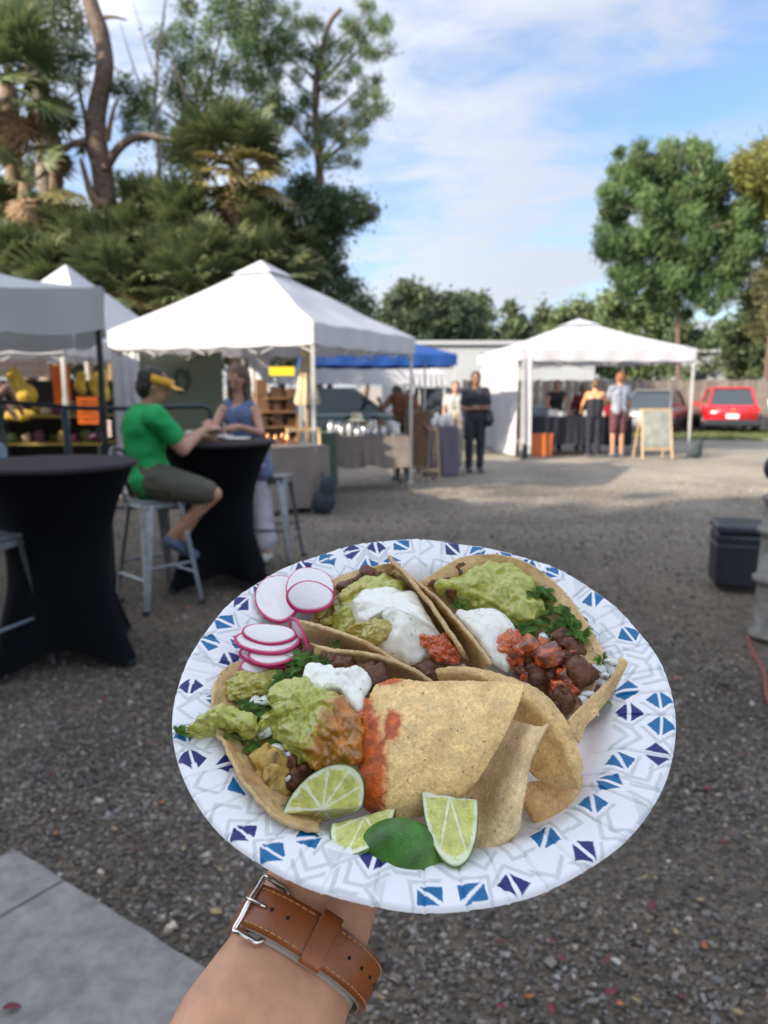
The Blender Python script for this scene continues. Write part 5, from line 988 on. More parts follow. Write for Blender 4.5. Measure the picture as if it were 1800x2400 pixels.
m_plate = M('plate_print', (.82, .83, .85), 0.32, attr='col', spec=.35, coat=.08, coat_r=.25, bump=.00015, bs=900)
def sd_tri(px, py, a, b, c):
    def e(p, q): return (px - p[0]) * (q[1] - p[1]) - (py - p[1]) * (q[0] - p[0])
    s = np.sign((b[0] - a[0]) * (c[1] - a[1]) - (b[1] - a[1]) * (c[0] - a[0]))
    return (e(a, b) * -s > 0) & (e(b, c) * -s > 0) & (e(c, a) * -s > 0)
def plate():
    NA, rs = 2600, random.Random(5)
    prof = [(0, 0)] + [(r, 0.0) for r in np.linspace(.01, .082, 9)]
    th = np.linspace(0, 2 * np.pi, NA, endpoint=False)
    # radial profile: floor, wall, flared rim, rolled edge
    r1 = np.linspace(.083, .1295, 74)
    def zp(r):
        t = np.clip((r - .086) / (.108 - .086), 0, 1); s = t * t * (3 - 2 * t)
        z = .0145 * s + np.clip((r - .104) / .026, 0, 1) ** 1.2 * .0055
        return z - np.clip((r - .1265) / .003, 0, 1) ** 2 * .0022
    rr = np.concatenate([np.linspace(.004, .082, 8), r1]); zz = zp(rr)
    A, Rr = np.meshgrid(th, rr); Z = np.repeat(zz[:, None], NA, 1)
    # pressed flutes, in the wall and rim
    cre = []
    a = 0.03
    while a < 2 * np.pi - .03: cre.append(a); a += rs.choice([.09, .13, .16, .20])
    prot = np.clip((Rr - .088) / .012, 0, 1)
    warp = .0010 * np.sin(3 * A + 1) + .0007 * np.sin(7 * A + 2.2) + .0004 * np.sin(17 * A)
    for c in cre:
        d = (A - c + np.pi) % (2 * np.pi) - np.pi
        d = d * Rr; Z -= prot * .00075 * np.exp(-(d / .0006) ** 2); Z += prot * .0004 * np.exp(-((d - .0025) / .002) ** 2)
    Z += warp * prot
    V = pl(Rr * np.cos(A), Rr * np.sin(A) * 1.018 - .0016, Z).reshape(-1, 3)
    # printed pattern and painted crease shade, colours only
    col = np.full((len(rr), NA, 3), .86); col[..., 0] = .83; col[..., 1] = .85; col[..., 2] = .885
    stain = fbm(np.stack([(Rr * np.cos(A)).ravel() * 22, (Rr * np.sin(A)).ravel() * 22, np.full(A.size, 2.0)], 1), 3).reshape(A.shape)
    inner = np.clip((.099 - Rr) / .008, 0, 1)[..., None]
    col = col * (1 - inner * np.array([.03, .11, .15]) * (1 + .8 * stain[..., None]))
    blue = (.0, .135, .33); navy = (.012, .02, .15); grey = (.60, .64, .66)
    ncell = 45; rs = random.Random(11); px = A * .112 * 1000; per = 2 * np.pi * 112 / ncell
    pr = (Rr * 1000)
    for row, rc in ((0, 122.8), (1, 108.0)):
        for k in range(ncell):
            xc = (k + .5 * (row % 2)) * per
            dx = (px - xc + np.pi * 112) % (2 * np.pi * 112) - np.pi * 112
            dx = dx * Rr / .112; dy = pr - rc
            near = (np.abs(dx) < 11) & (np.abs(dy) < 11) & (Rr > .1005)
            if not near.any(): continue
            X = dx[near]; Y = dy[near]
            kind = rs.choice(['b', 'n', 'g', 'b', 'v', 'v', 'n', 'x'] if row == 0 else ['b', 'v', 'g', 'n', 'v', 'x', 'b', 'v'])
            rot = rs.choice([0, 0, math.pi / 2, math.pi / 2, .7, -.7]); c, s = math.cos(rot), math.sin(rot); X, Y = c * X + s * Y, -s * X + c * Y
            cc = col[near]
            if kind in 'bng':
                w = rs.uniform(5.6, 6.6); sk = rs.uniform(-2, 2)
                t1 = sd_tri(X, Y, (-w, .9 + .12 * sk), (w, .9 - .12 * sk), (sk, 6.7)); t2 = sd_tri(X, Y, (-w, -.9 - .1 * sk), (w, -.9 + .1 * sk), (-sk, -6.7))
                if kind == 'g': t2 = t2 & False
                cc[t1 | t2] = {'b': blue, 'n': navy, 'g': (.66, .695, .72)}[kind]
                if kind != 'g':
                    ch = (np.abs(np.abs(X) * .95 + np.abs(Y) - 9.8) < 1.15) & ((X > .8) if sk > 0 else (X < -.8)) & ~(t1 | t2); cc[ch] = grey
                if kind == 'g':
                    ch = (np.abs(np.abs(X) * .95 + Y - 8.8) < 1.4) & (Y > -2) & (np.abs(X) < 9); cc[ch] = grey
            else:
                for off in ((1.0, ) if kind == 'v' else (3.0, -3.2)):
                    ch = (np.abs(np.abs(X) * .95 + Y - off - 3.0) < 1.35) & (np.abs(X) < 8); cc[ch] = grey
            col[near] = cc
    for c in cre:
        d = ((A - c + np.pi) % (2 * np.pi) - np.pi) * Rr
        k = (np.abs(d) < .00022) & (Rr > .094); col[k] *= .86  # shade in the pressed creases painted as thin darker lines
    top = np.arange(len(V)).reshape(len(rr), NA)
    F = np.stack([top[:-1], top[1:], np.roll(top[1:], -1, 1), np.roll(top[:-1], -1, 1)], -1).reshape(-1, 4)
    # underside: coarse shell 0.9 mm below
    NB = 260; thb = np.linspace(0, 2 * np.pi, NB, endpoint=False); rb = np.concatenate([np.linspace(.004, .09, 5), np.linspace(.093, .1302, 14)])
    Ab, Rb = np.meshgrid(thb, rb); Zb = np.repeat(zp(rb)[:, None], NB, 1) - .0011 + (.0010 * np.sin(3 * Ab + 1) + .0007 * np.sin(7 * Ab + 2.2)) * np.clip((Rb - .088) / .012, 0, 1)
    Vb = pl(Rb * np.cos(Ab), Rb * np.sin(Ab) * 1.018 - .0016, Zb).reshape(-1, 3); bt = np.arange(len(Vb)).reshape(len(rb), NB) + len(V)
    Fb = np.stack([bt[:-1], np.roll(bt[:-1], -1, 1), np.roll(bt[1:], -1, 1), bt[1:]], -1).reshape(-1, 4)
    root = thing('paper_plate', 'round white paper plate printed with blue triangles and grey chevrons, held over the gravel', 'plate', PC)
    me = mesh_np('plate_dish', V, F[:, ::-1] if False else F, m_plate, True, color=np.clip(col.reshape(-1, 3), 0, 1))
    o = wlink('dish', me, root)
    me2 = mesh_np('plate_underside', Vb, Fb, M('plate_back', (.7, .7, .68), .6), True); 
    me2.transform(Matrix.Identity(4)); wlink('underside', me2, root)
plate()

# ================================================================== FOOD
m_tort = M('corn_tortilla', (.52, .36, .18), .55, attr='col', var=.13, vs=500, bump=.0006, bs=420, sss=.12, ssr=(1, .55, .25), sscale=.002)
m_chip = M('fried_tortilla_chip', (.55, .38, .17), .42, attr='col', var=.2, vs=700, bump=.0005, bs=1100, spec=.45)
m_guac = M('guacamole', (.36, .40, .09), .24, attr='col', var=.12, vs=420, bump=.0007, bs=330, sss=.3, ssr=(1, 1, .3), sscale=.0025, spec=.6, coat=.45, coat_r=.12)
m_crema = M('crema', (.86, .86, .80), .22, attr='col', bump=.0003, bs=260, sss=.4, ssr=(1, .95, .8), sscale=.003, spec=.6, coat=.4, coat_r=.12)
m_salsa = M('red_salsa', (.5, .09, .02), .16, attr='col', bump=.0011, bs=520, sss=.25, ssr=(1, .25, .08), sscale=.003, spec=.7, coat=.6)
m_meat = M('grilled_meat', (.09, .035, .02), .42, attr='col', bump=.0014, bs=420, spec=.35, coat=.15, coat_r=.25)
m_onion = M('diced_onion', (.8, .82, .76), .2, sss=.6, ssr=(1, 1, .9), sscale=.004, var=.06, vs=300)
m_cil = M('cilantro_leaf', (.05, .15, .02), .42, attr='col', trans=.3, bump=.0004, bs=700)
m_lime = M('lime_flesh', (.5, .6, .1), .14, attr='col', bump=.0005, bs=650, sss=.45, ssr=(.9, 1, .2), sscale=.004, spec=.6, coat=.35)
m_rind = M('lime_rind', (.05, .16, .02), .28, attr='col', var=.15, vs=300, bump=.0004, bs=1000, spec=.5)
m_rad = M('radish', (.8, .8, .8), .25, attr='col', sss=.4, ssr=(1, .85, .85), sscale=.002, bump=.0002, bs=500)

def HP(pts): return np.array([H(*p) for p in pts])
def speck(V, seed, thr, f): return perlin(V * f + seed) > thr
def tort_col(V, base=(.60, .40, .19), seed=0., toast=.5, pale=.35):
    n = fbm(V * 90 + seed, 4); n2 = fbm(V * 420 + seed + 5, 3); n3 = fbm(V * 1500 + seed, 2)
    c = np.array(base)[None] * (1 + .16 * n[:, None] + .14 * n2[:, None] + .10 * n3[:, None])
    t = np.clip(fbm(V * 55 + seed + 9, 3) * 2 - .35, 0, 1)[:, None] * toast
    c = c * (1 - t) + np.array([.36, .17, .055]) * t
    ch = np.clip(fbm(V * 38 + seed + 71, 4) * 3.2 - 1.5, 0, 1)[:, None] * min(1, toast * 1.5); c = c * (1 - ch * .8) + np.array([.17, .075, .028]) * ch * .8
    p = np.clip(fbm(V * 160 + seed + 31, 3) * 1.7 - .25, 0, 1)[:, None] * pale
    c = c * (1 - p) + np.array([.72, .53, .27]) * p
    s = speck(V, seed + 3, .70, 620); c[s] = (.14, .06, .02)
    return np.clip(c, 0, 1)
def patch(name, rows, parent, mat, nu=70, nv=44, thick=.0016, colf=None, edge=.0004, lump=.0004, lf=160, seed=0., label=None, cat=None, group=None, root=False):
    R = [catmull(HP(r) if not isinstance(r, np.ndarray) else r, nu) for r in rows]
    R = np.array(R); G_ = np.stack([catmull(R[:, i], nv) for i in range(nu)], 1)     # nv, nu, 3
    du = np.gradient(G_, axis=1); dv = np.gradient(G_, axis=0); N = np.cross(du, dv); N /= np.linalg.norm(N, axis=2)[..., None] + 1e-12
    if (N.reshape(-1, 3) @ PN).mean() < 0: N = -N
    P = G_.reshape(-1, 3); n_ = N.reshape(-1, 3)
    disp = lump * fbm(P * lf + seed, 4)
    P = P + n_ * disp[:, None]
    ii, jj = np.meshgrid(np.arange(nv), np.arange(nu), indexing='ij'); ed = np.minimum(np.minimum(ii, nv - 1 - ii) , np.minimum(jj, nu - 1 - jj)).ravel()
    e = np.where(ed == 0, 1.0, np.where(ed == 1, .5, 0)); ctr = P.mean(0)
    P = P + (P - ctr) / (np.linalg.norm(P - ctr, axis=1)[:, None] + 1e-9) * (e * edge * (perlin(P * 500 + seed) + .6 * perlin(P * 1300)))[:, None]
    top = P + n_ * thick * .5 * (1 - .35 * (ed == 0))[:, None]; bot = P - n_ * thick * .5 * (1 - .35 * (ed == 0))[:, None]
    idx = np.arange(nv * nu).reshape(nv, nu); a, b, c, d = idx[:-1, :-1].ravel(), idx[:-1, 1:].ravel(), idx[1:, 1:].ravel(), idx[1:, :-1].ravel()
    F = [tuple(x) for x in np.stack([a, b, c, d], 1)] + [tuple(x) for x in np.stack([d, c, b, a], 1) + nv * nu]
    loop = list(idx[0, :]) + list(idx[1:, -1]) + list(idx[-1, -2::-1]) + list(idx[-2:0:-1, 0]); n = nv * nu
    for k in range(len(loop)): p, q = loop[k], loop[(k + 1) % len(loop)]; F.append((q, p, p + n, q + n))
    V = np.concatenate([top, bot]); c = (colf or tort_col)(V) if not isinstance(colf, dict) else tort_col(V, **colf)
    if colf is None or isinstance(colf, dict):
        k = np.concatenate([e, e])[:, None] * .35; c = c * (1 - k) + np.array([.74, .56, .30]) * k
    me = mesh_np(name, V, F, mat, True, color=c)
    if root:
        o = link(name, me); return tag(o, label, cat, group)
    return wlink(name, me, parent)

def blob(name, outline, Hh, parent, mat, colf, rings=46, segs=150, dome=2.2, lump=.0015, lf=150, rough=.0005, rf=500, seed=0., under=.18, jag=.06, tilt=None):
    """A soft heap: closed surface over an outline, domed, then displaced along its normals."""
    O = catmull(HP(outline), segs, closed=True); c = O.mean(0)
    nn = np.array(PN); segv = np.ones(segs)
    th = np.arange(segs) / segs * 2 * np.pi; jg = 1 + jag * perlin(np.stack([np.cos(th) * 3 + seed, np.sin(th) * 3, th * 0 + seed], 1)) + jag * .5 * perlin(np.stack([np.cos(th) * 9 + seed, np.sin(th) * 9, th * 0 + seed], 1))
    V = [c + nn * Hh]
    for i in range(1, rings + 1):
        ph = (i / rings) * (math.pi / 2 + math.pi / 2 * .55)
        s = abs(math.sin(min(ph, math.pi / 2))) ** (2 / dome * 1.0) if ph < math.pi / 2 else 1 - .25 * (1 - math.sin(ph))
        z = max(math.cos(ph), 0) ** (2 / dome) if ph < math.pi / 2 else -under * (ph - math.pi / 2) / (math.pi / 2 * .55) * 2
        s1 = min(s, 1); D_ = O - c; ln = np.linalg.norm(D_, axis=1)[:, None]; bl_ = min(1, s1 ** 1.5); D_ = D_ * bl_ + D_ / ln * ln.mean() * .9 * (1 - bl_)
        V += list(c + D_ * s * (1 + (jg - 1) * s * s)[:, None] + nn * (z * Hh))
    V = np.array(V); idx = lambda i, j: 1 + (i - 1) * segs + (j % segs)
    F = [(0, idx(1, j), idx(1, j + 1)) for j in range(segs)] + [(idx(i, j), idx(i + 1, j), idx(i + 1, j + 1), idx(i, j + 1)) for i in range(1, rings) for j in range(segs)]
    F.append(tuple(idx(rings, j) for j in range(segs))[::-1])
    me = mesh_np(name, V, F, mat, True, color=np.zeros((len(V), 3)))
    nr = np.empty(len(V) * 3, np.float32); me.vertices.foreach_get('normal', nr); nr = nr.reshape(-1, 3)
    if ((V - c) * nr).sum() < 0: nr = -nr
    l = fbm(V * lf + seed, 3); rg = 1 - 2 * np.abs(fbm(V * lf * 1.6 + seed + 4, 2))
    V2 = V + nr * (lump * (.95 * l + .16 * rg) + rough * fbm(V * rf + seed, 3))[:, None]
    me.vertices.foreach_set('co', V2.astype(np.float32).ravel()); me.update()
    cc = np.ones((len(V), 4), np.float32); cc[:, :3] = np.clip(colf(V2, nr, l), 0, 1); me.color_attributes['col'].data.foreach_set('color', cc.ravel())
    return wlink(name, me, parent)
def col_guac(V, nr, l, seed=0):
    n = fbm(V * 260 + seed, 3)[:, None]; c = np.array([.42, .45, .085]) * (1 + .22 * n)
    y = np.clip(fbm(V * 110 + 40, 3)[:, None] * 1.3 + .1, 0, 1); c = c * (1 - y * .5) + np.array([.52, .50, .10]) * y * .5
    k = perlin(V * 480 + 8) > .6; c[k] *= (.6, .75, .6); return c
def col_crema(V, nr, l):
    c = np.repeat(np.array([[.84, .85, .76]]), len(V), 0) * (1 + .03 * fbm(V * 200, 2)[:, None])
    k = perlin(V * 560 + 2) > .66; c[k] = (.25, .36, .16); k = perlin(V * 900 + 12) > .72; c[k] = (.35, .40, .25); return c
def col_salsa(V, nr, l):
    n = fbm(V * 300, 3)[:, None]; c = np.array([.56, .095, .010]) * (1 + .45 * n)
    y = np.clip(fbm(V * 160 + 11, 3)[:, None] * 1.5, 0, 1); return c * (1 - y * .6) + np.array([.66, .22, .03]) * y * .6
def near_px(V, pts, rad):      # falloff mask (0..1) near stains given in plate millimetres
    q = to_pl(V) * 1000; m = np.zeros(len(V))
    for p in pts:
        s = to_pl(H(*p[:3])) * 1000; rx, ry = (p[3], p[4]) if len(p) > 4 else (rad, rad)
        d = np.hypot((q[:, 0] - s[0]) / rx, (q[:, 1] - s[1]) / ry) + .28 * fbm(V * 260, 3); m = np.maximum(m, np.clip((1.25 - d) * 1.9, 0, 1))
    return m

rng = random.Random(3)
def chunk(name, u, v, h, r, parent, kind='meat', sq=(1, 1, 1), seed=None):
    seed = rng.random() * 100 if seed is None else seed
    C = H(u, v, h); mb = MB().ball((0, 0, 0), 1, 22); V = mb.V[0]
    sup = V / np.maximum(np.linalg.norm(V, axis=1), 1e-6)[:, None]; e = .62
    V = np.sign(sup) * np.abs(sup) ** e; V /= np.abs(V).max(); V = V * np.array(sq)
    Rm = np.array(Matrix.Rotation(rng.uniform(0, 6), 3, Vector((rng.uniform(-1, 1), rng.uniform(-1, 1), rng.uniform(-1, 1))).normalized()))
    V = V @ Rm.T; V = V * (1 + .30 * fbm(V * 1.3 + seed, 3)[:, None] + .10 * fbm(V * 4 + seed, 3)[:, None]) * r * .001 + C
    n = fbm(V * 320 + seed, 3)[:, None]
    if kind == 'meat':
        c = np.array([.12, .045, .018]) * (1 + .8 * n); r_ = np.clip(fbm(V * 150 + seed, 2)[:, None] * 1.8 - .1, 0, 1); c = c * (1 - r_ * .6) + np.array([.20, .07, .028]) * r_ * .6
        mt = m_meat
    elif kind == 'salsa': q_ = np.clip(fbm(V * 190 + seed, 3)[:, None] * 2.2 + .55, 0, 1); c = np.array([.16, .04, .014]) * (1 + .6 * n) * (1 - q_) + np.array([.56, .10, .010]) * (1 + .5 * n) * q_; mt = m_salsa
    elif kind == 'plantain': c = np.array([.50, .34, .09]) * (1 + .35 * n); k = fbm(V * 210 + seed, 2) > .35; c[k] = (.16, .09, .03); mt = m_tort
    elif kind == 'pepper': c = np.array([.40, .36, .07]) * (1 + .3 * n); k = fbm(V * 260 + seed, 2) > .5; c[k] = (.25, .17, .05); mt = m_guac
    else: c = np.array([.80, .82, .76]) * (1 + .06 * n); mt = m_crema
    return wlink(name, mesh_np(name, V, mb.F, mt, True, color=np.clip(c, 0, 1)), parent)
def leaf_mesh(seed):
    r = random.Random(seed); V = [(0, 0, 0)]; pts = []
    for lobe, (a0, L) in enumerate(((-.95, .75), (0, 1.0), (.95, .75))):
        for k, (da, f) in enumerate(((-.38, .62), (-.22, .98), (-.1, .74), (0, 1.12), (.1, .74), (.22, .98), (.38, .62))):
            a = a0 + da; q = L * f * r.uniform(.88, 1.1); pts.append((math.sin(a) * q, math.cos(a) * q))
    mid = [(p[0] * .5, p[1] * .5, .07 * math.sin(3 * i)) for i, p in enumerate(pts)]
    V += mid + [(p[0], p[1], -.22 * (p[0] ** 2 + p[1] ** 2) + .12 * r.uniform(-1, 1)) for p in pts]
    n = len(pts); F = [(0, 1 + i, 2 + i) for i in range(n - 1)] + [(1 + i, 1 + n + i, 2 + n + i, 2 + i) for i in range(n - 1)]
    st = len(V); V += [(-.03, 0, 0), (.03, 0, 0), (.05, -.9, -.1), (0, -.9, -.1)]; F.append((st, st + 1, st + 2, st + 3))
    V = np.array(V); c = np.array([[.12, .28, .035]]) * (.8 + .5 * (np.linalg.norm(V[:, :2], axis=1) ** 1)[:, None] * r.uniform(.6, 1.1)); c[0] = (.16, .28, .06)
    return mesh_np('cilantro_leaf', V, F, m_cil, True, color=c)
LEAVES = [leaf_mesh(i) for i in range(7)]
def cilantro(pts, n, parent, size=7.5, spread=5, up=.5, seed=1):
    r = random.Random(seed)
    for k in range(n):
        i = r.randrange(len(pts)); u, v, h = pts[i]
        p = H(u + r.uniform(-spread, spread) * 4, v + r.uniform(-spread, spread) * 3, h + r.uniform(-1, 3))
        o = link('cilantro_leaf', LEAVES[r.randrange(7)], parent)
        nrm = Vector(PN) + Vector((r.uniform(-1, 1), r.uniform(-1, 1), r.uniform(-.6, .8))) * up
        q = nrm.to_track_quat('Z', 'Y').to_matrix() @ Matrix.Rotation(r.uniform(0, 6.28), 3, 'Z')
        s = size * .001 * r.uniform(.6, 1.15)
        wm_ = Matrix.Translation(Vector(p)) @ q.to_4x4() @ Matrix.Diagonal((s, s, s, 1))
        o.matrix_local = inv(parent) @ wm_
def onion(pts, parent, seed=2, size=4.2):
    r = random.Random(seed)
    for (u, v, h) in pts:
        c = H(u, v, h); L, Wd = size * r.uniform(.8, 1.5) * .001, size * .001 * r.uniform(.6, 1); P = []
        for i in range(5):
            for j in range(4): x = (i / 4 - .5) * 2; y = (j / 3 - .5) * 2; P.append((x * L, y * Wd * (1 - .25 * x * x), .0012 * (1 - y * y) + .0006 * (1 - x * x)))
        P = np.array(P); Pb = P - [0, 0, .0013]; V = np.concatenate([P, Pb]); n = 20
        F = [(i * 4 + j, (i + 1) * 4 + j, (i + 1) * 4 + j + 1, i * 4 + j + 1) for i in range(4) for j in range(3)]; F += [tuple(x + n for x in f)[::-1] for f in F]
        lp = [0, 1, 2, 3, 7, 11, 15, 19, 18, 17, 16, 12, 8, 4]; F += [(lp[k], lp[(k + 1) % 14], lp[(k + 1) % 14] + n, lp[k] + n) for k in range(14)]
        nrm = Vector(PN) + Vector((r.uniform(-1, 1), r.uniform(-1, 1), r.uniform(-.4, .8))) * .7
        q = np.array(nrm.to_track_quat('Z', 'Y').to_matrix() @ Matrix.Rotation(r.uniform(0, 6.28), 3, 'Z'))
        wlink('onion_piece', mesh_np('onion_piece', V @ q.T + c, F, m_onion, True), parent)

# ---- taco at the back right: soft tortilla lying open against the rim
T2 = thing('taco', 'open taco at the far right with meat in red salsa and cilantro', 'taco', H(1230, 1470, 8), group='tacos on the plate')
patch('tortilla', [
    [z2(85, 300, 20), z2(180, 235, 25), z2(290, 172, 28), z2(430, 148, 30), z2(560, 155, 31), z2(700, 200, 31), z2(850, 305, 29), z2(970, 440, 27), z2(1070, 590, 25), z2(1135, 720, 22), z2(1120, 850, 17), z2(1040, 1080, 12)],
    [z2(60, 330, 18), z2(190, 300, 20), z2(320, 260, 22), z2(450, 235, 23), z2(570, 245, 23), z2(690, 300, 23), z2(800, 410, 22), z2(890, 530, 20), z2(960, 660, 18), z2(1000, 780, 15), z2(1000, 900, 13), z2(960, 1090, 10)],
    [z2(60, 380, 12), z2(200, 370, 13), z2(330, 350, 12), z2(450, 340, 12), z2(550, 360, 12), z2(640, 430, 12), z2(710, 530, 12), z2(780, 640, 11), z2(830, 750, 9), z2(870, 860, 8), z2(880, 980, 7), z2(880, 1110, 6)],
    [z2(150, 500, 4), z2(260, 500, 4), z2(350, 520, 3), z2(430, 540, 3), z2(520, 600, 3), z2(590, 690, 3), z2(650, 780, 3), z2(700, 860, 3), z2(750, 940, 3), z2(800, 1020, 3), z2(830, 1080, 3), z2(860, 1130, 3)]],
    T2, m_tort, 120, 60, .0019, dict(base=(.60, .42, .19), seed=2., toast=.5, pale=.35), edge=.0006, lump=.0006, lf=120)
W1 = [z2(-60, 225, 32), z2(20, 285, 36), z2(100, 355, 39), z2(200, 445, 41), z2(300, 560, 42), z2(400, 680, 41), z2(485, 795, 38)]
def below(row, dx, dy, h): return [(p[0] + dx, p[1] + dy, h) for p in row]
patch('tortilla_flap', [W1, below(W1, -12, 8, 31), below(W1, -26, 20, 20), below(W1, -34, 34, 7)], T2, m_tort, 90, 26, .0024, dict(base=(.50, .33, .14), seed=5., toast=.85), edge=.0007, lump=.0005)
# ---- middle taco
T1 = thing('taco', 'middle taco at the back of the plate under a large blob of white crema', 'taco', H(900, 1450, 8), group='tacos on the plate')
W2 = [z1(1380, 160, 42), z1(1420, 215, 43), z1(1480, 270, 44), z1(1560, 370, 45), z1(1640, 470, 45), z1(1720, 590, 44), z1(1790, 690, 42), z1(1825, 745, 38)]
patch('tortilla_flap', [W2, below(W2, 6, 12, 28), below(W2, 14, 22, 14), below(W2, -40, 40, 5)], T1, m_tort, 100, 26, .0024, dict(base=(.52, .34, .15), seed=8., toast=.85), edge=.0007, lump=.0005)
patch('tortilla', [
    [z1(1000, 330, 16), z1(1080, 290, 20), z1(1180, 255, 24), z1(1290, 225, 28), z1(1390, 205, 32), z1(1440, 220, 36)],
    [z1(960, 400, 15), z1(1050, 370, 18), z1(1180, 330, 20), z1(1290, 310, 22), z1(1400, 290, 24), z1(1480, 300, 28)],
    [z1(930, 500, 14), z1(1040, 480, 12), z1(1170, 440, 10), z1(1300, 420, 10), z1(1450, 400, 12), z1(1560, 400, 20)],
    [z1(870, 590, 12), z1(1000, 600, 8), z1(1160, 580, 5), z1(1320, 560, 5), z1(1500, 540, 6), z1(1650, 560, 14)],
    [z1(840, 620, 8), z1(960, 700, 4), z1(1150, 760, 3), z1(1350, 800, 3), z1(1550, 800, 3), z1(1700, 800, 3)]],
    T1, m_tort, 90, 60, .0019, dict(base=(.56, .39, .17), seed=12., toast=.45), edge=.0006)
W3 = [z1(835, 552, 26), z1(900, 568, 30), z1(1000, 600, 34), z1(1120, 640, 36), z1(1240, 690, 37), z1(1360, 760, 36), z1(1470, 830, 34)]
patch('tortilla_flap', [W3, below(W3, 6, 24, 24), below(W3, 12, 44, 14), below(W3, 26, 52, 5)], T1, m_tort, 90, 26, .0026, dict(base=(.54, .37, .16), seed=15., toast=.8), edge=.0009)
# ---- front-left taco
T3 = thing('taco', 'front left taco topped with lumpy guacamole, white crema and browned plantain', 'taco', H(640, 1720, 8), group='tacos on the plate')
patch('tortilla', [
    [z1(460, 805, 17), z1(380, 850, 18), z1(320, 930, 19), z1(300, 1050, 19), z3(262, 200, 21), z3(300, 340, 22), z3(335, 380, 22.5), z3(415, 560, 22.5), z3(535, 735, 22), z3(680, 872, 21), z3(820, 940, 19.5), z3(960, 968, 16.5)],
    [z1(520, 860, 17), z1(440, 900, 16), z1(400, 980, 15), z1(380, 1080, 14), z3(345, 220, 17), z3(380, 350, 18), z3(440, 440, 17), z3(520, 590, 16), z3(620, 710, 14.5), z3(730, 820, 14), z3(850, 885, 13), z3(960, 915, 11)],
    [z1(640, 880, 15), z1(560, 940, 12), z1(540, 1000, 10), z1(520, 1080, 9), z3(460, 240, 10), z3(500, 340, 10), z3(560, 440, 10), z3(640, 560, 8), z3(720, 660, 7), z3(800, 750, 5), z3(880, 820, 5), z3(980, 880, 5)],
    [z1(900, 800, 12), z1(850, 900, 8), z1(800, 980, 6), z1(800, 1080, 5), z3(700, 240, 4), z3(750, 340, 3), z3(800, 420, 3), z3(860, 520, 3), z3(900, 600, 3), z3(930, 700, 3), z3(960, 780, 3), z3(980, 850, 3)]],
    T3, m_tort, 120, 60, .0022, dict(base=(.52, .355, .155), seed=22., toast=.6), edge=.0007, lump=.0007)
W4 = [z1(905, 690, 28), z1(960, 712, 33), z1(1060, 735, 36), z1(1180, 745, 38), z1(1300, 765, 39), z1(1430, 810, 39), z1(1540, 860, 37), z1(1640, 930, 34)]
patch('tortilla_flap', [W4, below(W4, 0, 26, 27), below(W4, 0, 46, 17), below(W4, -10, 64, 6)], T3, m_tort, 100, 26, .0026, dict(base=(.54, .37, .16), seed=25., toast=.8), edge=.0009)

# fillings
bl = blob
bl('guacamole', [z2(165, 355, 18), z2(330, 270, 22), z2(480, 235, 24), z2(620, 235, 24), z2(690, 300, 23), z2(770, 390, 22), z2(775, 480, 20), z2(700, 560, 17), z2(560, 520, 15), z2(430, 480, 14), z2(290, 450, 13), z2(250, 420, 14)], .010, T2, m_guac, col_guac, lump=.0036, lf=90, rough=.0006, rf=300, seed=1.3)
bl('crema', [z2(270, 500, 20), z2(370, 480, 22), z2(500, 490, 22), z2(600, 560, 20), z2(620, 620, 18), z2(560, 700, 14), z2(590, 830, 12), z2(520, 800, 16), z2(450, 720, 22), z2(350, 600, 24)], .007, T2, m_crema, col_crema, lump=.0014, lf=60, rough=.00012, seed=3.1)
bl('salsa', [z2(490, 700, 20), z2(570, 600, 22), z2(640, 640, 21), z2(760, 660, 20), z2(880, 700, 20), z2(910, 780, 18), z2(820, 850, 16), z2(700, 830, 15), z2(640, 840, 14), z2(560, 790, 15)], .006, T2, m_salsa, col_salsa, lump=.003, lf=150, rough=.0009, seed=4.2)
for (x, y, h, r, k) in ((700, 700, 24, 8.5, 'salsa'), (810, 745, 24, 9, 'salsa'), (640, 720, 22, 6, 'salsa'), (960, 700, 20, 7.5, 'meat'), (900, 640, 20, 6.5, 'meat'), (990, 840, 20, 9.5, 'meat'), (930, 880, 18, 7.5, 'salsa'), (1040, 870, 17, 7, 'meat'), (880, 940, 14, 6, 'salsa'), (905, 1010, 13, 8, 'meat'), (740, 860, 17, 7.5, 'meat'), (820, 860, 16, 6.5, 'meat'), (870, 1040, 11, 6, 'meat'), (930, 760, 18, 6, 'meat'), (230, 330, 18, 5.5, 'meat'), (300, 240, 22, 5.5, 'meat'), (150, 330, 18, 4.5, 'meat'), (250, 375, 19, 4.5, 'meat'), (680, 850, 15, 6, 'meat'), (960, 930, 14, 6, 'salsa'), (1000, 640, 17, 5, 'meat')):
    chunk('meat_chunk', *z2(x, y, h), r * .84, T2, k, (1, rng.uniform(.7, 1), rng.uniform(.65, .9)))
for i in range(26):
    q = rng.random(); chunk('meat_chunk', *z2(640 + 380 * rng.random(), 640 + 330 * rng.random(), 21 - 6 * q), rng.uniform(1.8, 3.4), T2, rng.choice(['meat', 'salsa']), (1, rng.uniform(.6, 1), rng.uniform(.5, .9)))
cilantro([z2(800, 400, 24), z2(830, 480, 24), z2(880, 540, 22), z2(760, 560, 19), z2(900, 480, 24), z2(680, 590, 18), z2(850, 590, 20), z2(960, 540, 23), z2(1000, 600, 22), z2(770, 350, 26)], 60, T2, 9.5, 5, .5, 5)
cilantro([z2(330, 480, 16), z2(400, 490, 17), z2(290, 450, 16)], 7, T2, 6.5, 3, .5, 6)
cilantro([z2(1060, 750, 20), z2(1130, 760, 20), z2(1110, 1020, 14)], 9, T2, 6.5, 3, .5, 7)
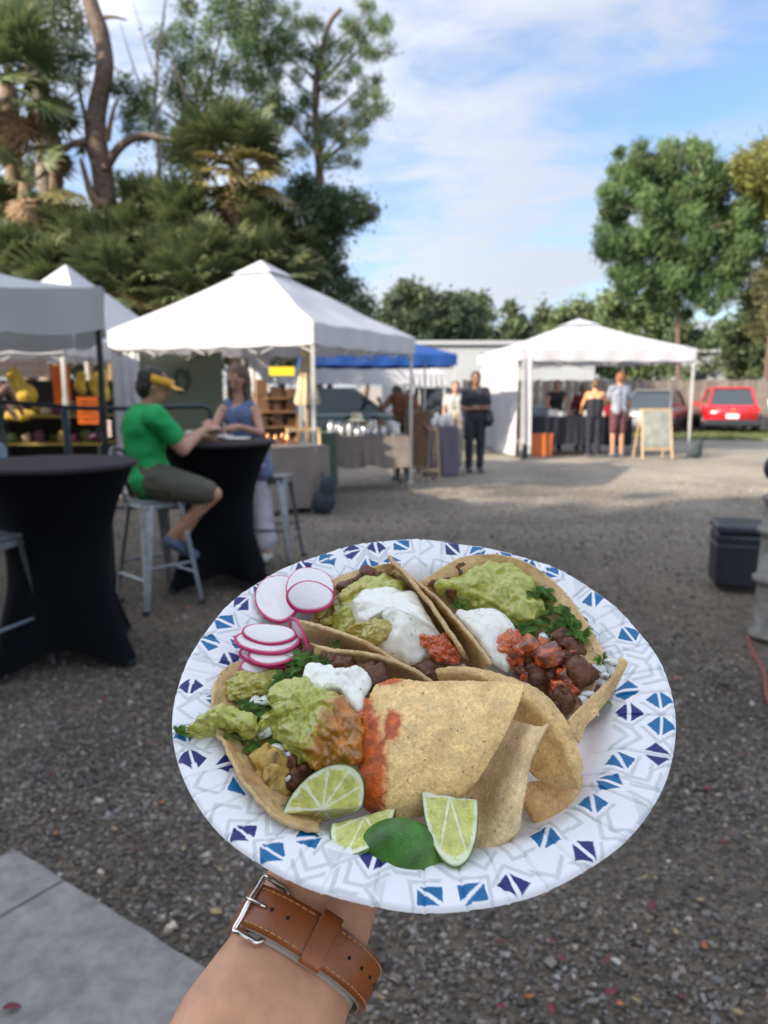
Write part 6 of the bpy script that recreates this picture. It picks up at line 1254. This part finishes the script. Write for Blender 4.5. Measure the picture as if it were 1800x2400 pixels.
onion([z2(x, y, h) for x, y, h in ((930, 580, 20), (790, 640, 20), (980, 750, 18), (1000, 700, 18), (1110, 820, 18), (1150, 860, 17), (1190, 780, 18), (1110, 880, 16), (1050, 970, 15), (1040, 1010, 14), (1160, 950, 14), (1070, 1050, 12), (1130, 900, 15), (960, 640, 19), (1180, 820, 17), (930, 550, 21), (950, 790, 17))], T2, 2, 3.7)

bl('guacamole', [z1(1060, 420, 16), z1(1150, 365, 20), z1(1260, 325, 24), z1(1380, 310, 28), z1(1470, 350, 30), z1(1450, 420, 28), z1(1300, 500, 20), z1(1220, 590, 16), z1(1130, 630, 13), z1(1050, 600, 12), z1(1040, 500, 13)], .009, T1, m_guac, col_guac, lump=.0028, lf=90, rough=.0005, seed=7.7)
bl('crema', [z1(1145, 455, 25), z1(1230, 400, 28), z1(1350, 375, 31), z1(1480, 395, 33), z1(1560, 420, 34), z1(1600, 500, 34), z1(1690, 640, 32), z1(1690, 700, 28), z1(1640, 760, 24), z1(1540, 820, 20), z1(1440, 790, 19), z1(1310, 720, 20), z1(1390, 620, 24), z1(1340, 575, 25), z1(1240, 600, 22), z1(1190, 540, 22)], .011, T1, m_crema, col_crema, lump=.0022, lf=48, rough=.0001, seed=9.1)
bl('salsa', [z1(1575, 665, 32), z1(1660, 690, 31), z1(1740, 650, 32), z1(1800, 740, 32), z1(1790, 800, 28), z1(1680, 800, 28), z1(1630, 770, 28)], .005, T1, m_salsa, col_salsa, lump=.0022, seed=2.2)
for (x, y, h, r, k) in ((1125, 365, 22, 6.5, 'meat'), (1250, 300, 24, 8, 'meat'), (1200, 320, 23, 6, 'meat'), (1300, 300, 25, 5.5, 'meat'), (1110, 380, 20, 4, 'meat'), (1740, 700, 27, 6, 'meat'), (1700, 680, 27, 5, 'salsa'), (1620, 870, 20, 7, 'meat'), (1580, 840, 18, 5, 'meat'), (1660, 900, 22, 6, 'meat'), (1000, 560, 14, 5, 'pepper'), (970, 520, 14, 5, 'pepper'), (1180, 420, 22, 5, 'pepper'), (1000, 460, 13, 5, 'pepper')):
    chunk('meat_chunk' if k != 'pepper' else 'pepper_piece', *z1(x, y, h), r * .9, T1, k, (1, rng.uniform(.65, 1), rng.uniform(.55, .8)))
bl('pepper_strip', [z1(1130, 610, 25), z1(1230, 590, 28), z1(1330, 575, 30), z1(1395, 570, 31), z1(1395, 620, 30), z1(1330, 690, 27), z1(1260, 700, 25), z1(1170, 650, 23)], .0055, T1, m_guac, lambda V, n, l: np.array([.42, .36, .075]) * (1 + .3 * fbm(V * 250, 3)[:, None]), lump=.0012, seed=6.)
bl('pepper_strip', [z1(1075, 430, 22), z1(1100, 390, 24), z1(1200, 350, 26), z1(1310, 340, 29), z1(1290, 365, 29), z1(1180, 400, 26), z1(1110, 440, 23)], .005, T1, m_guac, lambda V, n, l: np.array([.47, .42, .10]) * (1 + .3 * fbm(V * 250, 3)[:, None]), lump=.001, seed=8.)
cilantro([z1(1370, 320, 32), z1(1040, 690, 26)], 4, T1, 5, 2, .5, 8)

def guac_stained(V, nr, l):
    c = col_guac(V, nr, l); m = near_px(V, [z3(1150, 400, 30) + (13, 26), z3(1060, 480, 28) + (14, 14)], 12)[:, None]
    return c * (1 - m * .85) + np.array([.44, .13, .012]) * (1 + .5 * fbm(V * 180, 3)[:, None]) * m * .85
bl('guacamole', [z3(650, 120, 24), z3(760, 30, 28), z3(880, 20, 30), z3(960, 85, 31), z3(1100, 130, 31), z3(1200, 230, 30), z3(1225, 330, 28), z3(1215, 470, 25), z3(1160, 560, 21), z3(1040, 570, 18), z3(900, 585, 15), z3(800, 520, 15), z3(715, 400, 16), z3(650, 340, 18), z3(560, 320, 18), z3(560, 250, 20), z3(640, 210, 22)], .015, T3, m_guac, guac_stained, rings=64, segs=220, lump=.0040, lf=80, rough=.0006, rf=300, seed=11.)
bl('guacamole', [z3(95, 320, 21), z3(140, 280, 23), z3(250, 220, 25), z3(400, 185, 26), z3(480, 205, 26), z3(560, 250, 25), z3(570, 320, 23), z3(480, 350, 21), z3(350, 320, 20), z3(280, 325, 20), z3(180, 350, 19), z3(120, 345, 19)], .0075, T3, m_guac, col_guac, lump=.0028, lf=95, rough=.0006, rf=300, seed=14.)
bl('green_salsa', [z1(400, 930, 18), z1(480, 880, 20), z1(600, 890, 20), z1(720, 870, 20), z1(740, 930, 19), z1(660, 990, 17), z1(560, 1020, 15), z1(440, 1040, 15), z1(400, 1000, 16)], .004, T3, m_guac, lambda V, n, l: col_guac(V, n, l) * np.array([.95, .85, .8]), lump=.002, seed=16.)
bl('crema', [z1(840, 960, 31), z1(890, 850, 33), z1(990, 835, 34), z1(1060, 880, 35), z1(1130, 870, 35), z1(1200, 850, 36), z1(1270, 900, 35), z1(1270, 970, 34), z1(1210, 1020, 33), z1(1200, 1110, 32), z1(1140, 1080, 32), z1(1080, 1010, 33), z1(960, 1010, 33), z1(900, 990, 32)], .006, T3, m_crema, col_crema, lump=.0022, lf=75, rough=.00012, seed=18.)
bl('salsa', [z3(1225, 130, 33), z3(1275, 120, 33), z3(1270, 240, 31), z3(1240, 260, 30), z3(1225, 330, 28), z3(1200, 250, 30)], .003, T3, m_salsa, col_salsa, seed=21.)
for (x, y, h, r, k) in ((640, 520, 15, 8.5, 'plantain'), (690, 600, 13, 8, 'plantain'), (720, 640, 11, 7, 'plantain'), (620, 600, 12, 5, 'plantain'), (790, 540, 12, 7, 'meat'), (800, 620, 11, 7, 'meat'), (750, 500, 13, 6, 'meat'), (850, 590, 12, 6, 'meat'), (780, 670, 9, 6, 'meat'), (640, 660, 8, 4, 'meat'), (840, 640, 9, 5, 'meat')):
    chunk({'plantain': 'plantain_piece', 'meat': 'meat_chunk'}[k], *z3(x, y, h), r * .95, T3, k, (1, rng.uniform(.65, 1), rng.uniform(.6, .8)))
for (x, y, h, r) in ((1060, 790, 30, 5), (1110, 830, 30, 5.5), (1250, 870, 32, 5), (1300, 900, 32, 6), (1010, 780, 28, 4.5), (900, 760, 26, 4.5), (860, 720, 24, 4)): chunk('meat_chunk', *z1(x, y, h), r, T3)
cilantro([z1(830, 790, 26), z1(960, 760, 29), z1(980, 800, 30), z1(760, 880, 24), z1(870, 860, 28), z1(740, 940, 22), z1(920, 830, 29)], 34, T3, 9.5, 4, .6, 11)
cilantro([z1(690, 980, 20), z1(640, 1000, 20), z1(520, 1080, 19), z1(600, 1110, 20), z1(500, 1060, 20), z3(560, 200, 20), z3(500, 160, 20)], 20, T3, 8.5, 3.5, .6, 12)
cilantro([z3(40, 320, 21), z3(75, 325, 21), z3(350, 330, 21), z3(290, 335, 20), z3(420, 350, 20)], 8, T3, 5.5, 1.5, .4, 13)
cilantro([z3(620, 370, 19), z3(660, 420, 18), z3(560, 400, 17), z3(520, 420, 16), z3(700, 450, 17), z3(600, 440, 17), z3(470, 370, 18)], 16, T3, 7, 2.5, .6, 14)
onion([z1(x, y, h) for x, y, h in ((600, 1050, 20), (640, 1045, 21), (560, 1060, 19))] + [z3(x, y, h) for x, y, h in ((720, 430, 17), (740, 480, 15), (770, 600, 12), (700, 415, 18), (620, 320, 20))], T3, 5, 4.2)

# ---- chips
chip_c = dict(base=(.84, .59, .25), toast=.38, pale=.5)
def big_chip_col(V):
    c = tort_col(V, seed=40., **chip_c)
    st = near_px(V, [z4(160, 500, 26) + (7, 15), z4(175, 640, 22) + (8.5, 17), z4(185, 780, 17) + (8, 16), z4(150, 430, 28) + (4, 8), z4(320, 410, 33) + (4.5, 8), z4(150, 240, 36) + (3.5, 9), z4(310, 95, 41) + (6, 2.5), z4(115, 330, 33) + (3, 8)], 6)[:, None]
    red = np.array([.55, .085, .008]) * (1 + .6 * fbm(V * 260, 3)[:, None])
    return c * (1 - st * .93) + red * st * .93
CH = 'tortilla chips beside the tacos'
def chip(label, rows, seed, colf=None, **k):
    rows = [[z4(*p) for p in r] for r in rows]
    return patch('tortilla_chip', rows, None, m_chip, colf=colf or dict(seed=seed, base={51.: (.62, .38, .14), 53.: (.70, .47, .19), 55.: (.72, .50, .22), 57.: (.84, .64, .34)}[seed], toast=.4, pale=.5), seed=seed, edge=.0005, lump=k.pop('lump', .0003), lf=130, thick=.0013, label=label, cat='tortilla chip', group=CH, root=True, **k)
chip('thin pale chip half hidden at the lower right of the chip pile',
     [[(1120, 860, 8), (1170, 740, 10), (1350, 720, 11), (1520, 690, 10)], [(1140, 880, 6), (1200, 880, 8), (1370, 840, 9), (1500, 780, 8)], [(1200, 950, 4), (1240, 990, 6), (1380, 960, 7), (1440, 900, 6)], [(1250, 1020, 4), (1275, 1022, 4), (1360, 980, 4), (1435, 945, 4)]], 51.)
chip('long curved chip at the back of the chip pile',
     [[(590, 20, 34), (760, 5, 37), (930, 35, 39), (1100, 90, 39), (1230, 150, 38), (1340, 250, 35), (1430, 390, 32), (1490, 540, 28), (1515, 640, 24)],
      [(600, 60, 32), (780, 50, 36), (920, 90, 38), (1060, 150, 39), (1180, 230, 38), (1290, 330, 35), (1380, 460, 31), (1440, 600, 27), (1500, 700, 22)],
      [(620, 110, 28), (800, 110, 31), (920, 160, 31), (1030, 230, 30), (1130, 330, 28), (1230, 430, 26), (1320, 540, 24), (1400, 660, 23), (1500, 770, 18)],
      [(640, 170, 22), (800, 190, 24), (900, 250, 22), (1000, 330, 20), (1080, 450, 18), (1140, 560, 16), (1170, 650, 14), (1280, 740, 15), (1495, 772, 16)]], 53., nu=110, nv=60)
chip('curled upright chip at the right edge of the pile, pointing towards the plate rim',
     [[(1290 * 1.0645 + 370, -55, 28), (1790, -10, 26), (1720, 130, 20), (1650, 230, 15)], [(1700, 60, 25), (1690, 110, 23), (1620, 220, 18), (1580, 330, 13)], [(1560, 200, 20), (1550, 260, 17), (1530, 330, 13), (1520, 400, 9)], [(1420, 345, 18), (1430, 400, 14), (1460, 440, 10), (1490, 490, 6)]], 55., lump=.0004)
chip('folded chip standing upright right of the big square chip',
     [[(1060, 345, 22), (1120, 355, 29), (1190, 375, 36), (1250, 385, 42), (1300, 365, 47)], [(1000, 450, 19), (1070, 460, 26), (1140, 465, 34), (1195, 478, 40), (1245, 468, 44)], [(910, 600, 15), (990, 590, 20), (1080, 590, 29), (1140, 605, 36), (1190, 600, 38)], [(810, 760, 11), (920, 745, 16), (1040, 735, 25), (1110, 740, 31), (1165, 735, 32)], [(780, 860, 8), (900, 880, 12), (1000, 880, 20), (1080, 895, 25), (1135, 895, 25)], [(760, 1020, 6), (860, 1040, 8), (950, 1040, 13), (1040, 1035, 16), (1112, 1020, 15)], [(760, 1205, 4), (805, 1218, 4), (870, 1205, 5), (960, 1165, 6), (1045, 1105, 6)]], 57., nu=90, nv=90)
chip('big square chip with streaks of red salsa along its left edge',
     [[(215, 120, 38), (330, 84, 41), (500, 102, 43), (700, 98, 44), (900, 100, 46), (1040, 110, 47), (1147, 125, 47)],
      [(150, 260, 34), (330, 240, 39), (500, 245, 42), (700, 245, 44), (860, 250, 45), (990, 250, 46), (1110, 240, 45)],
      [(125, 420, 29), (300, 400, 35), (480, 405, 39), (660, 405, 41), (820, 410, 42), (940, 405, 42), (1050, 380, 41)],
      [(112, 580, 23), (270, 560, 30), (440, 565, 34), (600, 565, 36), (740, 565, 37), (860, 560, 37), (965, 540, 36)],
      [(115, 730, 18), (250, 720, 24), (400, 720, 28), (540, 715, 30), (680, 710, 32), (790, 695, 31), (880, 670, 30)],
      [(130, 860, 13), (240, 865, 18), (370, 860, 21), (500, 845, 23), (620, 835, 25), (720, 815, 25), (800, 780, 24)],
      [(230, 950, 9), (300, 985, 12), (380, 970, 14), (470, 945, 15), (560, 930, 15), (640, 890, 16), (740, 830, 16)]], 40., big_chip_col, nu=180, nv=150)

# ---- radish slices
RG = 'radish slices at the back left of the plate'
def radish(label, C, A, B, seed, thick=.0017, cup=.0012, pink=.09):
    C, A, B = (H(*p) for p in (C, A, B)); a = A - C; b = B - C; n = np.cross(a, b); n /= np.linalg.norm(n); n = n if n @ PN > 0 else -n
    rr = np.concatenate([np.linspace(0, .8, 9), np.linspace(.84, 1, 9)]); k = 110; th = np.linspace(0, 2 * np.pi, k, endpoint=False); V = []; c = []
    w = 1 + .012 * np.sin(3 * th + seed) + .01 * np.sin(5 * th + 2 * seed)
    for side in (1, -1):
        for r in rr:
            q = C + (np.cos(th) * w * r)[:, None] * a + (np.sin(th) * w * r)[:, None] * b + n * (side * thick / 2 * (1 if r < .99 else .5) + cup * r * r * math.cos(seed))
            q = q + n * (.0009 * np.sin(2 * th + seed) * r * r)[:, None]; V.append(q)
            pk_ = pink * (1 + 1.0 * np.clip(-np.sin(th), 0, 1)); f = np.clip((r - (1 - pk_) + .02 * perlin(np.stack([np.cos(th) * 14, np.sin(th) * 14, th * 0 + seed], 1))) / (pk_ * .5), 0, 1)[:, None]
            base = np.array([.80, .79, .80]) * (1 - .05 * perlin(np.stack([np.cos(th) * r * 5, np.sin(th) * r * 5, th * 0 + seed], 1)))[:, None]
            c.append(base * (1 - f) + np.array([.50, .012, .12]) * f)
    V = np.concatenate(V); c = np.concatenate(c); m = len(rr); F = []
    for s in range(2):
        o = s * m * k
        for i in range(m - 1):
            for j in range(k):
                f = (o + i * k + j, o + i * k + (j + 1) % k, o + (i + 1) * k + (j + 1) % k, o + (i + 1) * k + j); F.append(f if s == 0 else f[::-1])
    for j in range(k): F.append(((m - 1) * k + j, (m - 1) * k + (j + 1) % k, m * k + (m - 1) * k + (j + 1) % k, m * k + (m - 1) * k + j))
    o = link('radish_slice', mesh_np('radish_slice', V, F, m_rad, True, color=c)); return tag(o, label, 'radish slice', RG)
def rz1(label, cx_, cy_, rx, ry, rot, h, dh, seed, pink=.09):
    c, s = math.cos(rot), math.sin(rot)
    radish(label, z1(cx_, cy_, h), z1(cx_ + rx * c, cy_ + rx * s, h + dh[0]), z1(cx_ + ry * s, cy_ - ry * c, h + dh[1]), seed, pink=pink)
rz1('large round radish slice lying flat on the rim, leftmost of the upper three', 706, 420, 143, 139, .1, 21, (1, 2), 1., .07)
rz1('round radish slice behind the one with the thick pink edge', 899, 358, 148, 131, 0, 25, (0, 3), 2., .07)
rz1('oval radish slice with a thick pink edge, on top of the upper three', 900, 408, 148, 98, 0.0, 30, (-1, 5), 3., .13)
rz1('lowest radish slice of the fanned stack, only its pink lower edge showing', 608, 838, 145, 55, .03, 21, (0, 1), 4., .2)
rz1('radish slice second from the bottom of the fanned stack, peeking out at its left', 640, 770, 178, 78, .12, 22.5, (0, 1), 5., .15)
rz1('radish slice in the middle of the fanned stack', 690, 745, 168, 92, -.28, 25, (0, 1), 6., .13)
rz1('wide radish slice second from the top of the fanned stack', 636, 688, 203, 73, .02, 27.5, (0, 1), 7., .14)
rz1('topmost radish slice of the fanned stack', 650, 636, 168, 62, .06, 30, (0, 1), 8., .12)
rz1('thin radish slice standing on edge beside the fanned stack', 850, 648, 132, 26, 1.12, 28, (-4, 8), 9., .25)

# ---- limes
LG = 'lime wedges at the front of the plate'
def lime(label, Lp, Rp, Tp, dih, seed, elong=1.0, fat=1.0, flip=1, wheel=True, rindcol=(.05, .15, .015)):
    Lq, Rq, Tq = H(*Lp), H(*Rp), H(*Tp); C = (Lq + Rq) / 2; x = (Rq - Lq) / 2; y = Tq - C; n = np.cross(x, y); n /= np.linalg.norm(n); ry = np.linalg.norm(y)
    if n @ (EYE - C) < 0: n = -n
    z = -n * ry * fat; root = tag(bpy.data.objects.new('lime_wedge', None), label, 'lime wedge', LG); COL.objects.link(root); root.location = C
    def pulp(rho, ph, V, sd):
        rim = rho > .965; c = np.zeros((len(rho), 3)); seg = 5 if wheel else 3
        fr = (ph / np.pi * seg + .22 * np.sin(sd)) % 1.0; memb = (np.minimum(fr, 1 - fr) * np.pi / seg * rho < .028 + .02 * np.abs(perlin(V * 300)))
        base = np.array([.60, .63, .16]) * (1 + .18 * fbm(V * 240 + sd, 3)[:, None]); ves = np.abs(perlin(np.stack([ph * 14, rho * 3, ph * 0 + sd], 1))); base = base * (1 - .12 * (ves < .06)[:, None]) + .04 * (ves > .35)[:, None]
        c[:] = base; w = np.array([.80, .83, .58]); c[memb] = w; c[rho < .07] = w; pith = (rho > .875 + .02 * perlin(V * 400)); c[pith] = (.78, .84, .56); c[rim] = (.10, .24, .03)
        return c
    def face(ydir, sd):
        nr_, na = 26, 90; rho = np.linspace(.001, 1, nr_); ph = np.linspace(0, np.pi, na); Rh, Ph = np.meshgrid(rho, ph, indexing='ij')
        V = C + (np.cos(Ph) * Rh)[..., None] * x * elong + (np.sin(Ph) * Rh)[..., None] * ydir; V = V.reshape(-1, 3)
        V = V + (n * (.0007 * perlin(V * 200 + sd) - .0008 * (1 - Rh.ravel() ** 2))[:, None])
        idx = np.arange(nr_ * na).reshape(nr_, na); F = np.stack([idx[:-1, :-1], idx[1:, :-1], idx[1:, 1:], idx[:-1, 1:]], -1).reshape(-1, 4)
        return V, F, pulp(Rh.ravel(), Ph.ravel(), V, sd)
    y2 = y * math.cos(dih) + z * math.sin(dih)
    for yd, sd in ((y, seed), (y2, seed + 3)):
        V, F, c = face(yd, sd); wlink('cut_face', mesh_np('cut_face', V, F, m_lime, True, color=np.clip(c, 0, 1)), root)
    nd, na = 26, 70; D, Ph = np.meshgrid(np.linspace(0, dih, nd), np.linspace(0, np.pi, na), indexing='ij')
    V = C + np.cos(Ph)[..., None] * x * elong * 1.01 + (np.sin(Ph) * 1.01)[..., None] * (np.cos(D)[..., None] * y + np.sin(D)[..., None] * z); V = V.reshape(-1, 3)
    idx = np.arange(nd * na).reshape(nd, na); F = np.stack([idx[:-1, :-1], idx[1:, :-1], idx[1:, 1:], idx[:-1, 1:]], -1).reshape(-1, 4)
    nn = fbm(V * 130 + seed, 3)[:, None]; c = np.array(rindcol) * (1 + .5 * nn); e = np.minimum(D, dih - D).ravel()[:, None]; c = np.where(e < .05, np.array([[.30, .45, .10]]), c)
    wlink('rind', mesh_np('rind', V, F, m_rind, True, color=np.clip(c, 0, 1)), root)
lime('large lime wedge showing its wheel of pale segments, at the left of the limes', z3(722, 852, 17), z3(1240, 800, 22), z3(1075, 528, 34), 1.95, 1., fat=.85)
lime('lime wedge lying between the large wedge and the dark green one', z3(1045, 915, 14), z3(1458, 800, 19), z3(1200, 1112, 17), 1.2, 2., wheel=False)
lime('upright lime wedge with a white pith cross, at the right of the limes', z4(505, 788, 28), z4(853, 845, 27), z4(705, 1262, 17), 1.1, 3., wheel=False)
# wedge resting cut side down: rind towards the camera
def rind_wedge():
    L0, R0, T0 = H(*z4(92, 1165, 8)), H(*z4(668, 1258, 8)), H(*z4(400, 955, 24)); C = (L0 + R0) / 2; x = (R0 - L0) / 2; y = T0 - C
    n = np.cross(x, y); n /= np.linalg.norm(n); n = n if n @ (EYE - C) > 0 else -n; ry = np.linalg.norm(y)
    root = tag(bpy.data.objects.new('lime_wedge', None), 'dark green lime wedge resting with its rind to the front', 'lime wedge', LG); COL.objects.link(root); root.location = C
    dih = 1.55; z = n * ry * .68; D, Ph = np.meshgrid(np.linspace(0, dih, 40), np.linspace(0, np.pi, 90), indexing='ij')
    s = np.sin(Ph) ** 1.08; V = (C + np.cos(Ph)[..., None] * x + s[..., None] * (np.cos(D)[..., None] * y + np.sin(D)[..., None] * z)).reshape(-1, 3)
    idx = np.arange(40 * 90).reshape(40, 90); F = np.stack([idx[:-1, :-1], idx[1:, :-1], idx[1:, 1:], idx[:-1, 1:]], -1).reshape(-1, 4)
    c = np.array([.05, .16, .02]) * (1 + .45 * fbm(V * 120, 3)[:, None]); tip = np.clip(((V - C) @ x / (x @ x) - .55) * 2.2, 0, 1)[:, None]; c = c * (1 - tip * .6) + np.array([.22, .34, .03]) * tip * .6
    k = perlin(V * 900) > .55; c[k] *= 1.25
    wlink('rind', mesh_np('rind', V, F, m_rind, True, color=np.clip(c, 0, 1)), root)
    for yd in (y, z):
        Rh, P2 = np.meshgrid(np.linspace(.001, .995, 12), np.linspace(0, np.pi, 60), indexing='ij'); V = (C + (np.cos(P2) * Rh)[..., None] * x + (np.sin(P2) ** 1.08 * Rh)[..., None] * yd).reshape(-1, 3)
        i2 = np.arange(720).reshape(12, 60); F = np.stack([i2[:-1, :-1], i2[1:, :-1], i2[1:, 1:], i2[:-1, 1:]], -1).reshape(-1, 4)
        wlink('cut_face', mesh_np('cut_face', V, F, m_lime, True, color=np.tile([.48, .58, .11], (len(V), 1))), root)
rind_wedge()
# ================================================================== HAND, FOREARM, WATCH STRAP
def CPt(u, v, t): return EYE + ray(u, v) * t
m_skin = M('skin', (.64, .335, .20), .46, var=.16, vs=45, bump=.00035, bs=600, sss=.25, ssr=(1, .35, .2), sscale=.006, spec=.4)
A0 = CPt(470, 2800, .285); A1 = CPt(585, 2460, .322); A2 = CPt(705, 2225, .350)
palm = H(840, 1860, -17)
hand_pieces = []
def lp(a, b, t): return a * (1 - t) + b * t
ax = A2 - A1; ax /= np.linalg.norm(ax)
vw = EYE - A2; vw /= np.linalg.norm(vw)
u1 = np.cross(ax, vw); u1 /= np.linalg.norm(u1)
if u1[0] < 0: u1 = -u1
v1 = np.cross(u1, ax); v1 = v1 if v1 @ vw > 0 else -v1
def oval(pa, ra, pb, rb, wdir, w):       # flattened limb section: two parallel capsules and a middle one
    out = []
    for s in (-1, -.5, 0, .5, 1): out.append(capsule(pa + wdir * s * w * ra, ra, pb + wdir * s * w * rb, rb, 20, 6))
    return out
hand_pieces += oval(A0 - ax * .02, .0255, A1, .0235, u1, .50)
ELB = EYE + np.array([-.20, -.10, -.36]); hand_pieces += oval(ELB, .036, A0 - ax * .02, .0265, u1, .40); hand_pieces.append(capsule(ELB, .044, EYE + np.array([-.24, -.26, -.16]), .050, 20, 6))
hand_pieces += oval(A1, .0235, A2, .0195, u1, .50)
Wj = lp(A2, palm, .40)
hand_pieces += oval(A2, .0195, Wj, .0185, u1, .48)
hd = (palm - A2); hd = hd - (hd @ PN) * PN; hd /= np.linalg.norm(hd)            # hand direction in the plate plane
sd_ = np.cross(PN, hd); sd_ = sd_ if sd_ @ PX > 0 else -sd_                       # towards the little finger (right)
hand_pieces += [capsule(Wj, .019, palm - hd * .015 + sd_ * s * .022, .0135, 18, 5) for s in (-1, -.4, .3, 1)]
kn = [palm + hd * f + sd_ * s for f, s in ((.034, -.031), (.040, -.010), (.037, .011), (.029, .030))]
for k in kn: hand_pieces.append(capsule(palm - hd * .018 + (k - palm) * .2, .0125, k, .0098, 16, 5))
lens = ((.040, .024, .020), (.045, .028, .022), (.042, .026, .021), (.033, .019, .018)); spread = (-.20, -.05, .10, .28)
for k, L, s in zip(kn, lens, spread):
    d = hd * math.cos(s) + sd_ * math.sin(s); p = k; up = -.10
    for i, l in enumerate(L):
        q = p + (d * math.cos(up) + PN * math.sin(up)) * l; hand_pieces.append(capsule(p, .0096 - .001 * i, q, .0088 - .001 * i, 14, 5)); p = q; up += .30
    bot = p
th0 = palm - hd * .032 - sd_ * .020; p = th0; a = -.95
for i, l in enumerate((.040, .030, .024)):
    d = hd * math.cos(a) + sd_ * math.sin(a); q = p + d * l + PN * .001; hand_pieces.append(capsule(p, (.0155, .0115, .0098)[i], q, (.0115, .0098, .0085)[i], 16, 5)); p = q; a += .22
def skin_d(V):
    return .00045 * fbm(V * 90, 4) - .0005 * np.exp(-(((V - A2 - ax * .027) @ ax + .002 * perlin(V * 40)) / .0006) ** 2) - .0006 * np.exp(-(((V - A2 - ax * .021) @ ax) / .0007) ** 2) * (.6 + .4 * perlin(V * 60))
person_arm = thing('person', 'bare forearm and open hand reaching in from the bottom beneath the plate', 'person', A1)
skin_obj('forearm_and_hand', hand_pieces, .0019, m_skin, person_arm, smooth=14, fac=.6, world=True, disp=skin_d)

# strap
m_leather = M('tan_leather', (.30, .080, .015), .36, var=.22, vs=45, bump=.0002, bs=420, spec=.5, coat=.25, coat_r=.3)
m_lin = M('strap_lining', (.50, .45, .36), .6, var=.1, vs=60)
m_steel = M('polished_steel', (.72, .68, .62), .2, metal=1.0, var=.04, vs=30)
m_dark = M('punched_hole', (.012, .006, .004), .8)
m_thread = M('stitch_thread', (.62, .33, .14), .6)
root = thing('watch_strap', 'tan leather watch strap buckled around the inside of the wrist', 'watch strap', A2)
SC = A2 + ax * .0005 - v1 * .0020
ra_, rb_ = .0318, .0252
def ring(th, s, off=0.0):
    th = np.asarray(th, float); s = np.asarray(s, float)
    e = 2 / 2.35; cx_ = np.sign(np.cos(th)) * np.abs(np.cos(th)) ** e; sy_ = np.sign(np.sin(th)) * np.abs(np.sin(th)) ** e
    return SC + ((ra_ + off) * cx_)[..., None] * u1 + ((rb_ + off) * sy_)[..., None] * v1 + s[..., None] * ax
def band(name, t0, t1, w, off0, off1, mat, parent, n=80, closed=False, wfun=None, wave=0, m_=9):
    th = np.linspace(t0, t1, n); hw = np.full(n, w / 2) if wfun is None else wfun(th); V = []
    prof = [(x, 1 - .25 * abs(x) ** 6) for x in np.linspace(-1, 1, m_)]
    for (x, k) in prof: V.append(ring(th, x * hw, off0 + (off1 - off0) * k + wave * np.sin(th * 2.3)))
    for (x, k) in prof[::-1]: V.append(ring(th, x * hw, off0 + wave * np.sin(th * 2.3) + 0 * th))
    V = np.array(V); R, n_ = V.shape[:2]; idx = np.arange(R * n_).reshape(R, n_); F = []
    for i in range(R):
        for j in range(n_ - 1): F.append((idx[i, j], idx[(i + 1) % R, j], idx[(i + 1) % R, j + 1], idx[i, j + 1]))
    F += [tuple(idx[:, 0]), tuple(idx[::-1, -1])]
    return wlink(name, mesh_np(name, V.reshape(-1, 3), F, mat, True), parent)
BW = .0200; D2R = math.radians
pi = math.pi
TH_B = D2R(135)                              # buckle position
band('lining', D2R(-120), D2R(238), BW + .0016, -.0014, -.0004, m_lin, root, 140)
band('strap_leather', TH_B, D2R(330), BW, -.0004, .0018, m_leather, root, 90, m_=11)          # buckle side, round the back
band('strap_tongue', D2R(-28), TH_B + .03, BW - .0015, .0030, .0052, m_leather, root, 90, m_=11)    # punched side, on top
band('tongue_lining', D2R(-25), TH_B - .02, BW - .0008, .0020, .0030, m_lin, root, 80)
band('strap_keeper', D2R(77), D2R(89), BW + .0032, .0050, .0068, m_leather, root, 14)
def on(th, s, off): return ring(np.array([th]), np.array([s]), off)[0]
for th in (129, 117, 104, 61, 47, 33, 19, 5):
    th = D2R(th); c = on(th, .0008, .0052); nrm = on(th, .0008, .02) - c; nrm /= np.linalg.norm(nrm); t = np.cross(nrm, ax); mb = MB(); k = 12
    ring_ = [c + nrm * .00025 + .00085 * (math.cos(q) * t + math.sin(q) * ax) for q in np.linspace(0, 2 * pi, k, endpoint=False)]; low = [p - nrm * .0009 for p in ring_]
    mb.add(ring_ + low, [tuple(range(k)), tuple(range(k, 2 * k))[::-1]] + [(i, k + i, k + (i + 1) % k, (i + 1) % k) for i in range(k)]); mb.build('punched_hole', m_dark, root)
mb = MB()
for side in (-1, 1):
    for th in np.arange(-24, 140, 5.0):
        a_, b_ = D2R(th), D2R(th + 3.4); mb.tube([on(a_, side * (BW / 2 - .0025), .0049), on((a_ + b_) / 2, side * (BW / 2 - .0025), .0054), on(b_, side * (BW / 2 - .0025), .0049)], .00032, 6)
mb.build('stitching', m_thread, root, smooth=True)['kind'] = 'stuff'
# buckle: rounded rectangular frame with a prong
bw = BW / 2 + .0022
loop = []
for (th, s) in ((139, -1), (138, -.55), (137.5, 0), (138, .55), (139, 1)): loop.append(on(D2R(th), s * bw, .0042 + .0022 * (1 - abs(s) * .6)))
loop2 = [on(D2R(th), s * bw, o) for th, s, o in ((134, 1.04, .0045), (127, 1.02, .0020), (120, .98, .0002), (117, .6, -.001), (117, -.6, -.001), (120, -.98, .0002), (127, -1.02, .0020), (134, -1.04, .0045))]
P = catmull(np.array(loop + loop2), 90, closed=True)
Pc = np.concatenate([P, P[:2]]); MB().tube(Pc, .0013, 12).build('buckle_frame', m_steel, root, smooth=True)
MB().tube([on(D2R(t), .0006, o) for t, o in ((122, .0055), (128, .0064), (134, .0070), (140, .0076))], .0010, 8).build('prong', m_steel, root, smooth=True)
